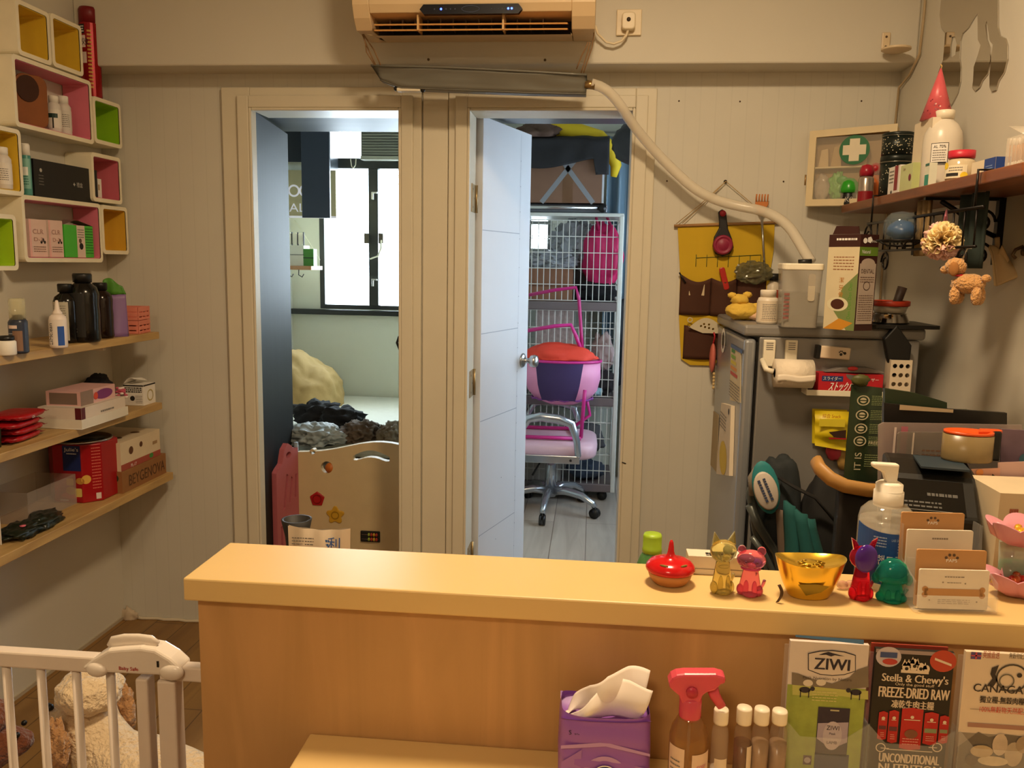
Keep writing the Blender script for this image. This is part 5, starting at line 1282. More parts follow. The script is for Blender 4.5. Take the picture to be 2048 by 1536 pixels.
single('dark_green_cloth', MB().sheet(lambda u, v: (.86+.008*math.sin(u*14), cq.y-.07+.14*u, ZS-.03-.17*v), 20, 8, mat('26302a', .85), .006), 'dark green cloth hanging behind the sponge under the shelf', 'cloth')
fq = aX(1905, 425, .84)
single('floral_scarf', MB().sheet(lambda u, v: (.835+.006*math.sin(u*18), aX(1835, 430, .835).y-.10*u, ZS-.03-.14*v), 20, 8, mat('8a7048', .8, 0, .6, 45), .005), 'beige floral cloth hanging behind the toy ball under the shelf', 'cloth')
rq = aX(1992, 500, .97)
rb = thing('ribbon_glove', 'cream knotted cloth hanging from the shelf bracket scroll', 'cloth', tuple(rq))
RB = mat('cbb083', .8)
MB().sheet(lambda u, v: ((u-.5)*.035*(1+v)+.02*v, -.04*v+.014*math.sin(u*7), .0-.075*v+.012*math.sin(u*5+v*4)), 10, 10, RB, .004).build('cloth_tail', rb)
MB().sheet(lambda u, v: ((u-.5)*.02+.012, (v-.2)*.03-.02, .012-.035*u-.04*v), 6, 6, RB, .004).build('cloth_tail', rb)
MB().tube([(.0, 0, .03), (.004, .004, .012), (0, 0, -.005)], .006, RB, 8).build('knot', rb)
wq = aX(2044, 503, .994); wh = thing('wall_hook', 'small metal hook at the right photo edge on the right wall', 'hook', (XR-.0005, wq.y, wq.z))
MB().tube([(-.004, 0, .012), (-.02, 0, .004), (-.026, 0, -.008), (-.018, 0, -.016)], .004, mat('6f5a42', .35, .6), 8).build('hook_arm', wh); MB().lathe([(.011, 0), (.010, .004), (0, .005)], mat('6f5a42', .35, .6), 16, M=Matrix.Rotation(R(-90), 4, 'Y')).build('rose', wh)

def sp(px, x=.87): return aX(px, 380, x).y
def hs_(px, py, x): return aX(px, py, x).z-ZS
ZT = ZS+.0006
# green domed box
y_ = sp(1700, .835)
t = thing('dome_dispenser', 'small black container with bright green domed lid at the left end of the brown shelf', 'container', (.832, y_, ZT))
MB().lathe([(.026, 0), (.027, .005), (.025, .040), (.024, .042)], BLACK, 24).build('base', t)
MB().lathe([(.030, .0425), (.031, .055), (.027, .075), (.016, .088), (0, .092)], mat('35a32a', .25), 24).build('lid', t)
mb = MB(); mb.text(cylf((0, 0, 0), .0265, R(-12)), .0, .012, .016, 'K9', mat('b9b2a4', .5), None, .001); mb.build('lettering', t)
# silver bottle with red cap
x_ = .845; y_ = sp(1731, x_); h = hs_(1731, 330, x_)
bottle('red_cap_bottle', 'silver bottle with rounded dark red cap beside the green domed container', 'bottle', (x_, y_, ZT), [(.022, 0), (.023, .004), (.023, h*.62), (.019, h*.68)], mat('b4a79b', .25, .6), [(.021, h*.69), (.022, h*.82), (.016, h*.96), (0, h)], mat('a51d30', .3),
       (.004, h*.30, .0232, mat('8c1520', .4), 1.2, None), rz=R(-15))
x_ = .90; y_ = sp(1748, x_)
t = thing('sauce_bottle', 'orange and yellow bottle with round red top behind the silver one', 'bottle', (x_, y_, ZT))
hh = hs_(1760, 322, x_)
MB().lathe([(.024, 0), (.025, .005), (.022, hh*.5), (.012, hh*.7)], mat('c9682a', .4), 20).build('body', t); MB().ell((0, 0, hh*.85), .019, RED, 16).build('cap', t)
# tea tins, stacked
x_ = .90; y_ = aX(1795, 300, x_).y; h1 = hs_(1795, 312, x_); h2 = hs_(1795, 268, x_)
TD = mat('1c2420', .35, .2, .5, 160)
for k, (z0, z1, lb) in enumerate(((0, h1, 'lower black speckled tin on the brown shelf'), (h1+.0006, h2, 'upper black speckled tin, stacked on the other'))):
    t = thing('speckled_tin', lb, 'tin', (x_, y_, ZT+z0), 0, 'stacked speckled tins'); hh = z1-z0; r = .045
    mb = MB().lathe([(r, 0), (r, hh*.86)], TD, 32); fr = cylf((0, 0, 0), r, R(-20)); rr = random.Random(k)
    for i in range(60): mb.disc(fr, rr.uniform(-1.2, 1.2)*r, rr.uniform(.05, .8)*hh, .0016, mat('cfc6a8', .5, var=0), .0006, 6)
    mb.build('body', t); MB().lathe([(r+.0012, hh*.84), (r+.0012, hh*.97), (r-.002, hh), (0, hh)], TD, 32).lathe([(r+.0016, hh*.835), (r+.0016, hh*.86)], mat('8a8a80', .3, .8), 32).build('lid', t)
# small cartons in front of them
def scart(nm, lb, pa, pb, pt, x, m, dr, dep=.04, grp=None, rz=0.):
    ya, yb_ = aX(pa, 370, x).y, aX(pb, 370, x).y; w_ = (ya-yb_)
    cy = (ya+yb_)/2
    return carton(nm, lb, 'box', [x, x+dep, cy-w_/2+.0006, cy+w_/2-.0006, ZT, ZT+hs_((pa+pb)/2, pt, x)], m, dr, grp)
scart('small_medicine_box', 'small white box with a maroon stripe in front of the black tins', 1776, 1798, 334, .825, PAPER, lambda mb, F: (mb.rect(F['l'], F['d']*.55, F['h']*.15, F['d']*.85, F['h'], mat('8c2230', .5)), mb.disc(F['l'], F['d']*.35, F['h']*.1, .006, BLACK), mb.lines(F['l'], F['d']*.1, F['d']*.5, F['h']*.4, F['h']*.9, 4, GREYINK, 2)), .022)
scart('small_green_box', 'small pale green box with a maroon dot in front of the black tins', 1799, 1823, 330, .825, mat('c9cf96', .6), lambda mb, F: (mb.disc(F['l'], F['d']*.82, F['h']*.5, .009, mat('7a2038', .5)), mb.text(F['l'], F['d']*.35, F['h']*.8, .008, 'Lec', mat('8a2a3a', .5)), mb.rect(F['f'], 0, 0, F['w'], F['h'], mat('b8c080', .6))), .022)
# tall white box, teal tube
x_ = .845; ya, yb_ = aX(1822, 350, x_).y, aX(1856, 350, x_).y; hb = hs_(1835, 248, x_)
carton('tall_white_box', 'tall plain white box under the pink party hat', 'box', [x_, x_+.05, yb_, ya, ZT, ZT+hb], mat('e3d5bd', .6), lambda mb, F: (mb.rect(F['l'], 0, 0, F['d'], F['h'], mat('ddcdb2', .6)), mb.lines(F['l'], F['d']*.1, F['d']*.6, F['h']*.3, F['h']*.36, 2, mat('bfae90', .6), 2)))
yt = (ya+yb_)/2-.012
hat = thing('party_hat', 'pink spotted cone party hat standing on the tall white box', 'hat', (x_+.027, yt, ZT+hb+.0006))
hh = aX(1863, 148, x_+.027).z-ZT-hb; r = .040
HM = mat('cf5a60', .35, 0, .25, 30)
mb = MB().lathe([(r, 0), (.002, hh), (0, hh)], HM, 36); rr = random.Random(2)
for i in range(90):
    a_, b_ = rr.uniform(0, 6.28), rr.uniform(.03, .85); rad_ = r*(1-b_)+.0008
    c_ = Vector((rad_*math.cos(a_), rad_*math.sin(a_), hh*b_)); n_ = Vector((math.cos(a_), math.sin(a_), r/hh)).normalized(); u_ = n_.orthogonal().normalized(); v_ = n_.cross(u_)
    mb.add([c_+(u_*math.cos(q)+v_*math.sin(q))*.0022 for q in [6.283*i_/7 for i_ in range(7)]], [tuple(range(7))], mat('7f2536', .5, var=0) if i % 3 else mat('e9b0a6', .5, var=0))
mb.build('cone', hat); MB().tube([(0, 0, hh-.003), (.002, 0, hh+.006), (-.002, 0, hh+.010)], .0016, mat('c9a565', .6), 6).build('tip', hat)
x_ = .815; y_ = sp(1851, x_); hh = hs_(1851, 328, x_)
carton('teal_tube_box', 'narrow white box with teal lower part in front of the white bottle', 'box', [x_, x_+.018, y_-.014, y_+.014, ZT, ZT+hh], mat('d9d9c4', .5), lambda mb, F: (mb.rect(F['l'], .002, 0, F['d']-.002, F['h']*.5, mat('2f8f7a', .5)), mb.rect(F['l'], .002, F['h']*.88, F['d']-.002, F['h']*.98, mat('2c6a5c', .5))))
# big white bottle
x_ = .890; y_ = aX(1884, 300, x_-.01).y; r = .047; h = hs_(1884, 228, x_)
t = bottle('white_chemist_bottle', 'large white plastic bottle with printed label on the brown shelf', 'bottle', (x_-.01, y_, ZT), [(r*.95, 0), (r, .006), (r, h*.60), (r*.93, h*.72), (r*.7, h*.82), (r*.42, h*.88), (r*.40, h*.90)], mat('d8cdbb', .3), [(r*.48, h*.89), (r*.5, h*.99), (r*.44, h), (0, h)], mat('e9dfc8', .35))
mb = MB(); fr = cylf((0, 0, 0), r, R(-42)+.25); lw, l0, l1 = .038, h*.30, h*.56
mb.rect(fr, -lw/2-.0015, l0-.0015, lw/2+.0015, l1+.0015, INK, .0005, 10); mb.rect(fr, -lw/2, l0, lw/2, l1, PAPER, .0008, 10); mb.text(fr, 0, l1-.011, .007, 'AL 70%', INK, .028, .0014); mb.lines(fr, -.015, .015, l0+.008, l1-.014, 5, GREYINK, 2, .35, .0014); mb.rect(fr, -lw/2+.002, l0+.001, lw/2-.002, l0+.006, INK, .0014, 6); mb.build('label', t)
# red lid jar
x_ = .85; y_ = aX(1922, 330, x_).y; r = .033; h = hs_(1922, 302, x_)
t = bottle('pill_jar', 'clear jar of tablets with red lid and yellow label on the brown shelf', 'jar', (x_, y_, ZT), [(r*.8, 0), (r*.95, .004), (r, h*.35), (r*.93, h*.62), (r*.76, h*.72)], mat('dcc9a6', .15, trans=.2), [(r*.86, h*.74), (r*.88, h*.80), (r*.88, h*.98), (0, h)], mat('c2283a', .4))
mb = MB(); fr = cylf((0, 0, 0), r, R(-50)); mb.rect(fr, -.030, h*.10, .030, h*.50, mat('e6d9bb', .5), .0008, 10); mb.rect(fr, -.018, h*.16, .012, h*.26, INK, .0012, 6); mb.disc(fr, -.02, h*.5, .008, YELLOW, .0014); mb.disc(fr, .024, h*.17, .008, YELLOW, .0014); mb.lines(fr, -.01, .02, h*.3, h*.46, 2, GREYINK, 3, .35, .0012); mb.build('label', t)
# white/blue packet
x_ = .84; ya, yb_ = aX(1943, 340, x_).y, aX(1990, 340, x_).y
carton('blue_white_packet', 'low white packet with a dark blue end beside the red lid jar', 'box', [x_, x_+.03, yb_, ya, ZT, ZT+hs_(1965, 321, x_)], mat('e0cfb0', .6), lambda mb, F: (mb.rect(F['l'], F['d']*.55, 0, F['d'], F['h'], mat('1f3f86', .5)), mb.rect(F['f'], 0, 0, F['w'], F['h'], mat('1f3f86', .5)), mb.lines(F['l'], F['d']*.62, F['d']*.9, F['h']*.3, F['h']*.6, 2, mat('8fa6cf', .5), 4)))
# swab box
x_ = .83; y_ = aX(2025, 320, x_).y
sb = thing('cotton_swab_box', 'open clear box of cotton swabs at the near end of the brown shelf', 'box', (x_+.03, y_, ZT))
hz = .062; CLR = mat('e9dcc8', .12, alpha=.3)
for s in ((-.030, .030, -.032, -.0305, 0, hz), (-.030, .030, .0305, .032, 0, hz), (-.030, -.0285, -.0304, .0304, 0, hz), (.0285, .030, -.0304, .0304, 0, hz)): MB().box(*s, CLR).build('side', sb)
MB().sheet(lambda u, v: (-.03+.06*u, -.032+.064*v, hz+.0005+.025*v), 2, 2, CLR, .001).build('lid', sb)
sw = MB(); rr = random.Random(3)
for i in range(8):
    for j in range(6):
        xx, yy = -.025+.007*i+rr.uniform(-.001, .001), -.026+.0100*j+rr.uniform(-.001, .001); q = .058+rr.uniform(-.003, .003)
        sw.cyl((xx, yy, .002), (xx, yy, q-.008), .0011, mat('c98e58', .6), 5); sw.ell((xx, yy, q-.006), (.0024, .0024, .007), mat('ece2d2', .8), 6)
        sw.ell((xx, yy, .008), (.0024, .0024, .006), mat('ece2d2', .8), 6)
o = sw.build('swabs', sb); o['kind'] = 'stuff'

# first aid cabinet across the corner
a_ = aY(1620, 262, 2.975); b_ = aY(1797, 232, 2.86); bo = aY(1629, 418, 2.975)
d = Vector((b_.x-a_.x, b_.y-a_.y, 0)); Wc = d.length; Hc = a_.z-bo.z; b2 = aY(1797, 395, 2.86)
fa = thing('first_aid_cabinet', 'white framed first aid cabinet with glass door and green cross in the corner', 'cabinet', (a_.x, a_.y, max(bo.z, ZS+.001)), math.atan2(d.y, d.x))
fa.rotation_euler.x = 0
Hc = a_.z-fa.location.z; D_ = .05; CW = mat('dcc9a0', .5); ew = .022
def slat(x0, x1, y0, y1, z0, z1, nm, m=CW): MB().box(x0, x1, y0, y1, z0, z1, m).build(nm, fa, .002)
lz = .022   # the top edge climbs a little towards the corner
holed([(0, 0), (Wc, 0), (Wc, Hc+lz*.3), (0, Hc)], [[(ew, ew), (Wc-ew, ew), (Wc-ew, Hc-ew+lz*.3), (ew, Hc-ew)]], .012, CW, None, plane((0, .006, 0), (1, 0, 0), (0, 0, 1))).build('door_frame', fa, .002)
slat(0, .008, .0125, D_, 0, Hc, 'side'); slat(Wc-.008, Wc, .0125, D_, 0, Hc, 'side'); slat(.0081, Wc-.0081, .0125, D_, 0, .008, 'bottom'); slat(.0081, Wc-.0081, .0125, D_, Hc-.009, Hc-.001, 'top'); slat(.0081, Wc-.0081, D_-.006, D_, .0081, Hc-.0095, 'back', mat('a8875a', .6)); slat(.0085, Wc-.0085, .014, D_-.0065, Hc*.50, Hc*.525, 'inner_shelf')
MB().box(ew+.0005, Wc-ew-.0005, .004, .006, ew+.0005, Hc-ew-.0005, mat('f0ead8', .05, 0, 0, alpha=.13)).build('glass', fa)
gc = aY(1708, 299, 2.91); cxx = (Vector((gc.x-a_.x, gc.y-a_.y, 0))).dot(d.normalized()); czz = gc.z-fa.location.z
rc = .047; fr = plane((cxx, .0035, czz), (1, 0, 0), (0, 0, 1))
mb = MB().prism(circ(0, 0, rc, 32), mat('1f6a3c', .5), .0006, fr); k_ = .33*rc; l_ = .76*rc
mb.poly(fr, [(-k_, -l_), (k_, -l_), (k_, -k_), (l_, -k_), (l_, k_), (k_, k_), (k_, l_), (-k_, l_), (-k_, k_), (-l_, k_), (-l_, -k_), (-k_, -k_)], mat('e2d6ba', .6), .0006); mb.build('green_cross_sign', fa)
MB().tube([(-.004, -.002, Hc*.28), (-.004, -.002, Hc*.42)], .003, mat('a8895a', .4, .6), 6).build('hinge', fa)
# contents
def incab(nm, lb, cat_, u, z, build_):
    p_ = fa.matrix_basis @ Vector((u, .03, z)); o = thing(nm, lb, cat_, tuple(p_), fa.rotation_euler.z); build_(o); return o
Z1, Z0 = Hc*.526, .0086
for u, w_, h_, lb, c_ in ((.045, .034, .060, 'cream packet at the left on the cabinet shelf behind the glass', 'cfb58a'), (.085, .034, .070, 'tan packet beside the cream one on the cabinet shelf', 'bd9f70'), (.155, .05, .085, 'large tan pouch at the right on the cabinet shelf', 'c2a06c')):
    incab('gauze_packet', lb, 'packet', u, Z1, lambda o: MB().prism([(-w_/2, 0), (w_/2, 0), (w_/2-.004, h_), (-w_/2+.008, h_*.92)], mat(c_, .7), .012, plane((0, -.006, 0), (1, 0, 0), (0, 0, 1))).build('pouch', o, .002))
incab('clear_zip_bag', 'clear zip bag of small bottles low in the first aid cabinet', 'bag', .045, Z0, lambda o: (MB().blob((0, 0, .05), (.026, .012, .048), mat('cbb9a4', .2, 0, .3, 60, alpha=.7), 4, .25, 3, 3, .001).build('bag', o), MB().box(-.012, -.004, -.008, 0, .004, .016, mat('5c2a3c', .5)).build('vial', o)))
incab('green_toy_bag', 'bag of bright green plastic pieces low in the first aid cabinet', 'bag', .095, Z0, lambda o: (MB().blob((0, 0, .05), (.026, .013, .048), mat('6fae52', .35, 0, .5, 70), 6, .45, 3, 4, .001).build('pieces', o), MB().ell((.015, -.012, .075), (.018, .004, .014), mat('2f9a2a', .4)).build('green_lid', o)))
incab('ointment_box', 'small pale box low at the right inside the first aid cabinet', 'box', .15, Z0, lambda o: MB().box(-.02, .02, -.010, .010, 0, .05, mat('c9bba0', .6)).build('carton', o, .001))

# mirror cut-out on the right wall
MIR = mat('c9c2b6', .03, 1., 0)
def mp(cx_, cy_): q = aX(1600+cx_/3.656, cy_/3.656, XR-.004); return (-q.y, q.z)
A = [(1030, -90), (1030, 0), (1020, 110), (1030, 200), (1060, 240), (1055, 330), (1045, 440), (1010, 530), (1000, 600), (1015, 700), (1035, 760), (1050, 720), (1065, 705), (1075, 740), (1070, 785), (1092, 785), (1110, 760), (1150, 680), (1170, 600), (1175, 500), (1165, 430), (1170, 300), (1185, 245), (1230, 200), (1270, 130), (1297, 95), (1300, 290), (1320, 330), (1300, 400), (1270, 490), (1265, 590), (1258, 640), (1280, 665), (1310, 640), (1330, 590), (1370, 540), (1390, 440), (1388, 350), (1365, 290), (1355, 180), (1365, 150), (1385, 290), (1410, 320), (1400, 400), (1393, 480), (1385, 550), (1385, 640), (1400, 670), (1430, 660), (1450, 590), (1490, 530), (1515, 430), (1515, 330), (1500, 280), (1460, 260), (1445, 200), (1445, -90)]
Hh = [(1100, 425), (1098, 340), (1110, 270), (1132, 265), (1145, 320), (1135, 400)]
mm = holed([mp(*p_) for p_ in A], [[mp(*p_) for p_ in Hh]], .003, MIR, None, plane((XR-.0025, 0, 0), (0, -1, 0), (0, 0, 1)))
single('mirror_decal', mm, 'large wavy mirror cut-out stuck on the right wall above the brown shelf', 'mirror')

# ================================================================ FRIDGE
FG = mat('8f8c88', .38, .35, .04, 3); FD = mat('9fa2a6', .3, .45, .04, 3)
FY = 2.45; fx0 = aY(1512, 800, FY).x; fx1 = aY(1830, 800, FY).x; fdx = aY(1485, 760, FY).x; ZF = 1.268
fr_ = thing('fridge', 'waist high silver grey fridge in the back right corner', 'fridge', ((fx0+fx1)/2, (FY+2.985)/2, 0))
ox, oy = fr_.location.x, fr_.location.y
hy = (2.985-FY)/2
MB().box(fx0-ox, fx1-ox, -hy, hy, .02, ZF-.034, FG).build('body', fr_, .004)
MB().box(fdx-ox, fx0-ox-.007, -hy+.002, hy-.002, .05, ZF-.040, FD).build('door', fr_, .012, seg=3)['label'] = 'lighter silver fridge door'
MB().box(fx0-ox-.0065, fx0-ox-.0005, -hy+.008, hy-.008, .06, ZF-.05, BLACK).build('door_seal', fr_)
MB().box(fdx-ox-.004, fx1-ox+.014, -hy-.004, hy, ZF-.033, ZF, FG).build('top', fr_, .009, seg=3)
MB().box(fx0-ox+.02, fx1-ox-.02, -hy+.02, hy-.02, 0, .0195, BLACK).build('plinth', fr_)
def S(px, py, d=.0): return aY(px, py, FY-d)
FF = lambda px, py, d=.0006: None
# things fixed on the fridge side
q0, q1 = S(1525, 770), S(1612, 678)
th_ = thing('paper_towel_holder', 'cream magnetic paper roll holder on the fridge side', 'holder', (q0.x, FY-.0006, q0.z))
for px in (1533, 1577):
    x0, x1 = S(px-8, 700).x-q0.x, S(px+16, 700).x-q0.x; z1 = S(px, 679).z-q0.z
    mb = MB().box(x0, x1, -.014, 0, .055, z1, CREAM)
    for k in range(4): mb.rect(plane((0, -.0142, 0), (1, 0, 0), (0, 0, 1)), x0+.007, z1-.010-.006*k, x1-.007, z1-.0075-.006*k, GREYINK)
    mb.build('arm', th_, .003)
MB().tube([(S(1522, 730).x-q0.x, -.012, .075), (S(1526, 745).x-q0.x, -.04, .05), (S(1540, 742).x-q0.x, -.05, .045)], .008, CREAM, 8).build('end_clip', th_)
x0, x1 = S(1541, 740).x-q0.x, S(1614, 740).x-q0.x
rl = thing('paper_roll', 'white paper towel roll in the holder on the fridge side', 'paper roll', (q0.x+x0, FY-.055, S(1575, 742).z))
Mr = Matrix.Rotation(R(90), 4, 'Y')
MB().lathe([(.013, 0), (.040, 0), (.040, x1-x0), (.013, x1-x0), (.013, 0)], mat('e6d7c0', .85, bump=.2, bscale=80), 32, M=Mr).build('roll', rl)
MB().lathe([(.0125, .001), (.0125, x1-x0-.001)], CARD, 20, M=Mr).build('core', rl)
MB().sheet(lambda u, v: ((x1-x0)*(.0+u), -.0405-.001*v, -.0-.018*v+.002*math.sin(u*8)), 12, 3, mat('e9dbc6', .85), .0012).build('loose_end', rl)
# white box magnet with black end
q0, q1 = S(1627, 717), S(1697, 692)
mk = thing('magnetic_case', 'small white case with black cap and paw mark stuck on the fridge side', 'case', ((q0.x+q1.x)/2, FY-.0006, (q0.z+q1.z)/2), 0); hw, hh = (q1.x-q0.x)/2, (q1.z-q0.z)/2
mk.rotation_euler.y = R(3)
MB().box(-hw+.012, hw, -.024, 0, -hh+.003, hh-.001, mat('e6cfb2', .4)).build('case_body', mk, .003); MB().box(-hw, -hw+.0118, -.026, 0, -hh, hh, BLACK).build('end_cap', mk, .002)
mb = MB(); f_ = plane((0, -.0243, 0), (1, 0, 0), (0, 0, 1)); mb.disc(f_, hw-.026, -.002, .004, INK); [mb.disc(f_, hw-.026+a, b, .0018, INK) for a, b in ((-.005, .004), (-.002, .007), (.002, .007), (.005, .004))]; mb.disc(f_, hw-.016, .002, .004, INK); mb.build('paw_mark', mk)
# ledge with red zip bag carton
q0, q1 = S(1602, 784), S(1752, 774)
lg = thing('magnetic_ledge', 'cream magnetic ledge on the fridge side holding the red carton', 'ledge', (q0.x, FY-.0006, q0.z))
Lw = q1.x-q0.x
MB().box(0, Lw, -.06, 0, 0, .004, CREAM).box(0, Lw, -.062, -.0601, 0, .016, CREAM).box(0, .003, -.06, 0, .0041, .03, CREAM).build('ledge_tray', lg, .002)
MB().tube([(S(1600, 740).x-q0.x+.004, -.03, .055), (S(1616, 742).x-q0.x, -.034, .056)], .007, CREAM, 8).build('end_clip', lg)
x0, x1 = S(1626, 770).x, S(1752, 770).x
def przip(mb, F):
    f = F['f']; W_, H_ = F['w'], F['h']; n_ = mat('27376e', .5); mb.text(f, W_*.42, H_*.20, H_*.34, 'ストックバッグ', WPRINT, W_*.52, .0012, .0004, .25); mb.rect(f, W_*.05, H_*.62, W_*.38, H_*.88, n_); mb.text(f, W_*.21, H_*.68, H_*.14, 'スライダー', WPRINT, W_*.28, .0014); mb.poly(f, circ(W_*.55, H_*.99, W_*.13, 20, H_*.30)[10:], mat('6a6460', .5)); mb.text(f, W_*.78, H_*.68, H_*.12, 'フリーザー', WPRINT, W_*.3, .0012)
    for k in range(4): mb.rect(f, W_*(.06+.2*k), 0, W_*(.14+.2*k), H_*.07, WPRINT, .0012)
carton('red_zip_bag_box', 'red carton of zip bags with Japanese print on the fridge side ledge', 'box', [x0, x1, FY-.055, FY-.006, lg.location.z+.0048, S(1690, 743).z], mat('b91d28', .45), przip)
zz = S(1690, 742).z+.001
mb = MB().prism([(-.075, 0), (-.03, .014), (.04, .016), (.085, .004), (.085, 0)], mat('77706a', .5), .03, plane((0, -.015, 0), (1, 0, 0), (0, 0, 1)))
pc = thing('grey_clip', 'grey clip with red centre lying on the red carton', 'clip', (S(1695, 740).x, FY-.032, zz)); mb.build('clip_body', pc, .003)
MB().ell((.0, -.016, .012), (.014, .004, .006), mat('d23a3a', .4)).build('red_button', pc)
# perforated white holder with black pouch
q0, q1 = S(1765, 790), S(1813, 720)
ph_ = thing('perforated_holder', 'white perforated magnetic holder on the fridge side', 'holder', (q0.x, FY-.0006, q0.z)); W_, H_ = q1.x-q0.x, q1.z-q0.z+.004
hol = [circ(W_*(.2+.3*i), H_*(.12+.24*j), .0062, 12) for i in range(3) for j in range(4)]
holed([(0, 0), (W_, 0), (W_, H_), (0, H_)], hol, .002, mat('dccab0', .45), None, plane((0, -.045, 0), (1, 0, 0), (0, 0, 1))).build('front_panel', ph_)
for a in ((0, .002, -.0435, 0, 0, H_), (W_-.002, W_, -.0435, 0, 0, H_), (.0021, W_-.0021, -.0435, 0, 0, .002), (.0021, W_-.0021, -.0016, 0, .0021, H_*.9)): MB().box(*a, mat('dccab0', .45)).build('wall', ph_)
single('black_pouch', MB().prism([(-.034, .055), (-.002, .095), (.042, .038), (.040, -.02), (.0, -.05), (-.020, .0)], BLACK, .022, plane((0, -.011, 0), (1, 0, 0), (0, 0, 1))), 'tilted black pouch sticking out of the white perforated holder', 'pouch', loc=(S(1782, 715).x, FY-.023, S(1782, 715).z), bevel=.004)
# yellow packet and red ones clipped to the side
q = S(1655, 848)
yp = thing('yellow_snack_packet', 'bright yellow snack packet with torn side beside the green bag', 'packet', (q.x, FY-.03, q.z))
YM = mat('d6bf1e', .35, 0, .08, 20)
w2 = (S(1688, 820).x-S(1618, 820).x)/2
MB().sheet(lambda u, v: ((u-.5)*2*w2*(1-.12*v), -.012-.018*math.sin(math.pi*u)*math.sin(math.pi*min(1, v*1.1))+.003*math.sin(v*17), .045-.10*v-.012*u*v), 14, 14, YM, .0).sheet(lambda u, v: ((.5-u)*2*w2*(1-.12*v), .018+.008*math.sin(math.pi*u)*math.sin(math.pi*v), .045-.10*v-.012*(1-u)*v), 14, 14, YM, .0).build('pack', yp)
mb = MB(); f_ = plane((0, -.031, 0), (1, 0, 0), (0, -.1, 1)); mb.text(f_, -.008, .030, .009, '綜合 Snack', mat('b8452a', .5), .05); mb.rect(f_, -.04, .004, .03, .026, mat('e3cf3a', .3), .0005); mb.poly(f_, [(-.012, -.012), (.035, -.004), (.036, -.030), (.004, -.026)], mat('3c2418', .6), .0008); mb.rect(f_, -.01, -.032, .038, -.028, RED, .001); mb.build('print', yp)
for px, py, c_, lb, s in ((1700, 852, 'b8503c', 'salmon red packet partly behind the green bag', (.03, .012, .045)), (1665, 898, 'b83a48', 'pink red packet below the yellow packet', (.022, .012, .030)), (1690, 912, 'a8864a', 'tan packet below the salmon one, next to the green bag', (.026, .012, .040))):
    q = S(px, py); single('treat_packet', MB().blob((0, 0, 0), s, mat(c_, .4, 0, .15, 30), int(px), .15, 2, 3), lb, 'packet', 'treat packets on the fridge side', loc=(q.x, FY-.016, q.z))

# on the fridge door (faces left)
DX = fdx-.0008
def Dp_(px, py): return aX(px, py, DX)
def dsheet(nm, lb, cat_, pts, m, th=.002, draw=None, off=0.):
    P = [(-Dp_(*p_).y, Dp_(*p_).z) for p_ in pts]; cx_ = sum(p_[0] for p_ in P)/4; cz_ = sum(p_[1] for p_ in P)/4
    mb = MB(); f_ = plane((-th, 0, 0), (0, -1, 0), (0, 0, 1)); mb.prism([(a-cx_, b-cz_) for a, b in P], m, th, f_)
    w_ = max(p_[0] for p_ in P)-min(p_[0] for p_ in P); h_ = max(p_[1] for p_ in P)-min(p_[1] for p_ in P)
    if draw: draw(mb, plane((-th-.0001, cx_*0+w_/2, -h_/2), (0, -1, 0), (0, 0, 1)), w_, h_)
    return single(nm, mb, lb, cat_, loc=(DX-off, -cx_, cz_))
dsheet('energy_label', 'tall energy rating label on the fridge door', 'label', [(1460, 800), (1482, 806), (1482, 700), (1462, 694)], mat('d8c59a', .6), .001, lambda mb, f, w_, h_: ([mb.rect(f, w_*.12, h_*(.86-.10*k), w_*(.40+.07*k), h_*(.92-.10*k), mat(c, .5), .0008) for k, c in enumerate(('3f8a3a', '7fae34', 'd6c22a', 'd98a2a', 'c23a2a'))], mb.rect(f, w_*.05, h_*.93, w_*.95, h_, mat('3a5a8a', .5), .0008), mb.lines(f, w_*.1, w_*.9, h_*.05, h_*.36, 6, GREYINK, 3)))
dsheet('notepad', 'tall white notepad with yellow picture on the fridge door', 'notepad', [(1440, 948), (1466, 952), (1470, 812), (1450, 806)], mat('dccbb0', .7), .012, lambda mb, f, w_, h_: (mb.disc(f, w_*.75, h_*.88, .01, INK), mb.poly(f, circ(w_*.5, h_*.28, w_*.3, 16, h_*.2), mat('d6b52a', .6)), mb.lines(f, w_*.1, w_*.6, h_*.6, h_*.8, 5, GREYINK, 3)))
dsheet('paper_slip', 'narrow beige paper slip left of the notepad on the fridge door', 'paper', [(1422, 930), (1434, 945), (1438, 830), (1428, 822)], mat('a99674', .8), .002)
dsheet('photo_card', 'small dark photo card behind the notepad on the fridge door', 'photo', [(1436, 900), (1446, 905), (1448, 840), (1438, 835)], mat('4a4038', .5), .001)
dsheet('round_sticker', 'small dark square sticker with ring near the top of the fridge door', 'sticker', [(1443, 690), (1452, 692), (1452, 672), (1443, 670)], mat('4b4640', .5), .001, lambda mb, f, w_, h_: mb.ring(f, w_/2, h_/2, w_*.38, w_*.12, WPRINT))
q = Dp_(1432, 716); ps = thing('pink_brush', 'pink oval brush hanging on the fridge door edge', 'brush', (DX-.012, q.y, q.z))
MB().ell((0, 0, 0), (.011, .026, .052), mat('c96a5c', .5)).build('brush_body', ps); MB().tube([(0, 0, .05), (.004, 0, .075), (0, 0, .09)], .003, RED, 6).build('loop', ps)
q = Dp_(1431, 765); sc = MB()
for k in range(5): sc.ell((0, 0, -.012*k), (.005, .006, .006), mat('cdb07a', .6), 10)
single('bead_string', sc, 'short string of beige beads below the pink brush', 'beads', loc=(DX-.0065, q.y, q.z+.03))

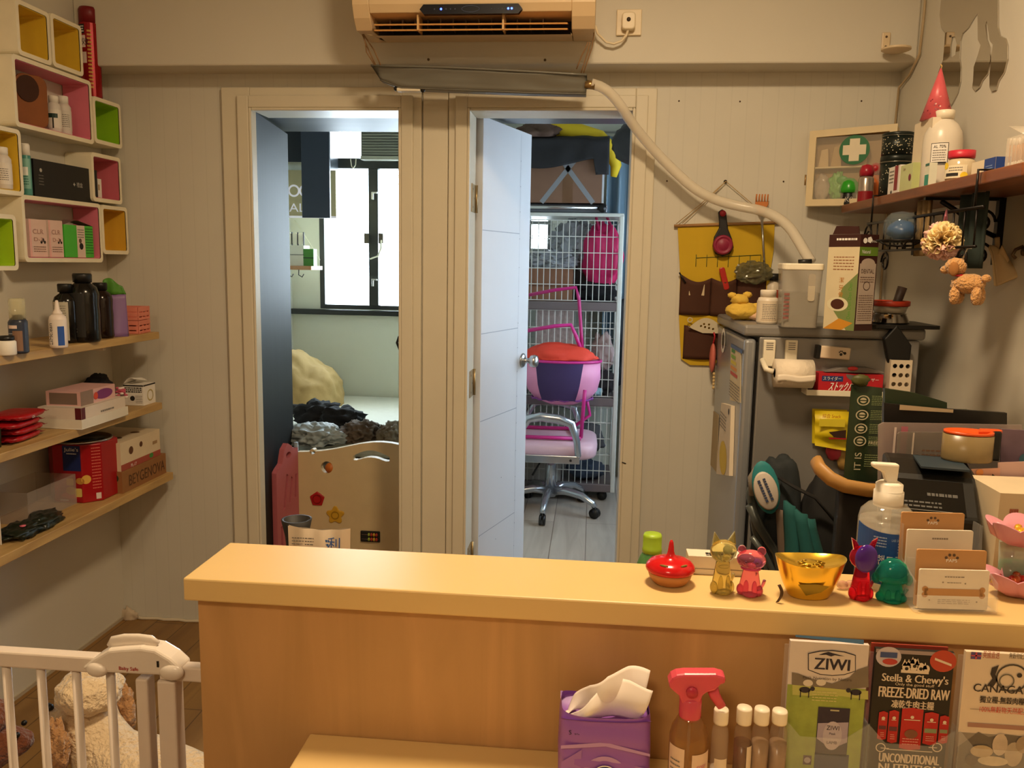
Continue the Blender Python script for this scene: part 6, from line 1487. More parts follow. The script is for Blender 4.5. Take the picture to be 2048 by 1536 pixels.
# on top of the fridge
ZFt = ZF+.0006
def F_(px, py): return aZ(px, py, ZFt)
def Ft(px, py, Y): return aY(px, py, Y).z-ZFt
c = F_(1484, 640); 
pl_ = thing('yellow_plush', 'yellow plush toy lying on the front corner of the fridge top', 'plush toy', (c.x, c.y-.0, ZFt))
YP = mat('d6b148', .9, 0, .15, 40, bump=.6)
mb = MB().blob((0, 0, .028), (.052, .04, .028), YP, 3, .15, 2, 4, 0).blob((-.01, 0, .062), (.026, .024, .018), YP, 4, .2, 2, 3)
mb.blob((.055, -.01, .042), (.04, .014, .013), YP, 5, .15, 2, 3).blob((.05, -.02, .016), (.045, .02, .015), mat('d9b08c', .9), 5, .15, 2, 3, 0); mb.build('body', pl_)
for s in ((-.034, 0, .075), (.012, .0, .078)): MB().blob(s, (.014, .010, .009), YP, 7, .2, 2, 3).build('ear', pl_)
c = F_(1536, 648); r = .030; h = Ft(1536, 580, c.y)
def prv(mb, fr): mb.lines(fr, -.02, .02, h*.15, h*.6, 9, GREYINK, 4); mb.rect(fr, -.024, h*.1, .024, h*.16, mat('c9b69c', .6), .001, 6)
bottle('supplement_bottle', 'white supplement bottle with ribbed cap in front of the plastic container', 'bottle', (c.x, c.y+.02, ZFt), [(r*.92, 0), (r, .005), (r, h*.66), (r*.9, h*.76), (r*.6, h*.80)], mat('dfd2be', .35), [(r*.74, h*.79), (r*.76, h*.97), (r*.7, h), (0, h)], mat('e6dac6', .4), (h*.06, h*.68, r, mat('e0cfb4', .5), 1.7, prv))
c = F_(1549, 630); r = .024; h = Ft(1549, 547, c.y+.05)
bottle('black_cap_bottle', 'taller white bottle with black cap behind the supplement bottle', 'bottle', (c.x+.0, c.y+.055, ZFt), [(r*.9, 0), (r, .005), (r, h*.7), (r*.6, h*.82)], mat('d9ccb6', .35), [(r*1.0, h*.84), (r*1.0, h), (0, h)], BLACK, (h*.1, h*.6, r, mat('a8442a', .5), 1.2, None))
# water container
c = F_(1604, 656); Wb = aY(1650, 600, c.y).x-aY(1565, 600, c.y).x; h = Ft(1604, 527, c.y+.03)
wc = thing('water_container', 'clear plastic container with white lid catching the hose on the fridge', 'container', (c.x, c.y+.062, ZFt), R(-4))
PLS = mat('b9b0a0', .12, 0, .05, 5, alpha=.42)
hw = Wb/2-.003
mb = MB(); ol = rrect(-hw, -.055, hw, .055, .018, 5)
vs = [(a, b, z) for z, k in ((0, .88), (h*.9, 1.0)) for a, b in [(x*k, y*k) for x, y in ol]]; n = len(ol)
mb.add(vs, [tuple(range(n))[::-1]]+[(i, (i+1) % n, n+(i+1) % n, n+i) for i in range(n)], PLS, False); mb.build('tub', wc)
vs = [(a*.985, b*.985, z) for z, k in ((.002, .88), (h*.55, .94)) for a, b in [(x*k, y*k) for x, y in ol]]
MB().add(vs, [tuple(range(n))[::-1], tuple(range(n, 2*n))]+[(i, (i+1) % n, n+(i+1) % n, n+i) for i in range(n)], mat('8d8778', .05, alpha=.5)).build('water', wc)
mb = MB().prism([(a*1.04, b*1.04) for a, b in ol], CREAM, .018, plane((0, 0, h), (1, 0, 0), (0, 1, 0))); mb.build('lid', wc, .003)
MB().tube([(-.01, -.02, h+.004), (.025, -.02, h+.006)], .007, BLACK, 8).build('lid_catch', wc)
f_ = plane((0, -.0545, 0), (1, 0, 0), (0, .02, 1)); mb = MB(); mb.prism(rrect(hw*.28, h*.42, hw*.62, h*.84, .006), mat('cdbfa6', .3, alpha=.7), .004, plane((0, -.0555, 0), (1, 0, 0), (0, .02, 1))); mb.build('grip', wc)
mb = MB(); mb.lines(f_, -hw*.88, -hw*.6, h*.12, h*.55, 7, mat('8a5048', .6), 3, .6); mb.build('print', wc)
# tall chew carton, turned
c = F_(1708, 662); lx = aY(1655, 650, c.y+.04); rx = aY(1752, 655, c.y+.0)
hC = Ft(1715, 468, c.y); 
dc = thing('tall_chew_carton', 'tall upright carton, green and white side and brown printed side, on the fridge', 'box', (c.x, c.y+.002, ZFt))
e1 = Vector((lx.x-c.x-.002, .072)); e2 = Vector((rx.x-c.x, .030)); 
l1, l2 = e1.length, e2.length; CB = mat('3c1d18', .5); CG_ = mat('d3c4a0', .6)
hl = Ft(1680, 450, c.y+.03)
P0, P1, P2 = Vector((0, 0, 0)), Vector((e1.x, e1.y, 0)), Vector((e2.x, e2.y, 0)); P3 = P1+P2; u = Vector((0, 0, hC))
mb = MB().add([P0, P2, P3, P1, P0+u, P2+u, P3+u, P1+u], [(3, 2, 1, 0), (4, 5, 6, 7), (0, 1, 5, 4), (1, 2, 6, 5), (2, 3, 7, 6), (3, 0, 4, 7)], CB)
fl = plane(P1, P0-P1, (0, 0, 1)); f2 = plane(P0, P2, (0, 0, 1))
mb.rect(fl, 0, 0, l1, hC*.87, CG_); mb.poly(fl, [(l1*.75, 0), (l1, 0), (l1, hC*.60), (l1*.55, hC*.45), (l1*.3, hC*.2)], mat('76864e', .5), .0009); mb.disc(fl, l1*.42, hC*.27, l1*.22, mat('4a2418', .5), .0012, 20, hC*.055); mb.disc(fl, l1*.42, hC*.27, l1*.34, mat('d9d0ae', .5), .001, 20, hC*.075)
mb.poly(fl, [(0, 0), (l1*.6, 0), (l1*.95, hC*.08), (l1*.5, hC*.12)], mat('c98a2a', .5), .001); mb.lines(fl, l1*.2, l1*.85, hC*.62, hC*.78, 5, mat('9a6a4a', .6), 3); mb.lines(fl, l1*.25, l1*.9, hC*.92, hC*.98, 1, WPRINT, 3)
for zc2, t_ in ((.42, '牙'), (.35, '骨'), (.50, '潔')): mb.text(fl, l1*.5, hC*zc2, .011, t_, mat('b8762a', .6))
for k_ in range(4): mb.text((lambda a, b, off: fl(l1*.85-b, a, off)), hC*(.16+.1*k_), 0, .010, 'Den', mat('4f8a2c', .6), hC*.08)
mb.rect(f2, 0, hC*.78, l2, hC*.87, mat('66852c', .5)); mb.text(f2, l2*.35, hC*.805, .009, 'Natural', WPRINT, l2*.45, .0012); mb.rect(f2, l2*.05, hC*.07, l2*.95, hC*.70, mat('b7a596', .6)); mb.disc(f2, l2*.5, hC*.70, l2*.38, mat('b7a596', .6), .0007, 20, hC*.055)
mb.lines(f2, l2*.12, l2*.88, hC*.10, hC*.38, 12, mat('6a5248', .6), 3, .3, .0011); mb.text(f2, l2*.5, hC*.60, .011, 'DENTAL', mat('5a443c', .6), l2*.7, .0011); mb.ring(f2, l2*.5, hC*.47, .012, .002, mat('5a443c', .6), .0011); mb.lines(f2, l2*.12, l2*.88, hC*.50, hC*.57, 3, mat('6a5248', .6), 5, .3, .0011)
mb.disc(f2, l2*.25, hC*.935, .007, WPRINT); mb.disc(f2, l2*.5, hC*.945, .009, WPRINT, .0008, 5); mb.text(f2, l2*.75, hC*.92, .007, 'true', WPRINT, l2*.3)
mb.build('carton_body', dc, .001)
MB().prism([(l1*.1, 0), (l1*.95, 0), (l1*.9, .020), (l1*.2, .022)], CB, .003, plane(P1+Vector((0, 0, hC+.0005)), P0-P1, (0, 0, 1))).build('top_flap', dc)
# purple house shaped boxes behind
for px, py, pt, lb in ((1657, 640, 556, 'purple house shaped carton behind the left side of the tall carton'), (1750, 640, 556, 'purple house shaped carton behind the right side of the tall carton')):
    c = F_(px, 632); hh = Ft(px, pt, c.y+.10); w_ = .026
    mb = MB().prism([(-w_, 0), (w_, 0), (w_, hh*.72), (w_*1.3, hh*.74), (w_*.4, hh), (-w_*.4, hh), (-w_*1.3, hh*.74), (-w_, hh*.72)], mat('3c2342', .5), .04, plane((0, -.02, 0), (1, 0, 0), (0, 0, 1))); f_ = plane((0, -.0203, 0), (1, 0, 0), (0, 0, 1)); mb.rect(f_, -w_*.9, hh*.42, w_*.9, hh*.62, mat('8f7a84', .6))
    single('house_carton', mb, lb, 'box', 'purple house shaped cartons', loc=(c.x, c.y+.10, ZFt))
# tray, steel bowl, red rimmed tub, handle
c = F_(1790, 657)
yT = c.y+.10
single('black_tray', MB().prism(rrect(-.10, -.11, .088, .11, .02), BLACK, .010, plane((0, 0, .010), (1, 0, 0), (0, 1, 0))), 'flat black tray under the steel bowl on the fridge', 'tray', loc=(aY(1790, 655, yT).x, yT, ZFt))
zt3 = ZFt+.0106
rB = (aY(1815, 640, yT).x-aY(1738, 640, yT).x)/2; hB = aY(1776, 627, yT-rB).z-zt3
sbw = thing('steel_bowl', 'shiny steel pet bowl on the black tray', 'bowl', (aY(1778, 640, yT-.03).x, yT-.03, zt3))
MB().lathe([(rB*.98, 0), (rB*1.0, .004), (rB*.82, hB*.92), (rB*.86, hB), (rB*.78, hB*.98), (rB*.7, hB*.3), (0, hB*.22)], mat('8f8a84', .1, 1., 0), 40).build('bowl_body', sbw)
z4 = zt3+hB+.0008; rr_ = rB*.93
tb_ = thing('red_rim_tub', 'clear tub with red rim stacked on the steel bowl', 'tub', (sbw.location.x, sbw.location.y, z4))
h5 = aY(1778, 601, yT-.03).z-z4
MB().lathe([(rr_*.82, 0), (rr_*.95, h5*.55)], mat('b3a48c', .2, alpha=.6), 36).build('tub_body', tb_)
MB().lathe([(rr_*.98, h5*.55), (rr_*1.05, h5*.62), (rr_*1.05, h5*.96), (rr_*.97, h5), (rr_*.93, h5*.9), (rr_*.92, h5*.56), (rr_*.98, h5*.55)], mat('bb3a22', .4), 36).build('rim', tb_)
q = aY(1792, 583, yT-.01)
single('brown_scoop', MB().tube([(-.012, .0, -.012), (0, 0, .012), (.010, 0, .050)], [.010, .012, .013], mat('3b2b22', .5), 10), 'dark brown scoop handle sticking up from the red rimmed tub', 'scoop', loc=(q.x, sbw.location.y+.0, z4+.0015+.022))

# ================================================================ HANGING POCKET ORGANISER
HY = YB-.006
def W(px, py, d=0.): return aY(px, py, HY-d)
o0 = W(1451, 363); hg = thing('pocket_organiser', 'yellow hanging wall organiser with brown pockets beside the fridge', 'organiser', (o0.x, HY, o0.z))
def Wl(px, py, d=0.): q = W(px, py, d); return (q.x-o0.x, q.z-o0.z)
YO = mat('c9a51e', .8, 0, .06, 10, bump=.2); BO = mat('4a2a1a', .8, 0, .1, 10, bump=.2)
f_ = plane((0, 0, 0), (1, 0, 0), (0, 0, 1))
out = [Wl(*p_) for p_ in ((1355, 449), (1450, 445), (1549, 446), (1547, 500), (1540, 545), (1538, 640), (1445, 700), (1442, 722), (1420, 731), (1380, 730), (1362, 718), (1358, 640), (1360, 545))]
MB().prism(out[::-1], YO, .003, plane((0, -.003, 0), (1, 0, 0), (0, 0, 1))).build('backing', hg)
MB().cyl((Wl(1348, 450)[0], -.006, Wl(1348, 452)[1]), (Wl(1558, 445)[0], -.006, Wl(1558, 445)[1]), .005, CARD, 10).build('rod', hg)
STG = mat('b59a6c', .8)
top_n = (0, -.008, 0)
for pa in ((1352, 448), (1364, 447), (1552, 444)):
    a = Wl(*pa); MB().tube([(a[0], -.008, a[1]), (a[0]*.5, -.006, a[1]*.5-.004), top_n], .0014, STG, 5).build('string', hg)
MB().lathe([(.006, 0), (.005, .008), (0, .009)], mat('3a2c24', .4, .5), 10, M=Matrix.Translation((0, .004, 0)) @ Matrix.Rotation(R(90), 4, 'X')).build('nail', hg)
def pocket(pts, sag, nm='pocket', dep=.022):
    L_, R2_, B_ = [Wl(*p_) for p_ in pts]
    w_ = R2_[0]-L_[0]
    def fn(u, v):
        zt = L_[1]*(1-u)+R2_[1]*u-sag*math.sin(math.pi*u); zb_ = B_[1]
        return (L_[0]+w_*u, -.0035-dep*math.sin(math.pi*u)*(1-.55*v), zt+(zb_-zt)*v)
    return MB().sheet(fn, 16, 8, BO, -.002).build(nm, hg)
pocket(((1361, 548), (1423, 556), (1390, 630)), .020); pocket(((1423, 556), (1475, 556), (1450, 632)), .014); pocket(((1475, 556), (1534, 540), (1505, 636)), .010)
pocket(((1368, 650), (1440, 668), (1400, 718)), -.004)
mb = MB().tube([(Wl(1358, 545)[0], -.012, Wl(1358, 545)[1]), (Wl(1370, 566)[0], -.016, Wl(1370, 566)[1])], .003, BLACK, 6); mb.build('edge_trim', hg)
mb = MB(); G2 = mat('4a5a2a', .7)
for z0_ in (520,):
    a = Wl(1392, 516); b = Wl(1522, 510); mb.tube([(a[0], -.0045, a[1]), (b[0], -.0045, b[1])], .0011, G2, 4)
    for i in range(7): xx = a[0]+(b[0]-a[0])*i/6; mb.tube([(xx, -.0045, a[1]+.012), (xx, -.0045, a[1]-.03)], .0011, G2, 4)
mb.build('fence_print', hg)
# contents of the pockets and things hooked on
def wthing(nm, lb, cat_, px, py, d=.03): q = W(px, py, d); return thing(nm, lb, cat_, tuple(q))
t = wthing('lint_brush', 'black handled pet brush with round magenta button hanging on the yellow organiser', 'brush', 1445, 480, .018)
def lc(px, py): q = W(px, py, .018); return (q.x-t.location.x, q.z-t.location.z)
pts = [lc(*p_) for p_ in ((1436, 424), (1444, 418), (1452, 424), (1454, 442), (1456, 458), (1464, 478), (1467, 495), (1460, 508), (1445, 513), (1430, 508), (1425, 492), (1428, 474), (1438, 456), (1438, 442))]
MB().prism(pts[::-1], mat('1c1a1c', .5), .014, plane((0, -.007, 0), (1, 0, 0), (0, 0, 1))).build('handle', t, .004)
c_ = lc(1445, 490); MM = mat('8c2140', .45)
MB().lathe([(.034, 0), (.034, .006), (.030, .012), (.026, .012), (.024, .009), (.018, .009), (.016, .011), (0, .011)], MM, 32, M=Matrix.Translation((c_[0], -.0075, c_[1])) @ Matrix.Rotation(R(90), 4, 'X')).build('round_button', t)
c_ = lc(1445, 427); MB().lathe([(.011, 0), (.010, .004), (0, .004)], mat('a8283c', .4), 18, M=Matrix.Translation((c_[0], -.0075, c_[1])) @ Matrix.Rotation(R(90), 4, 'X')).build('top_button', t)
t = wthing('back_scratcher', 'orange back scratcher with metal rod standing in the organiser', 'back scratcher', 1527, 470, .024)
def lc(px, py): q = W(px, py, .024); return (q.x-t.location.x, 0, q.z-t.location.z)
MB().cyl(lc(1530, 560), lc(1523, 425), .004, STEEL, 10).build('rod', t)
OR = mat('c97a3c', .5); a = lc(1523, 414)
mb = MB().prism([(a[0]-.006, a[2]-.022), (a[0]+.006, a[2]-.022), (a[0]+.022, a[2]+.008), (a[0]+.022, a[2]+.018), (a[0]-.022, a[2]+.018), (a[0]-.022, a[2]+.008)], OR, .005, plane((0, -.0025, 0), (1, 0, 0), (0, 0, 1))); mb.build('palm', t, .002)
for i in range(5): xx = a[0]-.019+.0095*i; MB().tube([(xx, 0, a[2]+.018), (xx, 0, a[2]+.034), (xx, -.004, a[2]+.042)], .0026, OR, 6).build('prong', t)
t = wthing('red_clipper', 'red nail clipper in the middle pocket of the organiser', 'clipper', 1449, 560, .020)
MB().prism(rrect(-.010, -.035, .010, .045, .008), mat('b02a22', .35), .010, plane((0, -.005, 0), (.96, 0, .28), (-.28, 0, .96))).build('clipper_body', t, .003)
t = wthing('clear_bags', 'crumpled clear bag in the right pocket of the organiser', 'bag', 1507, 545, .030)
MB().blob((0, 0, .0), (.052, .018, .032), mat('6f6a4c', .15, 0, .3, 20, alpha=.6), 4, .4, 2.2, 4, None, True, False).build('crumpled_bag', t)
t = wthing('white_packet', 'cream packet sticking out of the left pocket of the organiser', 'packet', 1393, 574, .014)
MB().box(-.026, .028, -.004, .004, -.03, .010, mat('cdbb98', .7)).build('packet_body', t, .002)
t = wthing('grey_comb', 'pale grey half round scoop over the lower pocket of the organiser', 'scoop', 1404, 645, .028)
def lc(px, py): q = W(px, py, .028); return (q.x-t.location.x, q.z-t.location.z)
arc = [lc(1378+72*i/12, 655-22*math.sin(math.pi*i/12)+6*i/12) for i in range(13)]
hl_ = [circ(lc(px, py)[0], lc(px, py)[1], .004, 8) for px, py in ((1402, 652), (1410, 654), (1418, 656), (1426, 658), (1408, 648), (1418, 649))]
holed(([lc(1376, 652)]+arc+[lc(1440, 667), lc(1405, 666), lc(1385, 658)])[::-1], hl_, .004, mat('cbc0a4', .45)).build('scoop_plate', t, .001)
MB().tube([(lc(1380, 640)[0]+.008*math.cos(a), 0, lc(1380, 640)[1]+.008*math.sin(a)) for a in [6.283*i/14 for i in range(14)]], .002, mat('cbc0a4', .45), 6, True).build('hang_loop', t)
# little nails and specks in the boards
for (px, py), nl_ in zip(((1334, 362), (1567, 363), (1723, 202), (1358, 202), (1480, 203), (1660, 519)), ['tiny nail head right of the doorway, just above the hose bend', 'tiny nail head above the orange back scratcher, left of the first aid cabinet', 'tiny nail head near the top of the boards, above the first aid cabinet', 'tiny nail head high on the boards beside the right door frame corner', 'tiny nail head high on the boards, between the other two in the upper row', 'tiny nail head on the boards just right of the water container']):
    q = aY(px, py, YB-.0003); single('nail_head', MB().lathe([(.003, 0), (.0022, .0016), (0, .002)], mat('4a3422', .5, .4), 10, M=Matrix.Rotation(R(90), 4, 'X')), nl_, 'nail', 'nail heads in the boards', loc=tuple(q))

# ================================================================ COUNTER AND DESK
MAPLE = wood('b48a56', 'cc9c66', .42, (1, 1, 10), 2.2, 'maple_laminate', None, .03)
TOPW = mat('dab97c', .38, 0, .04, 6)
ZC = 1.0; CX0 = -.541; PY0 = 1.056
ct_ = thing('reception_counter', 'long maple counter with a raised cream ledge crossing the photo', 'counter', (0, 1.12, 0))
MB().box(CX0, XR-.001, 1.040-1.12, 1.189-1.12, ZC-.032, ZC, TOPW).build('ledge_top', ct_, .0025)
MB().box(CX0+.012, XR-.002, PY0-1.12, PY0+.018-1.12, 0, ZC-.0325, MAPLE).build('front_panel', ct_, .001)
MB().box(CX0+.012, CX0+.030, PY0+.0185-1.12, .064, 0, ZC-.0325, MAPLE).build('end_panel', ct_, .001)
MB().box(CX0+.012, XR-.002, .0645, .078, .30, ZC-.0325, MAPLE).build('back_panel', ct_, .001)
wt = thing('inner_worktop', 'lower worktop behind the raised counter ledge', 'worktop', (0, 1.2, 0))
ZW = .80
MB().box(-.52, XR-.002, -.0005, .44, ZW-.028, ZW, TOPW).build('top', wt, .003)
for x in (-.50, .20, .96): MB().box(x, x+.02, .02, .42, 0, ZW-.0285, MAPLE).build('support', wt)
dl = aY(620, 1466, PY0-.001); ZD = dl.z; DX0 = dl.x
dk_ = thing('front_desk', 'lower maple desk joined to the front of the counter', 'desk', (0, .75, 0))
MB().box(DX0, XR-.002, -.27, PY0-.75-.0008, ZD-.03, ZD, TOPW).build('desk_top', dk_, .003)
for x in (DX0+.01, .96): MB().box(x, x+.02, -.24, .29, 0, ZD-.0305, MAPLE).build('side_panel', dk_)

ZL = ZC+.0006; ZDt = ZD+.0006
def on_(px, py, dy=0.): c = aZ(px, py, ZL); return Vector((c.x, c.y+dy, ZL))
def wpx(n, c): return n*(c-Vector((0, 0, H))).dot(FW)/FPX
# green capped drink bottle behind
c = aY(1304, 1100, 1.30); zc1 = aY(1304, 1068, 1.30).z-ZW; r = .0155
t = thing('drink_bottle', 'green plastic drink bottle with lime cap behind the red topped dispenser', 'bottle', (c.x, 1.30, ZW+.0006))
GB = mat('4d8a4a', .1, alpha=.75)
zt_n = zc1-.026
MB().lathe([(.030, 0), (.033, .006), (.033, zt_n*.62), (.030, zt_n*.76), (.019, zt_n*.93), (.0125, zt_n)], GB, 28).build('body', t)
MB().lathe([(.0155, zt_n-.004), (.0155, zt_n+.002), (.0148, zt_n+.003), (.0148, zt_n+.022), (.0135, zt_n+.026), (0, zt_n+.0255)], mat('98b82c', .4), 28).build('cap', t)
MB().rect(cylf((0, 0, 0), .0332), -.02, .03, .02, zt_n*.55, WPRINT, .0004, 8).build('label', t)
# red topped wooden dispenser
c = on_(1341, 1172, .014); r = wpx(48, c); 
t = thing('onion_dispenser', 'round wooden pot with glossy red pointed lid on the counter ledge', 'pot', tuple(c))
hR = aY(1341, 1136, c.y).z-ZL; hT = aY(1341, 1080, c.y).z-ZL
MB().lathe([(r*.62, 0), (r*.70, .002), (r*.86, hR*.45), (r*.95, hR*.95), (0, hR*.95)], mat('b97a42', .5, 0, .12, 40), 40).build('wooden_base', t)
MB().lathe([(r*.99, hR*.90), (r*1.02, hR*1.02), (r*.98, hR*1.25), (r*.84, hR*1.50), (r*.55, hR*1.66), (r*.28, hR*1.74), (r*.17, hR*1.95), (r*.13, hR*2.2), (r*.085, hT-.003), (r*.04, hT), (0, hT+.0003)], mat('c4161a', .18), 44).build('red_lid', t)['label'] = 'glossy red pointed lid'
mb = MB()
for a0 in (-2.0, -.9):
    P_ = [(r*.80*math.cos(a0+da), r*.80*math.sin(a0+da), hR*1.545) for da in (-.22, -.1, .1, .22)]; mb.tube(P_, [.0006, .0016, .0016, .0006], mat('7f6a2a', .5), 6)
mb.build('slots', t)
# white remote / device lying behind
c = aZ(1375, 1146, ZL); d_ = aZ(1440, 1154, ZL)
carton('white_terminal', 'white flat device with dark checked window lying behind the yellow cat figure', 'device', [c.x, d_.x+.035, c.y-.002, c.y+.028, ZL, ZL+.026], mat('ddd2bc', .4), lambda mb, F: ([mb.rect(F['t'], F['w']*.32+.005*i, .004+.0065*j, F['w']*.32+.005*i+.0045, .010+.0065*j, BLACK if (i+j) % 4 else GREYINK) for i in range(5) for j in range(2)], mb.rect(F['f'], 0, F['h']*.30, F['w'], F['h']*.33, GREYINK)))

def clearp(h, a=.72): return mat(h, .08, 0, .08, 40, trans=.8, alpha=1., ior=1.18, spec=.8)
def figure(nm, lb, c, w_, h_, m, kind, rz=0., m2=None, cat='figurine', yw=.75):
    """small moulded plastic animal: sitting body, big head, two ears, paws, tail"""
    t = thing(nm, lb, cat, tuple(c), rz, 'small clear plastic animal figures')
    W_ = w_/2; m2 = m2 or m
    hb = h_*.52; 
    mb = MB().lathe([(W_*.62, 0), (W_*.70, h_*.03), (W_*.72, h_*.12), (W_*.60, h_*.30), (W_*.50, h_*.45), (W_*.46, hb)], m, 28, sy=yw)
    mb.ell((0, -W_*.42, h_*.05), (W_*.50, W_*.32, h_*.055), m, 16)
    for s in (-1, 1):
        mb.ell((s*W_*.26, -W_*.46, h_*.17), (W_*.17, W_*.18, h_*.15), m, 14); mb.ell((s*W_*.58, -W_*.1, h_*.10), (W_*.26, W_*.40, h_*.10), m, 14)
    mb.build('body', t)
    hz = h_*.68; hw_ = W_*.92
    if kind == 'mushroom':
        mb = MB().lathe([(0, hb*.86), (hw_*.8, hb*.88), (hw_*1.06, hb*1.02), (hw_*1.02, hb*1.25), (hw_*.75, h_*.88), (hw_*.35, h_*.985), (0, h_)], m, 32, sy=yw)
    else:
        mb = MB().ell((0, 0, hz), (hw_, hw_*yw, h_*.185), m, 28); mb.ell((0, -hw_*yw*.86, hz-h_*.05), (hw_*.30, hw_*.22, h_*.05), m, 14)
    o_ = mb.build('head', t)
    if kind != 'mushroom':
        for s in (-1, 1):
            if kind == 'cat': P_ = [(s*hw_*.92, hz+h_*.10), (s*hw_*.22, hz+h_*.15), (s*hw_*.78, h_)]
            elif kind == 'bear': P_ = [(s*(hw_*.66)+hw_*.30*math.cos(a), hz+h_*.18+h_*.085*math.sin(a)) for a in [6.283*i/12 for i in range(12)]]
            else: P_ = [(s*hw_*.72, hz+h_*.10), (s*hw_*.30, hz+h_*.16), (s*hw_*.62, h_*.95), (s*hw_*.98, h_)]
            if s < 0: P_ = P_[::-1]
            MB().prism(P_, m, W_*.22, plane((0, -W_*.11, 0), (1, 0, 0), (0, 0, 1))).build('ear', t, .0008)
        mb = MB(); 
        for s in (-1, 1): mb.ell((s*hw_*.38, -hw_*yw*.93, hz+h_*.005), (hw_*.10, hw_*.05, h_*.022), m2, 10)
        mb.build('eyes', t)
    else:
        for s in (-1, 1): MB().ell((s*hw_*.95, 0, hb*1.0), (hw_*.26, hw_*.3, h_*.13), m, 14).build('ear', t)
    MB().tube([(W_*.4, W_*.3, h_*.08), (W_*.8, W_*.35, h_*.14), (W_*.9, W_*.2, h_*.28)], W_*.11, m, 8).build('tail', t)
    return t
c = on_(1446, 1194, .016); t = figure('cat_figurine', 'yellowish clear plastic cat with pointed ears, tallest figure on the ledge', c, wpx(58, c), wpx(131, c)*.965, clearp('e8da90', .78), 'cat', R(12), mat('6a5c34', .3))
MB().ell((.004, -.003, wpx(131, c)*.68), (.006, .006, .006), mat('9fb0a4', .05, trans=.3, alpha=.8), 16).build('pale_refraction', t)  # small pale blob standing in for refraction in the clear head
c = on_(1503, 1198, .016); t = figure('cat_figurine', 'pink clear plastic cat with rounded ears beside the yellow one', c, wpx(62, c), wpx(110, c)*.965, clearp('f58ba8', .80), 'bear', R(-8), mat('5c2340', .3))
MB().ell((-.006, -.003, wpx(110, c)*.68), (.010, .007, .005), mat('3c1a2c', .2), 16).build('dark_refraction', t); MB().ell((.007, -.002, wpx(110, c)*.62), (.006, .006, .005), mat('5a48b0', .2), 14).build('violet_refraction', t)  # dark and violet blobs imitate light refracted through the pink head
MB().tube([(.4*.03*math.cos(a), .3*.03*math.sin(a), wpx(110, c)*.50) for a in [6.283*i/20 for i in range(20)]], .0014, mat('c03a68', .3), 6, True).build('collar', t)
c = on_(1728, 1208, .018); t = figure('owl_figurine', 'bright red clear plastic figure with purple face in front of the blue label', c, wpx(58, c), wpx(132, c)*.96, clearp('f2304c', .82), 'owl', R(6), mat('3a1a6a', .3))
MB().ell((0, -.010, wpx(132, c)*.67), (.0150, .006, .019), mat('4a2286', .15), 20).build('purple_face', t)['label'] = 'purple face'
c = on_(1790, 1212, .018); t = figure('puppy_figurine', 'teal clear plastic mushroom shaped puppy beside the card holder', c, wpx(70, c), wpx(92, c)*.95, clearp('38bca6', .84), 'mushroom', R(-5))
MB().ell((.003, -.005, wpx(92, c)*.70), (.013, .006, .010), mat('1c4f6e', .15), 18).build('blue_refraction', t)  # refraction inside the teal head, put in as a blue blob
# gold ingot box
c = on_(1626, 1205, .026); GD = mat('efc649', .22, .85, .06, 8); w_ = wpx(138, c)/2; h_ = wpx(74, c)*.97
t = thing('gold_ingot_box', 'shiny gold ingot shaped box among the plastic figures on the ledge', 'box', tuple(c), R(4))
prof = []
def ing(a, k): # outline of the boat shape at relative height k
    rx_, ry_ = w_*(.56+.44*k**.8), .030*(.62+.38*k)
    return (rx_*math.copysign(abs(math.cos(a))**.9, math.cos(a)), ry_*math.copysign(abs(math.sin(a))**.9, math.sin(a)), h_*k+h_*.12*k**3*abs(math.cos(a))**3)
n = 48; ks = [0, .03, .2, .4, .6, .8, 1.0]
vs = [ing(6.2832*i/n, k) for k in ks for i in range(n)]; fs = [(j*n+i, j*n+(i+1) % n, (j+1)*n+(i+1) % n, (j+1)*n+i) for j in range(len(ks)-1) for i in range(n)]+[tuple(range(n))[::-1]]
MB().add(vs, fs, GD, True).build('shell', t)
MB().add([ing(6.2832*i/n, 1.0) for i in range(n)]+[(x*.9, y*.8, z-.004) for x, y, z in [ing(6.2832*i/n, 1.0) for i in range(n)]]+[(0, 0, h_*.80)], [(i, (i+1) % n, n+(i+1) % n, n+i) for i in range(n)]+[(n+i, n+(i+1) % n, 2*n) for i in range(n)], GD, True).build('top_hollow', t)
MB().ell((0, .002, h_*.84), (w_*.42, .017, h_*.16), GD, 28).build('dome', t)
mb = MB()
for k in range(9): mb.ell((w_*.30*math.cos(k*.7), -.006+.008*math.sin(k*.7), h_*.97+.001*math.sin(k*3)), (.004, .002, .0015), mat('8a6a1c', .3, .9), 8)
mb.build('relief', t)
mb = MB().poly(plane((-.004, -.0225, h_*.28), (1, -.1, 0), (0, -.20, 1)), [(-.018, .010), (.004, .012), (.022, .010), (.012, .0), (-.006, -.006)], mat('8f7a2c', .3, .6), .001); mb.build('embossed_patch', t)
c = on_(1560, 1209, .006); single('brown_strip', MB().sheet(lambda u, v: (-.004+.005*math.sin(v*3)+.004*u, -.002+.003*u, .0005+.024*v), 2, 8, mat('4a2f1a', .5), .001), 'small curled brown strip standing beside the gold ingot box', 'strip', loc=tuple(c))
mb = MB()
for k in range(3): mb.ell((.012*k, .003*k, .006), (.008, .005, .006), mat('d9a08a', .1, alpha=.5), 10)
c = on_(1690, 1186, .014); single('clear_wrapper', mb, 'crinkled clear wrapper between the ingot box and the red figure', 'wrapper', loc=tuple(c))

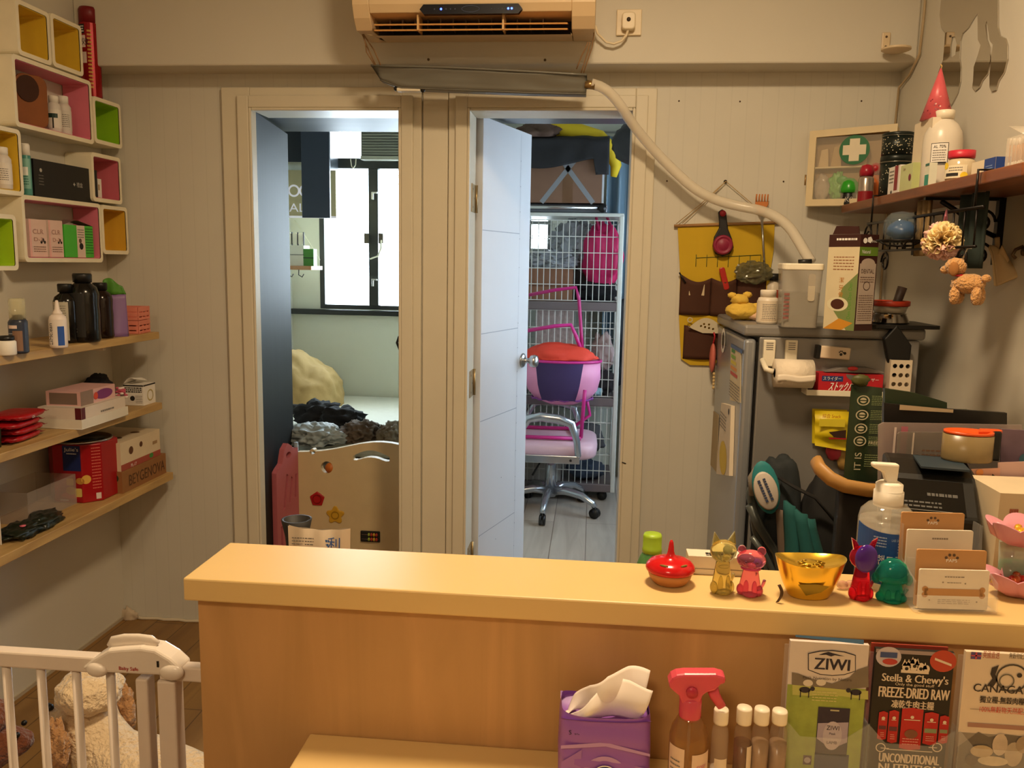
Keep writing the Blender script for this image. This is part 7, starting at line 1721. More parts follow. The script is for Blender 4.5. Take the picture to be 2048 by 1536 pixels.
# hand sanitiser
c = on_(1756, 1160, .0); r = wpx(52, c)
c.y = 1.155; hB_ = aY(1756, 1004, c.y).z-ZL; hC_ = aY(1756, 975, c.y).z-ZL; hT_ = aY(1760, 926, c.y).z-ZL
t = thing('hand_sanitiser', 'clear pump bottle with blue Korean label and white pump on the ledge', 'bottle', tuple(c), R(0))
CL = mat('cfc6b4', .05, 0, 0, alpha=.32, spec=.9)
MB().lathe([(r*.92, 0), (r, .004), (r, hB_*.80), (r*.93, hB_*.90), (r*.70, hB_*.975), (r*.46, hB_)], CL, 40).build('body', t)
MB().lathe([(0, .004), (r*.95, .004), (r*.95, hB_*.80), (0, hB_*.80)], mat('d8d2c6', .05, alpha=.35), 36).build('gel', t)
zl0, zl1 = hB_*.10, hB_*.78
mb = MB(); fr = cylf((0, 0, 0), r); BLb = mat('20509c', .45)
vs = []; n = 20
for i in range(n+1):
    a = (-1.5+3.0*i/n)*r; vs += [fr(a, zl0, .0008), fr(a, zl1-.008*math.sin(math.pi*i/n), .0008)]
mb.add(vs, [(2*i, 2*i+2, 2*i+3, 2*i+1) for i in range(n)], BLb)
LB = mat('a8c0e0', .6, var=0)
mb.text(fr, .0, zl0+(zl1-zl0)*.36, .0105, '핸드클린', WPRINT, .040, .0014); mb.lines(fr, -.026, -.010, zl1-.028, zl1-.012, 4, LB, 5, .4, .0014); mb.text(fr, .006, zl1-.018, .0035, 'LAB SANITIZER', LB, .020, .0014); mb.lines(fr, .004, .026, zl0+(zl1-zl0)*.56, zl0+(zl1-zl0)*.76, 4, LB, 7, .3, .0014); mb.lines(fr, .0, .026, zl0+(zl1-zl0)*.14, zl0+(zl1-zl0)*.30, 4, LB, 9, .3, .0014)
mb.build('label_band', t)
PW = mat('ebe2d0', .35)
MB().lathe([(r*.52, hB_-.004), (r*.53, hB_+.001), (r*.53, hC_-.004), (r*.48, hC_-.003), (r*.48, hC_+.006), (r*.36, hC_+.009), (0, hC_+.009)], PW, 32).build('collar', t)
MB().lathe([(r*.14, hC_+.009), (r*.13, hT_-.024), (r*.16, hT_-.022)], PW, 16).lathe([(.0055, .02), (.0055, hB_)], PW, 12).build('pump_stem', t)
mb = MB().prism([(r*.22, -.026), (r*.26, 0), (-r*.70, .001), (-r*.70, -.005), (-r*.30, -.012), (-r*.16, -.026)], PW, .013, plane((0, -.0065, hT_), (1, 0, 0), (0, 0, 1))); mb.build('pump_head', t, .0025)

# business card holder: two steps of cards in an acrylic stand
c = on_(1907, 1226, .0); wC = wpx(138, c)
t = thing('card_holder', 'clear stepped acrylic holder on the ledge', 'holder', (c.x, c.y, ZL), R(4))
CO = []
hA = wpx(60, c)
MB().box(-wC/2-.006, wC/2+.010, -.001, .072, 0, .003, ACRYL).build('base', t)
MB().box(-wC/2-.006, wC/2+.010, -.001, .0012, .0031, .022, ACRYL).build('front_lip', t)
for sx in (-wC/2-.006, wC/2+.0085): MB().prism([(0, .0031), (.070, .0031), (.070, .10), (.048, .10), (.044, .055), (0, .040)], ACRYL, .0015, plane((sx, 0, 0), (0, 1, 0), (0, 0, 1))).build('side', t)
MB().box(-wC/2-.004, wC/2+.008, .034, .0355, .0031, .060, ACRYL).build('divider', t)
KR = mat('c08f5c', .7); WCm = mat('e6d9c6', .7)
def paw(mb, fr, a, b, s):
    br_ = mat('5a4432', .6, var=0)
    for dx, dy in ((-1.55, .25), (-.6, 1.0), (.6, 1.0), (1.55, .25)): mb.disc(fr, a+dx*s, b+dy*s, s*.42, br_, .0003)
    mb.text(fr, a, b-s*1.0, s*.9, 'PAPS', WPRINT, s*3.0, .0005)
def cards(lb, y, z, w_, h_, m, dr, n_=6, dx=0., thick=.003, tilt=.12):
    p_ = t.matrix_basis @ Vector((dx, y, z))
    o = thing('business_cards', lb, 'cards', tuple(p_), R(4), 'business cards in the stepped holder')
    mb = MB(); f_ = plane((-w_/2, 0, 0), (1, 0, 0), (0, tilt, 1)); mb.prism(rrect(0, 0, w_, h_, .002, 3), m, thick, f_)
    mb.build('stack', o); mb = MB(); dr(mb, f_, w_, h_); mb.build('print', o)
zA = lambda py, y: aY(1907, py, c.y+y).z-ZL
def dr_bone(mb, f, w_, h_):
    g = mat('9a8c7c', .6, var=0); mb.lines(f, w_*.36, w_*.64, h_*.78, h_*.86, 1, g, 4, .35, .0004); mb.lines(f, w_*.40, w_*.60, h_*.65, h_*.70, 1, g, 6, .4, .0004)
    for a, b in ((.34, .68), (.66, .66), (.16, .22), (.84, .2)): mb.disc(f, w_*a, h_*b, w_*.012, g, .0004)
    b0_, b1_ = h_*.34, h_*.52; mb.rect(f, w_*.08, b0_, w_*.92, b1_, KR, .0004)
    for a in (.09, .91):
        for b in (b0_+.001, b1_-.001): mb.disc(f, w_*a, b, h_*.075, KR, .0004)
    mb.lines(f, w_*.28, w_*.74, h_*.12, h_*.26, 3, g, 3, .25, .0004)
def dr_paw(mb, f, w_, h_): paw(mb, f, w_*.5, h_*.85, w_*.052)
def dr_txt(mb, f, w_, h_):
    g = mat('9a8c7c', .6, var=0); mb.lines(f, w_*.38, w_*.62, h_*.72, h_*.79, 1, g, 4, .35, .0004); mb.lines(f, w_*.38, w_*.62, h_*.56, h_*.61, 1, g, 6, .4, .0004)
    for a, b in ((.32, .56), (.68, .54)): mb.disc(f, w_*a, h_*b, w_*.012, g, .0004)
cards('white business cards with tan bone print in the lowest front step of the holder', .004, .0034, wC, zA(1140, .006)-.0034, WCm, dr_bone, tilt=.05)
cards('brown business cards with dark paw print, lower of the two brown stacks', .012, .0034, wC*1.0, zA(1101, .014)-.0034, KR, dr_paw, dx=-.001, tilt=.05)
cards('white business cards in the upper back step of the holder', .040, .0034, wC*.97, zA(1062, .042)-.0034, WCm, lambda mb, f, w_, h_: dr_txt(mb, lambda a, b, off=0: f(a, b+h_*.12, off), w_, h_), dx=-.004, tilt=.04)
cards('brown business cards with dark paw print, topmost stack at the back of the holder', .050, .0034, wC*.93, zA(1028, .052)-.0034, KR, lambda mb, f, w_, h_: paw(mb, f, w_*.5, h_*.90, w_*.052), dx=-.010, tilt=.04)

# candy stand at the right edge
PD = mat('d08c96', .35)
def dish(nm, lb, px, py, r, z=None, stand=0.):
    c = aY(px, py, 1.135); t = thing(nm, lb, 'dish', (c.x, c.y-.0, ZL if z is None else z), 0, 'pink scalloped candy dishes')
    n = 60; vs = []; fs = []
    for j, (k, zz) in enumerate(((0, .004), (.55, .005), (.85, .014), (1.0, .026))):
        for i in range(n):
            a = 6.2832*i/n; q = r*k*(1+(.24*abs(math.sin(3*a))-.08)*(k > .5)); zz_ = zz+(.010*abs(math.sin(3*a)) if k > .9 else 0); vs.append((q*math.cos(a), q*math.sin(a)*.62, zz_))
    for j in range(3):
        for i in range(n): fs.append((j*n+i, j*n+(i+1) % n, (j+1)*n+(i+1) % n, (j+1)*n+i))
    MB().add(vs+[(x, y, z_-.002) for x, y, z_ in vs], fs+[tuple(k+4*n for k in f[::-1]) for f in fs]+[(3*n+i, 3*n+(i+1) % n, 7*n+(i+1) % n, 7*n+i) for i in range(n)], PD, True).build('bowl', t)
    MB().lathe([(r*.35, 0), (r*.3, .003)], PD, 24, sy=.62).build('foot', t)
    return t, c
t1_, c1 = dish('candy_dish', 'pink scalloped dish of gold and red sweets low at the right photo edge', 2052, 1165, .048)
c2 = aY(2062, 1078, 1.145); 
gc_ = thing('green_tumbler', 'clear tumbler with green liquid holding up the upper pink dish', 'tumbler', (c2.x-.004, 1.168, ZL)); hz2 = c2.z-ZL-.012
MB().lathe([(.021, 0), (.024, hz2*.98)], mat('c9d2c4', .08, alpha=.4), 24, sy=.72).build('glass', gc_); MB().lathe([(0, .002), (.0205, .002), (.022, hz2*.55), (0, hz2*.55)], mat('2f7a4a', .1, alpha=.9), 24, sy=.70).build('green_liquid', gc_)
t2_ = thing('candy_dish', 'pink scalloped dish of gold sweets higher at the right photo edge', 'dish', (c2.x-.002, 1.150, ZL+hz2+.0006), 0, 'pink scalloped candy dishes')
for ch in t1_.children: o_ = ch.copy(); C.objects.link(o_); o_.parent = t2_
for k, (px, py, lb, cc, base) in enumerate(((2008, 1160, 'gold wrapped sweet at the left of the lower pink dish', 'd9a11a', 0), (2032, 1158, 'orange brown wrapped sweet in the lower pink dish', 'b0532a', 0), (2020, 1176, 'dark red wrapped sweet in front in the lower pink dish', 'a3241a', 0), (2044, 1172, 'red wrapped sweet at the photo edge in the lower pink dish', 'b8301f', 0), (2040, 1062, 'gold wrapped sweet at the left of the upper pink dish', 'e0a51c', 1), (2058, 1060, 'yellow wrapped sweet beyond the gold one in the upper pink dish', 'e8c040', 1))):
    q = aY(px, py, 1.135 if not base else 1.148); zz = (ZL+.013+.004*(k % 2)) if not base else ZL+hz2+.0145
    single('wrapped_sweet', MB().ell((0, 0, .006), (.011, .007, .006), mat(cc, .25, .4), 14).tube([(-.010, 0, .006), (-.016, 0, .008)], [.002, .005], mat(cc, .25, .4), 8).tube([(.010, 0, .006), (.016, 0, .008)], [.002, .005], mat(cc, .25, .4), 8), lb, 'sweet', 'wrapped sweets in the pink dishes', loc=(q.x, q.y, zz), rz=k*1.1)

# ---- behind the ledge, left: wipe pouch and black brush pot
YW = 1.30
x0, x1 = aY(577, 1075, YW).x, aY(701, 1075, YW).x; zt_ = aY(640, 1054, YW).z; cx_ = (x0+x1)/2; hw = (x1-x0)/2; hh = zt_-ZW-.0006
t = thing('refill_pouch', 'cream refill pouch with blue print standing behind the left of the ledge', 'pouch', (cx_, YW, ZW+.0006))
PC = mat('dccdb6', .35, 0, .06, 10)
def pou(s): return lambda u, v: ((u-.5)*2*hw*s*(1-.06*(1-v)), -s*(.026*math.sin(math.pi*u)*(1-v)**.7+.0015)+.002*math.sin(u*20)*v, hh*v-.004*math.sin(math.pi*u)*v)
MB().sheet(pou(1), 18, 12, PC, .0).sheet(pou(-1), 18, 12, PC, .0).build('pouch_body', t)
mb = MB(); f_ = plane((-hw, -.0075, hh-.040), (1, 0, 0), (0, .1, 1)); mb.lines(f_, .008, hw*.85, .004, .024, 4, GREYINK, 4); mb.lines(f_, hw*1.0, hw*1.35, .002, .022, 3, mat('3f6cae', .5), 5, .6); mb.text(f_, hw*1.5, .006, .016, '利', mat('2f5fb0', .5)); mb.build('print', t)
q = aY(573, 1050, YW+.02); zb_ = ZW+.0006
t = thing('brush_pot', 'black mesh pot with splayed brush top behind the cream pouch', 'pot', (aY(570, 1060, YW).x, YW+.055, zb_)); hh = q.z-zb_
MB().lathe([(.013, 0), (.014, hh*.55), (.020, hh*.85), (.026, hh), (.022, hh*1.0), (.012, hh*.8), (0, hh*.8)], mat('1c1a18', .6, 0, .3, 80), 28).build('pot_body', t)

# ---- behind the ledge, right: the clutter
# pet carrier trolley between counter and fridge
YV = 2.22
def V_(px, py, d=0.): return aY(px, py, YV+d)
o0 = V_(1600, 1100); tv = thing('folded_pet_stroller', 'folded stroller with grey tubes, teal bag and oval white badge by the fridge', 'stroller', (o0.x, YV, 0))
def v_(px, py, d=0.): q = V_(px, py, d); return (q.x-o0.x, d, q.z)
TB = mat('5c615e', .35, .4)
def foot(p, z=.012): return (p[0], p[1], z)
for P_, r_ in (([v_(1500, 1010), v_(1520, 1055), v_(1552, 1105), v_(1570, 1180)], .013), ([v_(1512, 955, .02), v_(1500, 985, .02), v_(1512, 1060, .02), v_(1540, 1150, .02)], .011), ([v_(1504, 1075, -.03), v_(1530, 1110, -.03), v_(1560, 1170, -.03)], .008)):
    e_ = P_[-1]; MB().tube(P_+[(e_[0]+.02, e_[1], .25), (e_[0]+.02, e_[1], .05)], r_, TB, 10).build('frame_tube', tv)
for x, y in ((.0, -.12), (.0, .12), (.28, -.12), (.28, .12)): MB().cyl((x, y-.012, .05), (x, y+.012, .05), .05, BLACK, 20).build('wheel', tv)
MB().box(.0, .28, -.10, .10, .06, .09, TB).build('chassis', tv, .01)
TE = mat('1f5a58', .85, 0, .12, 14, bump=.3)
a0, a1 = v_(1568, 1000), v_(1632, 1125)
def tealf(u, v):
    zt = v_(1570, 990)[2]; z = .30+(zt-.30)*v; w0 = v_(1565, 1060)[0]; w1 = v_(1636, 1060)[0]
    return (w0+(w1-w0)*u*(1-.45*max(0, v-.75)*4*.6)+.006*math.sin(v*11), -.05-.045*math.sin(math.pi*u)*(1-.5*v)+.006*math.sin(u*17+v*3), z-.05*u*v)
MB().sheet(tealf, 20, 18, TE, -.01).build('teal_bag', tv)['label'] = 'teal cloth bag'
BK2 = mat('191817', .8, 0, .15, 10)
c_ = v_(1660, 1060, .05); MB().blob((c_[0]-.0, .06, .62), (.095, .07, .27), BK2, 4, .12, 1.6, 4).build('black_bag', tv)
c_ = v_(1560, 990, .03); MB().blob((c_[0], .05, .74), (.065, .05, .20), mat('252a2c', .8), 6, .15, 1.6, 4).build('dark_bag', tv)
MB().tube([v_(1558, 955), v_(1590, 975, -.03), v_(1630, 995, -.03), v_(1668, 1040, -.02)], .008, BK2, 8, False, .5).build('strap', tv)
MB().sheet(lambda u, v: (v_(1548, 1000)[0]+.03*u+.02*v, -.035-.01*math.sin(3*u), V_(1550, 1140).z+(V_(1550, 1010).z-V_(1550, 1140).z)*(1-v)), 6, 8, mat('6a5a4c', .8), .004).build('brown_flap', tv)
c_ = v_(1532, 975, -.055)
mb = MB().ell((0, 0, 0), (.034, .012, .072), mat('2a7f82', .6), 24, Matrix.Translation(c_) @ Matrix.Rotation(R(-14), 4, 'Y')); mb.build('teal_pad', tv)
bg2 = MB().lathe([(0, 0), (.027, 0), (.030, .003), (.027, .006), (0, .006)], mat('cfc2b4', .5), 30, M=Matrix.Translation((c_[0]-.002, c_[1]-.010, c_[2]-.006)) @ Matrix.Rotation(R(-18), 4, 'Y') @ Matrix.Rotation(R(90), 4, 'X'), sy=1.75)
fb = plane((c_[0]-.004, c_[1]-.0172, c_[2]-.004), (.42, 0, -.9), (.9, 0, .42)); bg2.lines(fb, -.032, .030, -.014, .014, 2, mat('3f4a66', .6), 4, .5); bg2.build('oval_badge', tv)['label'] = 'white oval badge with slanted lettering'
MB().tube([v_(1505, 990, -.02), v_(1503, 955, -.02), v_(1515, 935, -.02), v_(1535, 940, -.02)], .010, mat('8a8070', .5), 8).build('hoop', tv)

# wooden chair rail with dark back behind the counter
YH = 1.82
h0 = aY(1690, 980, YH); wcx = h0.x
ch2 = thing('wooden_chair', 'chair with a curved tan wooden rail and dark back behind the counter', 'chair', (wcx, YH, 0))
P_ = [aY(*p_, YH+d) for p_, d in (((1632, 922), .04), ((1640, 938), .02), ((1662, 958), 0), ((1690, 972), -.01), ((1735, 980), -.01), ((1790, 984), 0))]
P_ = [(p_.x-wcx, p_.y-YH, p_.z) for p_ in P_]
MB().tube(P_, .013, mat('b08348', .45), 10, False, 1.4).build('curved_rail', ch2)['label'] = 'tan curved wooden rail'
MB().sheet(lambda u, v: (P_[0][0]+.045+(P_[-1][0]-P_[0][0]-.05)*u, -.004+.01*math.sin(u*3), .46+(P_[2][2]-.045*u-.46)*v), 12, 6, mat('1f1a17', .7), .012).build('backrest', ch2)
sx0, sx1 = P_[0][0]+.03, P_[-1][0]
MB().box(sx0, sx1, -.36, -.02, .42, .455, mat('1f1a17', .7)).build('seat', ch2, .01)
for x, y in ((sx0+.02, -.03), (sx1-.02, -.03), (sx0+.02, -.33), (sx1-.02, -.33)): MB().cyl((x, y, 0), (x, y, .4195), .013, mat('b08348', .45), 12).build('leg', ch2)

# black storage box carrying the green bag
q0, q1 = aY(1688, 1000, 1.92), aY(1768, 1000, 1.92); zg_ = aY(1720, 962, 1.92).z
carton('tall_black_bin', 'tall black bin under the dark green food bag behind the sanitiser bottle', 'bin', [q0.x, q1.x+.10, 1.885, 1.985, 0, zg_-.002], mat('1a1816', .5), None)
zb = zg_-.0012
GBM = mat('26331f', .35, 0, .15, 20)
g0 = aY(1722, 960, 1.92); t = thing('green_food_bag', 'tall dark green pet food bag with white round icons beside the fridge', 'bag', (g0.x, 1.932, zb))
def gp(px, py, y=1.92): q = aY(px, py, y); return (q.x-g0.x, q.z-zb)
lo, hi_ = gp(1690, 962), gp(1706, 770); ro, rh = gp(1762, 965), gp(1768, 778)
def gs(s, d):
    def fn(u, v):
        xl = lo[0]*(1-v)+hi_[0]*v; xr_ = ro[0]*(1-v)+rh[0]*v; z = .0+(hi_[1])*v
        u_ = u if s > 0 else 1-u
        return (xl+(xr_-xl)*u_, -s*(d*math.sin(math.pi*u_)*math.sin(math.pi*min(1, .15+v*.85))+.001), z-.006*u_*v)
    return fn
MB().sheet(gs(1, .016), 12, 16, GBM).sheet(gs(-1, .014), 12, 16, GBM).build('bag_body', t)
GK = 1.2
f_ = lambda a, b, off=.0: Vector((lo[0]*(1-b/hi_[1])+hi_[0]*b/hi_[1]+a*GK, -.0185-off, b))
IC = mat('b9ae90', .5, var=0); H_ = hi_[1]; mb = MB()
for k, zz in enumerate((.85, .70, .56, .43)):
    mb.ring(f_, .019, H_*zz, .0115, .0022, IC); mb.disc(f_, .019, H_*zz, .006, IC); mb.rect(f_, .010, H_*zz-.001, .028, H_*zz+.001, GBM, .0012); mb.lines(f_, .034, .060, H_*(zz-.05), H_*(zz+.055), 6, mat('7f8a5c', .5, var=0), k)
mb.text((lambda a, b, off: f_(.024-b, H_*.22+a, off)), 0, 0, .012, 'IT IS', IC, H_*.18) ; mb.lines(f_, .030, .056, H_*.16, H_*.30, 6, mat('7f8a5c', .5, var=0), 7); mb.text(f_, .048, H_*.40, .007, 'FREEZE', IC, .026)
mb.build('print', t)
MB().blob(((hi_[0]+.018), -.004, H_+.010), (.020, .010, .014), mat('4a4a22', .5), 2, .2, 2, 3).build('rolled_top', t)
# second green bag lying across, leading right
e0, e1, e2, e3 = aY(1768, 775, 1.66), aY(1895, 806, 1.66), aY(1896, 826, 1.66), aY(1768, 800, 1.66)
# support rack: clear document stand behind which long flat things lean
zs0 = ZW+.0006
q0, q1 = aY(1762, 900, 1.57), aY(2044, 900, 1.57)
def stand_sheet(nm, lb, cat_, pts, y, m, th=.004, tilt=0., dr=None, bev=0.):
    """upright flat thing standing on the worktop; its seen outline pts, legs run down out of sight"""
    P = [aY(px, py, y) for px, py in pts]; x0 = P[0].x
    o = thing(nm, lb, cat_, (x0, y, zs0)); poly = [(p.x-x0, p.z-zs0) for p in P]
    MB().prism(poly, m, th, plane((0, 0, 0), (1, 0, 0), (0, 0, 1))).build('sheet', o, bev)
    if dr: mb = MB(); dr(mb, plane((0, -.0006, 0), (1, 0, 0), (0, 0, 1)), poly); mb.build('print', o)
    return o
def down(pts):   # close an outline down to the worktop
    return pts
def tolow(px, y): # pixel row where the worktop is met at that column
    lo_, hi2 = 800, 1500
    for _ in range(30):
        m_ = (lo_+hi2)/2
        if aY(px, m_, y).z > zs0: lo_ = m_
        else: hi2 = m_
    return lo_
def upright(nm, lb, cat_, top_pts, y, m, **k):
    a, b = top_pts[0], top_pts[-1]; pts = [(a[0]-3, tolow(a[0], y)), (b[0], tolow(b[0], y))]+list(top_pts[::-1]); return stand_sheet(nm, lb, cat_, pts, y, m, **k)
upright('long_green_bag', 'long dark green printed bag reaching right behind the green food bag', 'bag', [(1770, 777), (1830, 786), (1894, 805)], 1.665, GBM, th=.012, dr=lambda mb, f, P: ([mb.rect(f, .012+.04*k, P[2][1]-.004-.010*j, .045+.04*k, P[2][1]-.0015-.010*j, mat('7f8a5c', .5, var=0)) for k in range(3) for j in (1, 2, 3)]))
upright('black_board', 'black flat panel with rounded pale top edge behind the plastic file stands', 'panel', [(1768, 806), (1850, 815), (2014, 826)], 1.640, mat('1b1917', .3), th=.010, dr=lambda mb, f, P: mb.poly(f, [(.002, P[-1][1]-.012), (.10, P[-2][1]-.008), (.10, P[-2][1]-.002), (.002, P[-1][1]-.002)], mat('b7a080', .5), .0008))
CLP = mat('cdbfb2', .15, 0, 0, alpha=.42, spec=.8)
upright('clear_file_stand', 'clear plastic file stand with pink sheet behind the sanitiser pump', 'file stand', [(1757, 850), (1767, 845), (2044, 850)], 1.60-.025, mat('b8a49e', .2, 0, .05, 5, alpha=.5), th=.003, dr=lambda mb, f, P: (mb.rect(f, .004, 0, .008, P[2][1]-.012, mat('d9c9c0', .3), .001), mb.rect(f, .016, 0, .028, P[2][1]-.010, mat('b86a78', .4), .001)))
upright('grey_file_sheet', 'greyish clear plastic sheet in front of the pink one, right of the pump', 'file sheet', [(1795, 868), (1800, 864), (2036, 866)], 1.555, mat('8f857a', .25, 0, .08, 6, alpha=.6), th=.003, dr=lambda mb, f, P: (mb.rect(f, .002, 0, .005, P[2][1]-.006, mat('cfc0b0', .3), .001), mb.lines(f, .02, .08, P[2][1]-.05, P[2][1]-.034, 2, mat('7a5c48', .5), 3)))
# small dark bag with little mark
# printer
zpT = aY(1890, 925, 1.46).z
q = aY(1890, 960, 1.42); pr = thing('black_printer', 'black printer with sloping front behind the business card holder', 'printer', (q.x, 1.44, zs0), R(-12))
x0, x1 = aY(1803, 1000, 1.38).x-q.x, aY(1985, 1000, 1.36).x-q.x; hz = aY(1890, 918, 1.50).z-zs0
PB = mat('171614', .35, 0, .06, 8)
sec_ = [(-.085, 0), (.09, 0), (.09, hz), (.045, hz), (-.02, hz-.012), (-.085, hz-.065)]
n = len(sec_); mb = MB().add([(x0, y, z) for y, z in sec_]+[(x1, y, z) for y, z in sec_], [tuple(range(n))[::-1], tuple(range(n, 2*n))]+[(i, (i+1) % n, n+(i+1) % n, n+i) for i in range(n)], PB); mb.build('body', pr, .006)
sl = plane((x0, -.085, hz-.065), (1, 0, 0), (0, .065, .053)); mb = MB(); LP_ = mat('4a4742', .5, var=0)
mb.rect(sl, .008, .004, .11, .072, mat('100f0e', .12), .0008); mb.lines(sl, .02, .075, .014, .030, 2, LP_, 3, .4, .0014); mb.lines(sl, .055, .10, .038, .048, 1, LP_, 9, .6, .0014); mb.rect(sl, .01, .010, .09, .0112, mat('6a6660', .4), .0014); mb.build('control_panel', pr)
MB().box(x0+.02, x1-.02, -.0865, -.0852, .05, .08, mat('0c0b0b', .6)).build('paper_slot', pr)
MB().box(x1-.085, x1-.012, -.03, .06, hz+.0006, hz+.004, mat('2c3a44', .4)).build('lid_plate', pr)
# tape dispenser on top: orange ring with clear tape roll
q = aY(1940, 905, 1.475); zt5 = zs0+hz
rT = (aY(2000, 900, 1.475).x-aY(1886, 900, 1.475).x)/2*.86
tp_ = thing('tape_dispenser', 'wide clear tape roll in a black dispenser with orange top on the printer', 'tape dispenser', (q.x-.004, 1.478, zt5+.0048), R(-10))
hT2 = aY(1935, 862, 1.45).z-zt5-.004
MB().lathe([(rT*.72, 0), (rT*.98, 0), (rT, .003), (rT, hT2*.80), (rT*.72, hT2*.80), (rT*.72, 0)], mat('86714a', .3, 0, .12, 12, alpha=.9), 40, sy=.72).build('tape_roll', tp_)
ORM = mat('d4511c', .35)
MB().lathe([(rT*.78, hT2*.80), (rT*.98, hT2*.82), (rT*.98, hT2*.90), (rT*.90, hT2*.90), (rT*.74, hT2*.84), (rT*.3, hT2*.80), (0, hT2*.80)], ORM, 40, sy=.72).build('orange_ring', tp_)
MB().prism([(rT*.35, -.004), (rT*1.30, .010), (rT*1.45, .022), (rT*1.30, .030), (rT*.55, .026)], ORM, .007, plane((0, 0, hT2*.93), (1, 0, 0), (0, 1, 0))).build('orange_arm', tp_, .002)
MB().box(rT*.90, rT*1.32, .004, .018, 0, hT2*.92, BLACK).build('black_guard', tp_, .003)
# carton, pictures and papers at the right edge
q0 = aY(1990, 1010, 1.34); zt6 = aY(2010, 985, 1.34).z
CBm = mat('cbb898', .75)
carton('beige_box_file', 'beige box file standing right of the black printer', 'box file', [q0.x+.004, q0.x+.13, 1.335, 1.45, zs0, zt6], CBm, lambda mb, F: (mb.lines(F['f'], .016, .030, .06, F['h']-.02, 12, mat('a0503c', .6), 5, .5), mb.disc(F['f'], .012, F['h']*.40, .006, INK)))
def topsit(nm, lb, cat_, pts, y, m, dr=None, th=.002, z=None):
    P = [aY(px, py, y) for px, py in pts]; zmin = min(p_.z for p_ in P); x0 = P[0].x; o = thing(nm, lb, cat_, (x0, y, zmin))
    poly = [(p_.x-x0, p_.z-zmin) for p_ in P]; MB().prism(poly, m, th, plane((0, 0, 0), (1, 0, 0), (0, 0, 1))).build('sheet', o)
    if dr: mb = MB(); dr(mb, plane((0, -.0006, 0), (1, 0, 0), (0, 0, 1)), poly); mb.build('print', o)
    return o
upright('picture_card', 'purple and red pictured card standing at the right photo edge', 'card', [(2002, 858), (2075, 862)], 1.50, mat('6f5a6a', .5, 0, .35, 30), th=.003, dr=lambda mb, f, P: (mb.disc(f, .028, P[2][1]-.040, .016, mat('8c3c3a', .5)), mb.poly(f, [(.008, P[2][1]-.012), (.05, P[2][1]-.03), (.05, P[2][1]-.02)], mat('b59a6a', .5)), mb.disc(f, .012, P[2][1]-.05, .010, mat('3f6a7a', .5))))
stand_sheet('pink_paper', 'salmon pink leaflet with a tiny black dog print beside the printer', 'leaflet', [(1984, tolow(1984, 1.456)), (2000, tolow(2000, 1.456)), (2000, 936), (1942, 938), (1984, 1008)], 1.456, mat('cf9a84', .6), th=.001, dr=lambda mb, f, P: (mb.disc(f, P[3][0]+.014, P[2][1]-.009, .006, mat('d98a4a', .6)), mb.poly(f, [(P[2][0]-.014, P[2][1]-.034), (P[2][0]-.012, P[2][1]-.010), (P[2][0]-.007, P[2][1]-.014), (P[2][0]-.002, P[2][1]-.034), (P[2][0]-.006, P[2][1]-.034), (P[2][0]-.008, P[2][1]-.024)], INK)))
upright('magenta_card', 'white and magenta card above the beige box file', 'card', [(1996, 925), (2080, 922)], 1.4595, mat('c9a6a0', .6), th=.001, dr=lambda mb, f, P: (mb.rect(f, .018, P[2][1]-.040, .06, P[2][1]-.014, mat('b82440', .5)), mb.rect(f, .004, P[2][1]-.062, .04, P[2][1]-.050, mat('2a2024', .6)), mb.rect(f, .035, P[2][1]-.012, .06, P[2][1], mat('c9b060', .6))))

# ---- on the lower desk
# tissue pack
YT_ = .955
x0, x1 = aY(1114, 1500, YT_).x, aY(1303, 1500, YT_).x; zt = aY(1200, 1440, YT_).z; h_ = zt-ZDt; w_ = (x1-x0)/2
tt = thing('tissue_pack', 'purple soft tissue pack with round blue emblem on the front desk', 'tissue pack', ((x0+x1)/2, YT_+.035, ZDt), R(3))
PU1 = mat('8f5aae', .35, 0, .12, 6)
def tp(u, v):   # closed wrap around: u around, v up
    a = 6.2832*u; sx = math.copysign(abs(math.cos(a))**.35, math.cos(a)); sy = math.copysign(abs(math.sin(a))**.35, math.sin(a))
    k = 1-.05*abs(v-.45); top_ = 1-.10*max(0, v-.9)*10*.3
    return (w_*sx*k*top_, .036*sy*(1-.12*v)+.0015*math.sin(v*19+u*12), h_*v*(1+(.05*abs(sx)**3 if v > .8 else 0))+.0)
MB().sheet(tp, 64, 16, PU1).sheet(lambda u, v: (w_*.96*(2*u-1), .033*(2*v-1), h_*.965-.012*math.sin(math.pi*v)+.035*h_*abs(2*u-1)**3), 12, 6, PU1).box(-w_*.9, w_*.9, -.03, .03, 0, .002, PU1).build('wrapper', tt)
f_ = plane((0, -.0368, 0), (1, 0, 0), (0, .05, 1)); LV = mat('b48cc0', .4)
mb = MB(); mb.ring(f_, 0, h_*.30, w_*.48, w_*.10, LV, .0004, 40, w_*.46); mb.text(f_, -w_*.76, h_*.80, .0055, 'S', INK); mb.text(f_, -w_*.58, h_*.80, .0025, 'size', INK, .010)
for k_ in (0, 1): mb.poly(f_, [(-w_*.93+k_*w_*1.45, h_*.46), (-w_*.50+k_*w_*1.45, h_*(.62-.2*k_)), (-w_*.52+k_*w_*1.45, h_*.38), (-w_*.93+k_*w_*1.45, h_*.24)], mat('9a6ab0', .4), .0003)
mb.poly(f_, [(-w_*.95, h_*.66), (0, h_*.72), (w_*.95, h_*.60), (w_*.95, h_*.57), (0, h_*.67), (-w_*.95, h_*.62)], LV, .0004); mb.build('swirl_print', tt)
fe = plane((0, -.0378, h_*.30), (1, 0, 0), (0, .05, 1)); NB = mat('1f2f6e', .35)
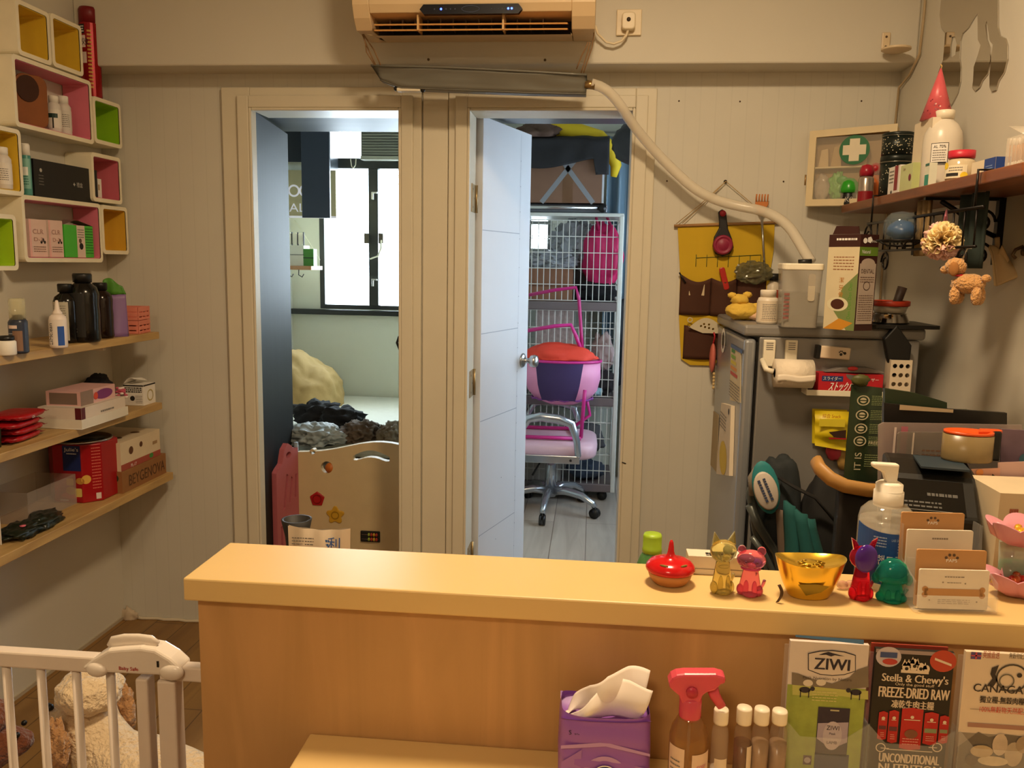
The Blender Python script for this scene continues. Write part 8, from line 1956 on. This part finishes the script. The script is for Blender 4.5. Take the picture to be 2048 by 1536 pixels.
mb = MB().disc(fe, 0, 0, w_*.285, NB, .0006, 32); mb.ring(fe, 0, 0, w_*.285, .0012, WPRINT, .0009, 32)
for dx in (-1, 0, 1): mb.disc(fe, dx*w_*.10, w_*.10-abs(dx)*.002, w_*.065, WPRINT, .0009, 12)
mb.text(fe, 0, -w_*.12, w_*.16, 'Vinda', WPRINT, w_*.36, .0009); mb.build('round_emblem', tt)
# the tissue pulled out: a fan of soft white paper
TS = mat('e9dcd0', .9, 0, .03, 5)
zt0 = h_*.90; K = [aY(px, py, YT_+.03) for px, py in ((1132, 1432), (1150, 1402), (1180, 1370), (1215, 1350), (1260, 1347), (1303, 1353))]
def tsf(dy, sc_, ph):
    def fn(u, v):
        k = u*(len(K)-1); i = min(int(k), len(K)-2); p_ = K[i].lerp(K[i+1], k-i); tx_, tz_ = p_.x-tt.location.x, p_.z-ZDt
        bx_ = -w_*.85+1.55*w_*u; return (bx_*(1-v)+tx_*v, dy+.010*math.sin(u*9+ph)*(.4+v)-.010*math.sin(math.pi*v), zt0*(1-v)+tz_*sc_*v+.0*(1-v))
    return fn
MB().sheet(tsf(.002, 1.0, 0), 40, 14, TS, .0006).sheet(tsf(-.010, .93, 1.7), 40, 14, TS, .0006).build('tissue_sheet', tt)['label'] = 'white tissue pulled up from the pack'
# pink trigger spray bottle
c = aY(1376, 1500, .965); YS_ = .965
def vz(px, py): q = aY(px, py, YS_); return (q.x-c.x, q.z-ZDt)
t = thing('trigger_spray_bottle', 'clear amber spray bottle with translucent pink trigger head on the desk', 'spray bottle', (c.x, YS_, ZDt))
r = vz(1415, 1500)[0]*1.0; zn = vz(1376, 1422)[1]; zsd = vz(1376, 1470)[1]
AM = mat('9c6a35', .08, 0, .05, 10, alpha=.62, spec=.8)
MB().lathe([(r*.95, 0), (r, .005), (r, zsd), (r*.90, zsd+(zn-zsd)*.35), (r*.62, zsd+(zn-zsd)*.75), (r*.42, zn)], AM, 36).build('body', t)
MB().lathe([(.002, .01), (.002, zn)], mat('cfc0a8', .2, alpha=.7), 8).build('dip_tube', t)
mb = MB(); fr = cylf((0, 0, 0), r*1.005); LBm = mat('dcc0a8', .5)
mb.rect(fr, -r*1.3, .012, -r*.30, zsd-.006, LBm, .0006, 8); mb.rect(fr, r*.08, .012, r*1.3, zsd-.012, LBm, .0006, 8); mb.text(fr, r*.62, zsd-.030, .006, 'rosy', mat('c2607a', .5), .014, .0012, 0, .2); mb.disc(fr, r*.78, .018, .008, mat('c23a50', .5), .0012); mb.lines(fr, -r*1.1, -r*.5, .02, zsd-.02, 8, GREYINK, 3, .3, .0012); mb.build('label_band', t)
PKT = mat('d95062', .25, 0, .04, 20, alpha=.88)
MB().lathe([(r*.55, zn-.008), (r*.57, zn-.004), (r*.57, vz(1376, 1396)[1]), (r*.46, vz(1376, 1392)[1])], PKT, 28).build('screw_collar', t)
hp_ = [vz(*p_) for p_ in ((1336, 1358), (1342, 1348), (1352, 1343), (1368, 1341), (1430, 1341), (1440, 1344), (1449, 1346), (1449, 1360), (1440, 1362), (1428, 1374), (1412, 1378), (1404, 1384), (1398, 1400), (1362, 1400), (1356, 1384), (1346, 1376), (1338, 1368))]
MB().prism(hp_[::-1], PKT, .020, plane((0, -.010, 0), (1, 0, 0), (0, 0, 1))).build('spray_head', t, .003)
MB().tube([(vz(1424, 1374)[0], 0, vz(1424, 1374)[1]), (vz(1430, 1392)[0], 0, vz(1430, 1392)[1]), (vz(1444, 1414)[0], 0, vz(1444, 1414)[1])], [.004, .0036, .003], PKT, 8, False, 1.8).build('trigger', t)
q = vz(1382, 1376); MB().lathe([(.007, 0), (.007, .002), (0, .002)], mat('b52a44', .35), 18, M=Matrix.Translation((q[0], -.0105, q[1])) @ Matrix.Rotation(R(90), 4, 'X')).build('pivot_disc', t)
# four small sample bottles
for k, (px, pt, hw_, lb, body, lv, dy, lab) in enumerate((
    (1440, 1414, 15.5, 'small bottle with white cap and white label, nearest the spray bottle', 'c2ab94', 'c9b49a', -.012, 1),
    (1486, 1411, 16, 'small bottle of dark red brown liquid with a small white label', 'b09478', '54221a', 0, 2),
    (1521, 1413, 16, 'small cloudy beige bottle without label, second from the leaflets', 'b59a80', 'a8896a', 0, 0),
    (1557, 1417, 16, 'small cloudy bottle with white cap right beside the green leaflet', 'b59c84', '9c8066', .0, 0))):
    Yq = .985+dy; c = aY(px, 1470, Yq); r = (aY(px+hw_*1.12, 1470, Yq).x-c.x); zc0 = aY(px, 1442, Yq).z-ZDt; zc1_ = aY(px, pt+3, Yq).z-ZDt
    t = thing('sample_bottle', lb, 'bottle', (c.x, Yq, ZDt), 0, 'small white capped bottles on the desk')
    sq = 1.0
    bm_ = mat(body, .12, 0, .04, 20, alpha=.30, spec=.7)
    MB().lathe([(r*.92, 0), (r, .003), (r, zc0*.80), (r*.92, zc0*.90), (r*.66, zc0*.98), (r*.62, zc0)], bm_, 26).build('body', t)
    MB().lathe([(0, .002), (r*.93, .002), (r*.95, zc0*(.74 if k else .42)), (0, zc0*(.74 if k else .42))], mat(lv, .2, alpha=.93), 24).build('liquid', t)
    MB().lathe([(r*.84, zc0-.002), (r*.86, zc0), (r*.86, zc1_-.002), (r*.80, zc1_), (0, zc1_)], mat('e9dcc4', .4), 28).build('cap', t)
    if lab:
        mb = MB(); fr = cylf((0, 0, 0), r*1.01, R(8 if lab == 1 else 40)); b_, t_ = (.20, .58) if lab == 1 else (.38, .72); mb.rect(fr, -r*(.8 if lab == 1 else .4), zc0*b_, r*(.7 if lab == 1 else .45), zc0*t_, mat('dfcdb4', .6), .0006, 8)
        if lab == 1: mb.text(fr, r*.45, zc0*.26, .003, ':::', GREYINK, .004, .001)
        mb.build('label_band', t)

# leaflets in clear holders
YL_ = 1.012
def leaf_(nm, lb, xl, xr, tl, tr__, m, dr, holder_lb, yo=0.):
    A = aY(xl, tl, YL_); B = aY(xr, tr__, YL_); zt = (A.z+B.z)/2; w_ = B.x-A.x; h_ = zt-ZDt-.006
    ho = thing('leaflet_holder', holder_lb, 'holder', (A.x-.004, YL_, ZDt), 0, 'clear leaflet holders on the desk')
    MB().box(0, w_+.008, -.014, .010, 0, .003, ACRYL).build('base', ho)
    MB().box(0, w_+.008, .0085, .010, .0031, h_*.97, ACRYL).build('back', ho)
    MB().prism([(0, .0031), (w_+.008, .0031), (w_+.008, h_*.52), (w_*.78, h_*.40), (w_*.22, h_*.40), (0, h_*.52)], ACRYL, .0015, plane((0, -.014, 0), (1, 0, 0), (0, 0, 1))).build('front', ho)
    for sx in (0, w_+.0065): MB().box(sx, sx+.0015, -.0124, .0084, .0031, h_*.5, ACRYL).build('side', ho)
    o = thing(nm, lb, 'leaflet', (A.x, YL_-.0015, ZDt+.0036), 0, 'pet food leaflets in clear holders')
    MB().box(0, w_, 0, .006, 0, h_, m).build('paper', o)
    def px(a, b): q = aY(a, b, YL_-.0015); return (q.x-A.x, q.z-ZDt-.0036)
    mb = MB(); dr(mb, plane((0, 0, 0), (1, 0, 0), (0, 0, 1)), w_, h_, px); mb.build('print', o)
    return o
def c5(x, y): return (1540+x/4.031, 1250+y/4.031)
SKY_ = mat('cfc2b8', .6)
def ziwi(mb, f, w_, h_, px):
    P = lambda *q: [px(*c5(*p_)) for p_ in q]
    z1 = px(*c5(200, 480))[1]; zb = 0
    mb.rect(f, 0, 0, w_, z1, mat('93a046', .6, 0, .3, 60), .0003)
    mb.poly(f, P((175, 480), (175, 380), (230, 390), (330, 430), (500, 470), (640, 420), (700, 360), (790, 330), (795, 500), (600, 520), (400, 500))[::-1], mat('75695a', .6, 0, .15, 60), .0005)
    mb.poly(f, P((180, 560), (300, 570), (500, 560), (700, 590), (790, 600), (790, 530), (600, 520), (400, 500), (180, 480))[::-1], mat('b0b060', .6), .0006)
    mb.poly(f, P((205, 95), (755, 155), (755, 118), (205, 78))[::-1], mat('4a78a8', .5), .0004)
    dkc = mat('2a2430', .6, var=0)
    for q in ((230, 520, 1), (640, 540, -1)):
        a, b = px(*c5(q[0]+50, q[1])); mb.disc(f, a, b, .007, dkc, .0009, 14, .004)
        for dx in (-.005, .005): mb.rect(f, a+dx-.0006, b-.010, a+dx+.0006, b, dkc, .0009)
        mb.disc(f, a+.009*q[2], b+.002, .003, dkc, .0009, 10)
    for q in ((305, 465), (410, 460)): a, b = px(*c5(*q)); mb.disc(f, a, b, .006, mat('cfc4b4', .6), .0009, 14, .0045)
    # emblem: eight sided frame with mountain and name
    fr8 = P((305, 225), (400, 205), (500, 200), (600, 212), (690, 240), (690, 370), (600, 400), (500, 408), (400, 398), (305, 360))
    ins = [((a-fr8[2][0])*.97+fr8[2][0], b) for a, b in fr8]; cx8 = sum(a for a, b in fr8)/10; cz8 = sum(b for a, b in fr8)/10
    mb.poly(f, fr8[::-1], dkc, .0008); mb.poly(f, [((a-cx8)*.965+cx8, (b-cz8)*.93+cz8) for a, b in fr8][::-1], mat('cdbfb2', .6), .0011)
    mb.poly(f, P((390, 238), (430, 222), (470, 212), (500, 222), (560, 238), (600, 248), (560, 246), (520, 240), (490, 250), (450, 236))[::-1], dkc, .0014)
    a, b = px(*c5(495, 358)); mb.text(f, a, b, px(*c5(0, 268))[1]-px(*c5(0, 358))[1], 'ZIWI', dkc, px(*c5(638, 0))[0]-px(*c5(352, 0))[0], .0014, .0005)
    a, b = px(*c5(460, 440)); mb.text(f, a, b, .0035, 'Peak Nutrition by Nature', mat('4a4038', .6), w_*.62, .0012)
    mb.lines(f, px(*c5(380, 0))[0], px(*c5(590, 0))[0], px(*c5(0, 590))[1], px(*c5(0, 500))[1], 4, mat('c9c07a', .6), 5, .3, .0010)
    B0 = px(*c5(360, 1040)); B1 = px(*c5(645, 672)); bw, bh = B1[0]-B0[0], B1[1]-B0[1]
    mb.rect(f, B0[0], B0[1], B1[0], B1[1], mat('2c2438', .5), .0010); mb.poly(f, [(B0[0]+bw*.02, B0[1]+bh*.66), (B1[0]-bw*.02, B0[1]+bh*.72), (B1[0]-bw*.02, B0[1]+bh*.30), (B0[0]+bw*.5, B0[1]+bh*.14), (B0[0]+bw*.02, B0[1]+bh*.34)][::-1], mat('a599ac', .5), .0013)
    mb.poly(f, circ(B0[0]+bw*.5, B0[1]+bh*.42, bw*.30, 24, bh*.30), mat('b8adb8', .5), .0015); mb.text(f, B0[0]+bw*.5, B0[1]+bh*.54, bh*.09, 'ZIWI', dkc, bw*.40, .0018); mb.text(f, B0[0]+bw*.5, B0[1]+bh*.44, bh*.05, 'Peak', dkc, bw*.2, .0018); mb.text(f, B0[0]+bw*.5, B0[1]+bh*.25, bh*.06, 'LAMB', dkc, bw*.32, .0018); mb.rect(f, B0[0]+bw*.38, B0[1]+bh*.93, B0[0]+bw*.66, B0[1]+bh*.96, mat('b5ae8a', .5), .0013)
    D0 = px(*c5(350, 1150)); D1 = px(*c5(635, 1045)); mb.rect(f, D0[0], 0, D1[0], D1[1], mat('39405a', .5), .0010); E0 = px(*c5(262, 1120)); E1 = px(*c5(335, 1050)); mb.rect(f, E0[0], E0[1], E1[0], E1[1], mat('4a3444', .5), .0010); mb.disc(f, (E0[0]+E1[0])/2, (E0[1]+E1[1])/2, .004, mat('a39aa0', .5), .0013)
leaf_('green_leaflet', 'green meadow leaflet with framed ZIWI lettering, leftmost of the three on the desk', 1581, 1738, 1273, 1290, SKY_, ziwi, 'clear holder around the green meadow leaflet')
def stella(mb, f, w_, h_, px):
    T_ = lambda x, y: px(*c5(x, y)); W2 = mat('d8c6ae', .6, var=0); RR = mat('b01e1e', .5)
    hgt = lambda y0, y1: T_(0, y0)[1]-T_(0, y1)[1]; wid = lambda x0, x1: T_(x1, 0)[0]-T_(x0, 0)[0]
    mb.rect(f, 0, h_*.975, w_, h_, mat('9a8a88', .5), .0003)
    a, b = T_(955, 255); mb.disc(f, a, b, .0150, mat('b9aeb4', .5), .0006, 22, .0130); mb.rect(f, a-.010, b-.001, a+.010, b+.006, mat('3a4a7a', .5), .0009); mb.poly(f, circ(a+.002, b-.006, .009, 14, .004), mat('b03a34', .5), .0009)
    a, b = T_(1395, 290); mb.disc(f, a, b, .0155, mat('b5422c', .5), .0006, 22, .0140); mb.poly(f, [(a-.010, b+.004), (a+.010, b-.003), (a+.010, b-.006), (a-.010, b+.001)][::-1], W2, .0009)
    # dog group emblem
    for x_, y_, rx_, ry_ in ((1100, 340, 34, 46), (1160, 320, 36, 50), (1215, 345, 30, 42), (1260, 355, 26, 34)): a, b = T_(x_, y_); mb.disc(f, a, b, wid(0, rx_), W2, .0006, 14, hgt(0, ry_))
    for x_, y_ in ((1085, 290), (1118, 290), (1150, 272), (1190, 285), (1250, 318)): a, b = T_(x_, y_); mb.poly(f, [(a-.003, b-.006), (a+.003, b-.006), (a, b+.003)], W2, .0006)
    for x_, y_ in ((1100, 350), (1165, 330), (1215, 352)): a, b = T_(x_, y_); mb.disc(f, a, b, .0022, BLACK, .0009, 10)
    a, b = T_(1160, 388); mb.rect(f, a-wid(0, 105), b, a+wid(0, 115), b+.004, W2, .0007)
    a, b = T_(1165, 462); mb.text(f, a, b, hgt(395, 455), "Stella & Chewy's", W2, wid(890, 1430), .0008, .0003)
    a, b = T_(1165, 492); mb.text(f, a, b, .0035, 'Only the good stuff', W2, wid(1000, 1320), .0008)
    a, b = T_(1155, 590); mb.text(f, a, b, hgt(508, 590), 'FREEZE-DRIED RAW', W2, wid(868, 1445), .0008, .0004)
    a, b = T_(1145, 668); mb.text(f, a, b, hgt(612, 660), '凍乾生肉主糧', W2, wid(972, 1318), .0008, .0004)
    for x0, x1, y0, y1 in ((860, 950, 705, 910), (940, 1040, 697, 935), (1225, 1360, 715, 950), (1350, 1445, 740, 940), (1035, 1235, 680, 985)):
        p0, p1 = T_(x0, y1), T_(x1, y0); cxp = (p0[0]+p1[0])/2
        mb.poly(f, [p0, (cxp, p0[1]-.002), (p1[0], p0[1]), (p1[0], p1[1]), (cxp, p1[1]+.002), (p0[0], p1[1])], RR, .0009 if x0 != 1035 else .0016)
        mb.rect(f, p0[0]+.003, p0[1]+(p1[1]-p0[1])*.72, p1[0]-.003, p0[1]+(p1[1]-p0[1])*.74, W2, .0019); mb.disc(f, cxp, p0[1]+(p1[1]-p0[1])*.80, .0022, W2, .0019, 8)
        mb.rect(f, p0[0]+.001, p0[1]+(p1[1]-p0[1])*.36, p1[0]-.001, p0[1]+(p1[1]-p0[1])*.50, mat('5a2c34' if x0 < 1000 else '7f8a66', .5), .0012)
        mb.lines(f, p0[0]+.003, p1[0]-.003, p0[1]+(p1[1]-p0[1])*.08, p0[1]+(p1[1]-p0[1])*.28, 3, mat('d9a090', .5), x0, .3, .0019)
    a, b = T_(1135, 835); mb.disc(f, a+.0, b-.006, .008, mat('7a4a34', .5), .0022, 14, .006)
    a, b = T_(1115, 1012); mb.rect(f, a-wid(0, 180), b, a+wid(0, 190), b+.001, W2, .0008)
    for x_, s in ((890, 1), (1345, -1)): a, b = T_(x_, 985); mb.ring(f, a, b, .006, .0012, W2, .0008); mb.rect(f, min(a, a+s*.010), b-.001, max(a, a+s*.010), b, W2, .0008)
    a, b = T_(1115, 1112); mb.text(f, a, b, hgt(1042, 1112), 'UNCONDITIONAL', W2, wid(865, 1360), .0008, .0004)
    a, b = T_(1120, 1190); mb.text(f, a, b, hgt(1125, 1190), 'NUTRITION', W2, wid(865, 1380), .0008, .0004)
leaf_('black_leaflet', 'black leaflet with red food packs and white lettering, middle one of the three', 1752, 1909, 1290, 1304, mat('191411', .5), stella, 'clear holder around the black leaflet')
a_, b_ = aY(1745, 1284, YL_+.008), aY(1898, 1300, YL_+.008)
single('red_leaflet', MB().box(0, b_.x-a_.x, 0, .002, 0, (a_.z+b_.z)/2-ZDt, mat('9c3a2a', .6)), 'red leaflet peeking out behind the black one', 'leaflet', loc=(a_.x, YL_+.0105, ZDt))
def canagan(mb, f, w_, h_, px):
    T_ = lambda x, y: px(*c5(x, y)); DKc = mat('38302c', .6, var=0)
    hgt = lambda y0, y1: T_(0, y0)[1]-T_(0, y1)[1]; wid = lambda x0, x1: T_(x1, 0)[0]-T_(x0, 0)[0]
    a, b = T_(1660, 245); mb.rect(f, a-wid(0, 40), b-.0045, a+wid(0, 40), b+.0045, mat('5a4a7a', .5), .0006); mb.rect(f, a-wid(0, 40), b-.0008, a+wid(0, 40), b+.0008, mat('b8485a', .5), .0009); mb.rect(f, a-.001, b-.0045, a+.001, b+.0045, mat('b8485a', .5), .0009)
    a, b = T_(1780, 262); mb.text(f, a, b, .007, '英國直送', mat('a8503e', .6), wid(1715, 1850), .0008); a, b = T_(1995, 268); mb.text(f, a, b, .006, '無穀物配方', mat('5a5048', .6), wid(1925, 2065), .0008)
    # cat and dog line emblem
    a, b = T_(1820, 420); mb.poly(f, [(a-.010, b-.012), (a-.002, b-.012), (a+.002, b-.004), (a-.001, b+.004), (a+.002, b+.016), (a-.006, b+.012), (a-.007, b+.004), (a-.004, b-.002)], DKc, .0008)
    a, b = T_(1950, 425); mb.ring(f, a, b, .019, .0022, mat('4a443c', .6), .0008, 24, .018); mb.ring(f, a-.006, b-.004, .009, .0016, mat('6a6458', .6), .0010); mb.disc(f, a+.008, b+.004, .003, DKc, .0010)
    a, b = T_(1870, 545); mb.text(f, a, b, hgt(485, 545), 'CANAGAN', DKc, wid(1672, 2150), .0008, .0002)
    mb.rect(f, T_(1680, 0)[0], T_(0, 572)[1], w_, T_(0, 568)[1], mat('9a8c7c', .6), .0008)
    a, b = T_(1890, 630); mb.text(f, a, b, hgt(592, 632), '獨立糧-無穀肉糧推', DKc, wid(1688, 2100), .0008, .0003)
    mb.rect(f, T_(1675, 0)[0], T_(0, 712)[1], w_, T_(0, 678)[1], mat('a07868', .6), .0006); a, b = T_(1880, 706); mb.text(f, a, b, .0062, '100%無穀物天然配方', mat('c0392e', .6), wid(1682, 2080), .0010)
    G1, G2_ = mat('6a6054', .6, 0, .3, 40), mat('a39684', .6, 0, .3, 50)
    mb.rect(f, 0, 0, w_, T_(0, 760)[1], mat('8f8476', .6, 0, .2, 30), .0003)
    mb.poly(f, [(0, 0), (0, T_(0, 880)[1]), T_(1680, 860), T_(1760, 900), T_(1900, 880), T_(2060, 900), (w_, T_(0, 900)[1]), (w_, 0)][::-1], G1, .0006)
    for (x_, y_, rx_, ry_, c_) in ((1700, 1010, 90, 50, 'b8a382'), (1850, 960, 60, 90, 'c2b09a'), (1960, 1040, 70, 100, 'b5a48c'), (1790, 1090, 120, 40, 'cdbd9f'), (2040, 960, 60, 70, 'a08c72'), (1620, 1080, 50, 50, '5a4c3c')):
        a, b = T_(x_, y_); mb.disc(f, a, b, wid(0, rx_), mat(c_, .6, 0, .3, 60), .0010+.0002*(x_ % 7), 16, hgt(0, ry_))
leaf_('pale_leaflet', 'cream leaflet with CANAGAN lettering and puppies at the right photo edge', 1932, 2090, 1297, 1309, mat('d6c3ab', .6), canagan, 'clear holder around the cream leaflet')
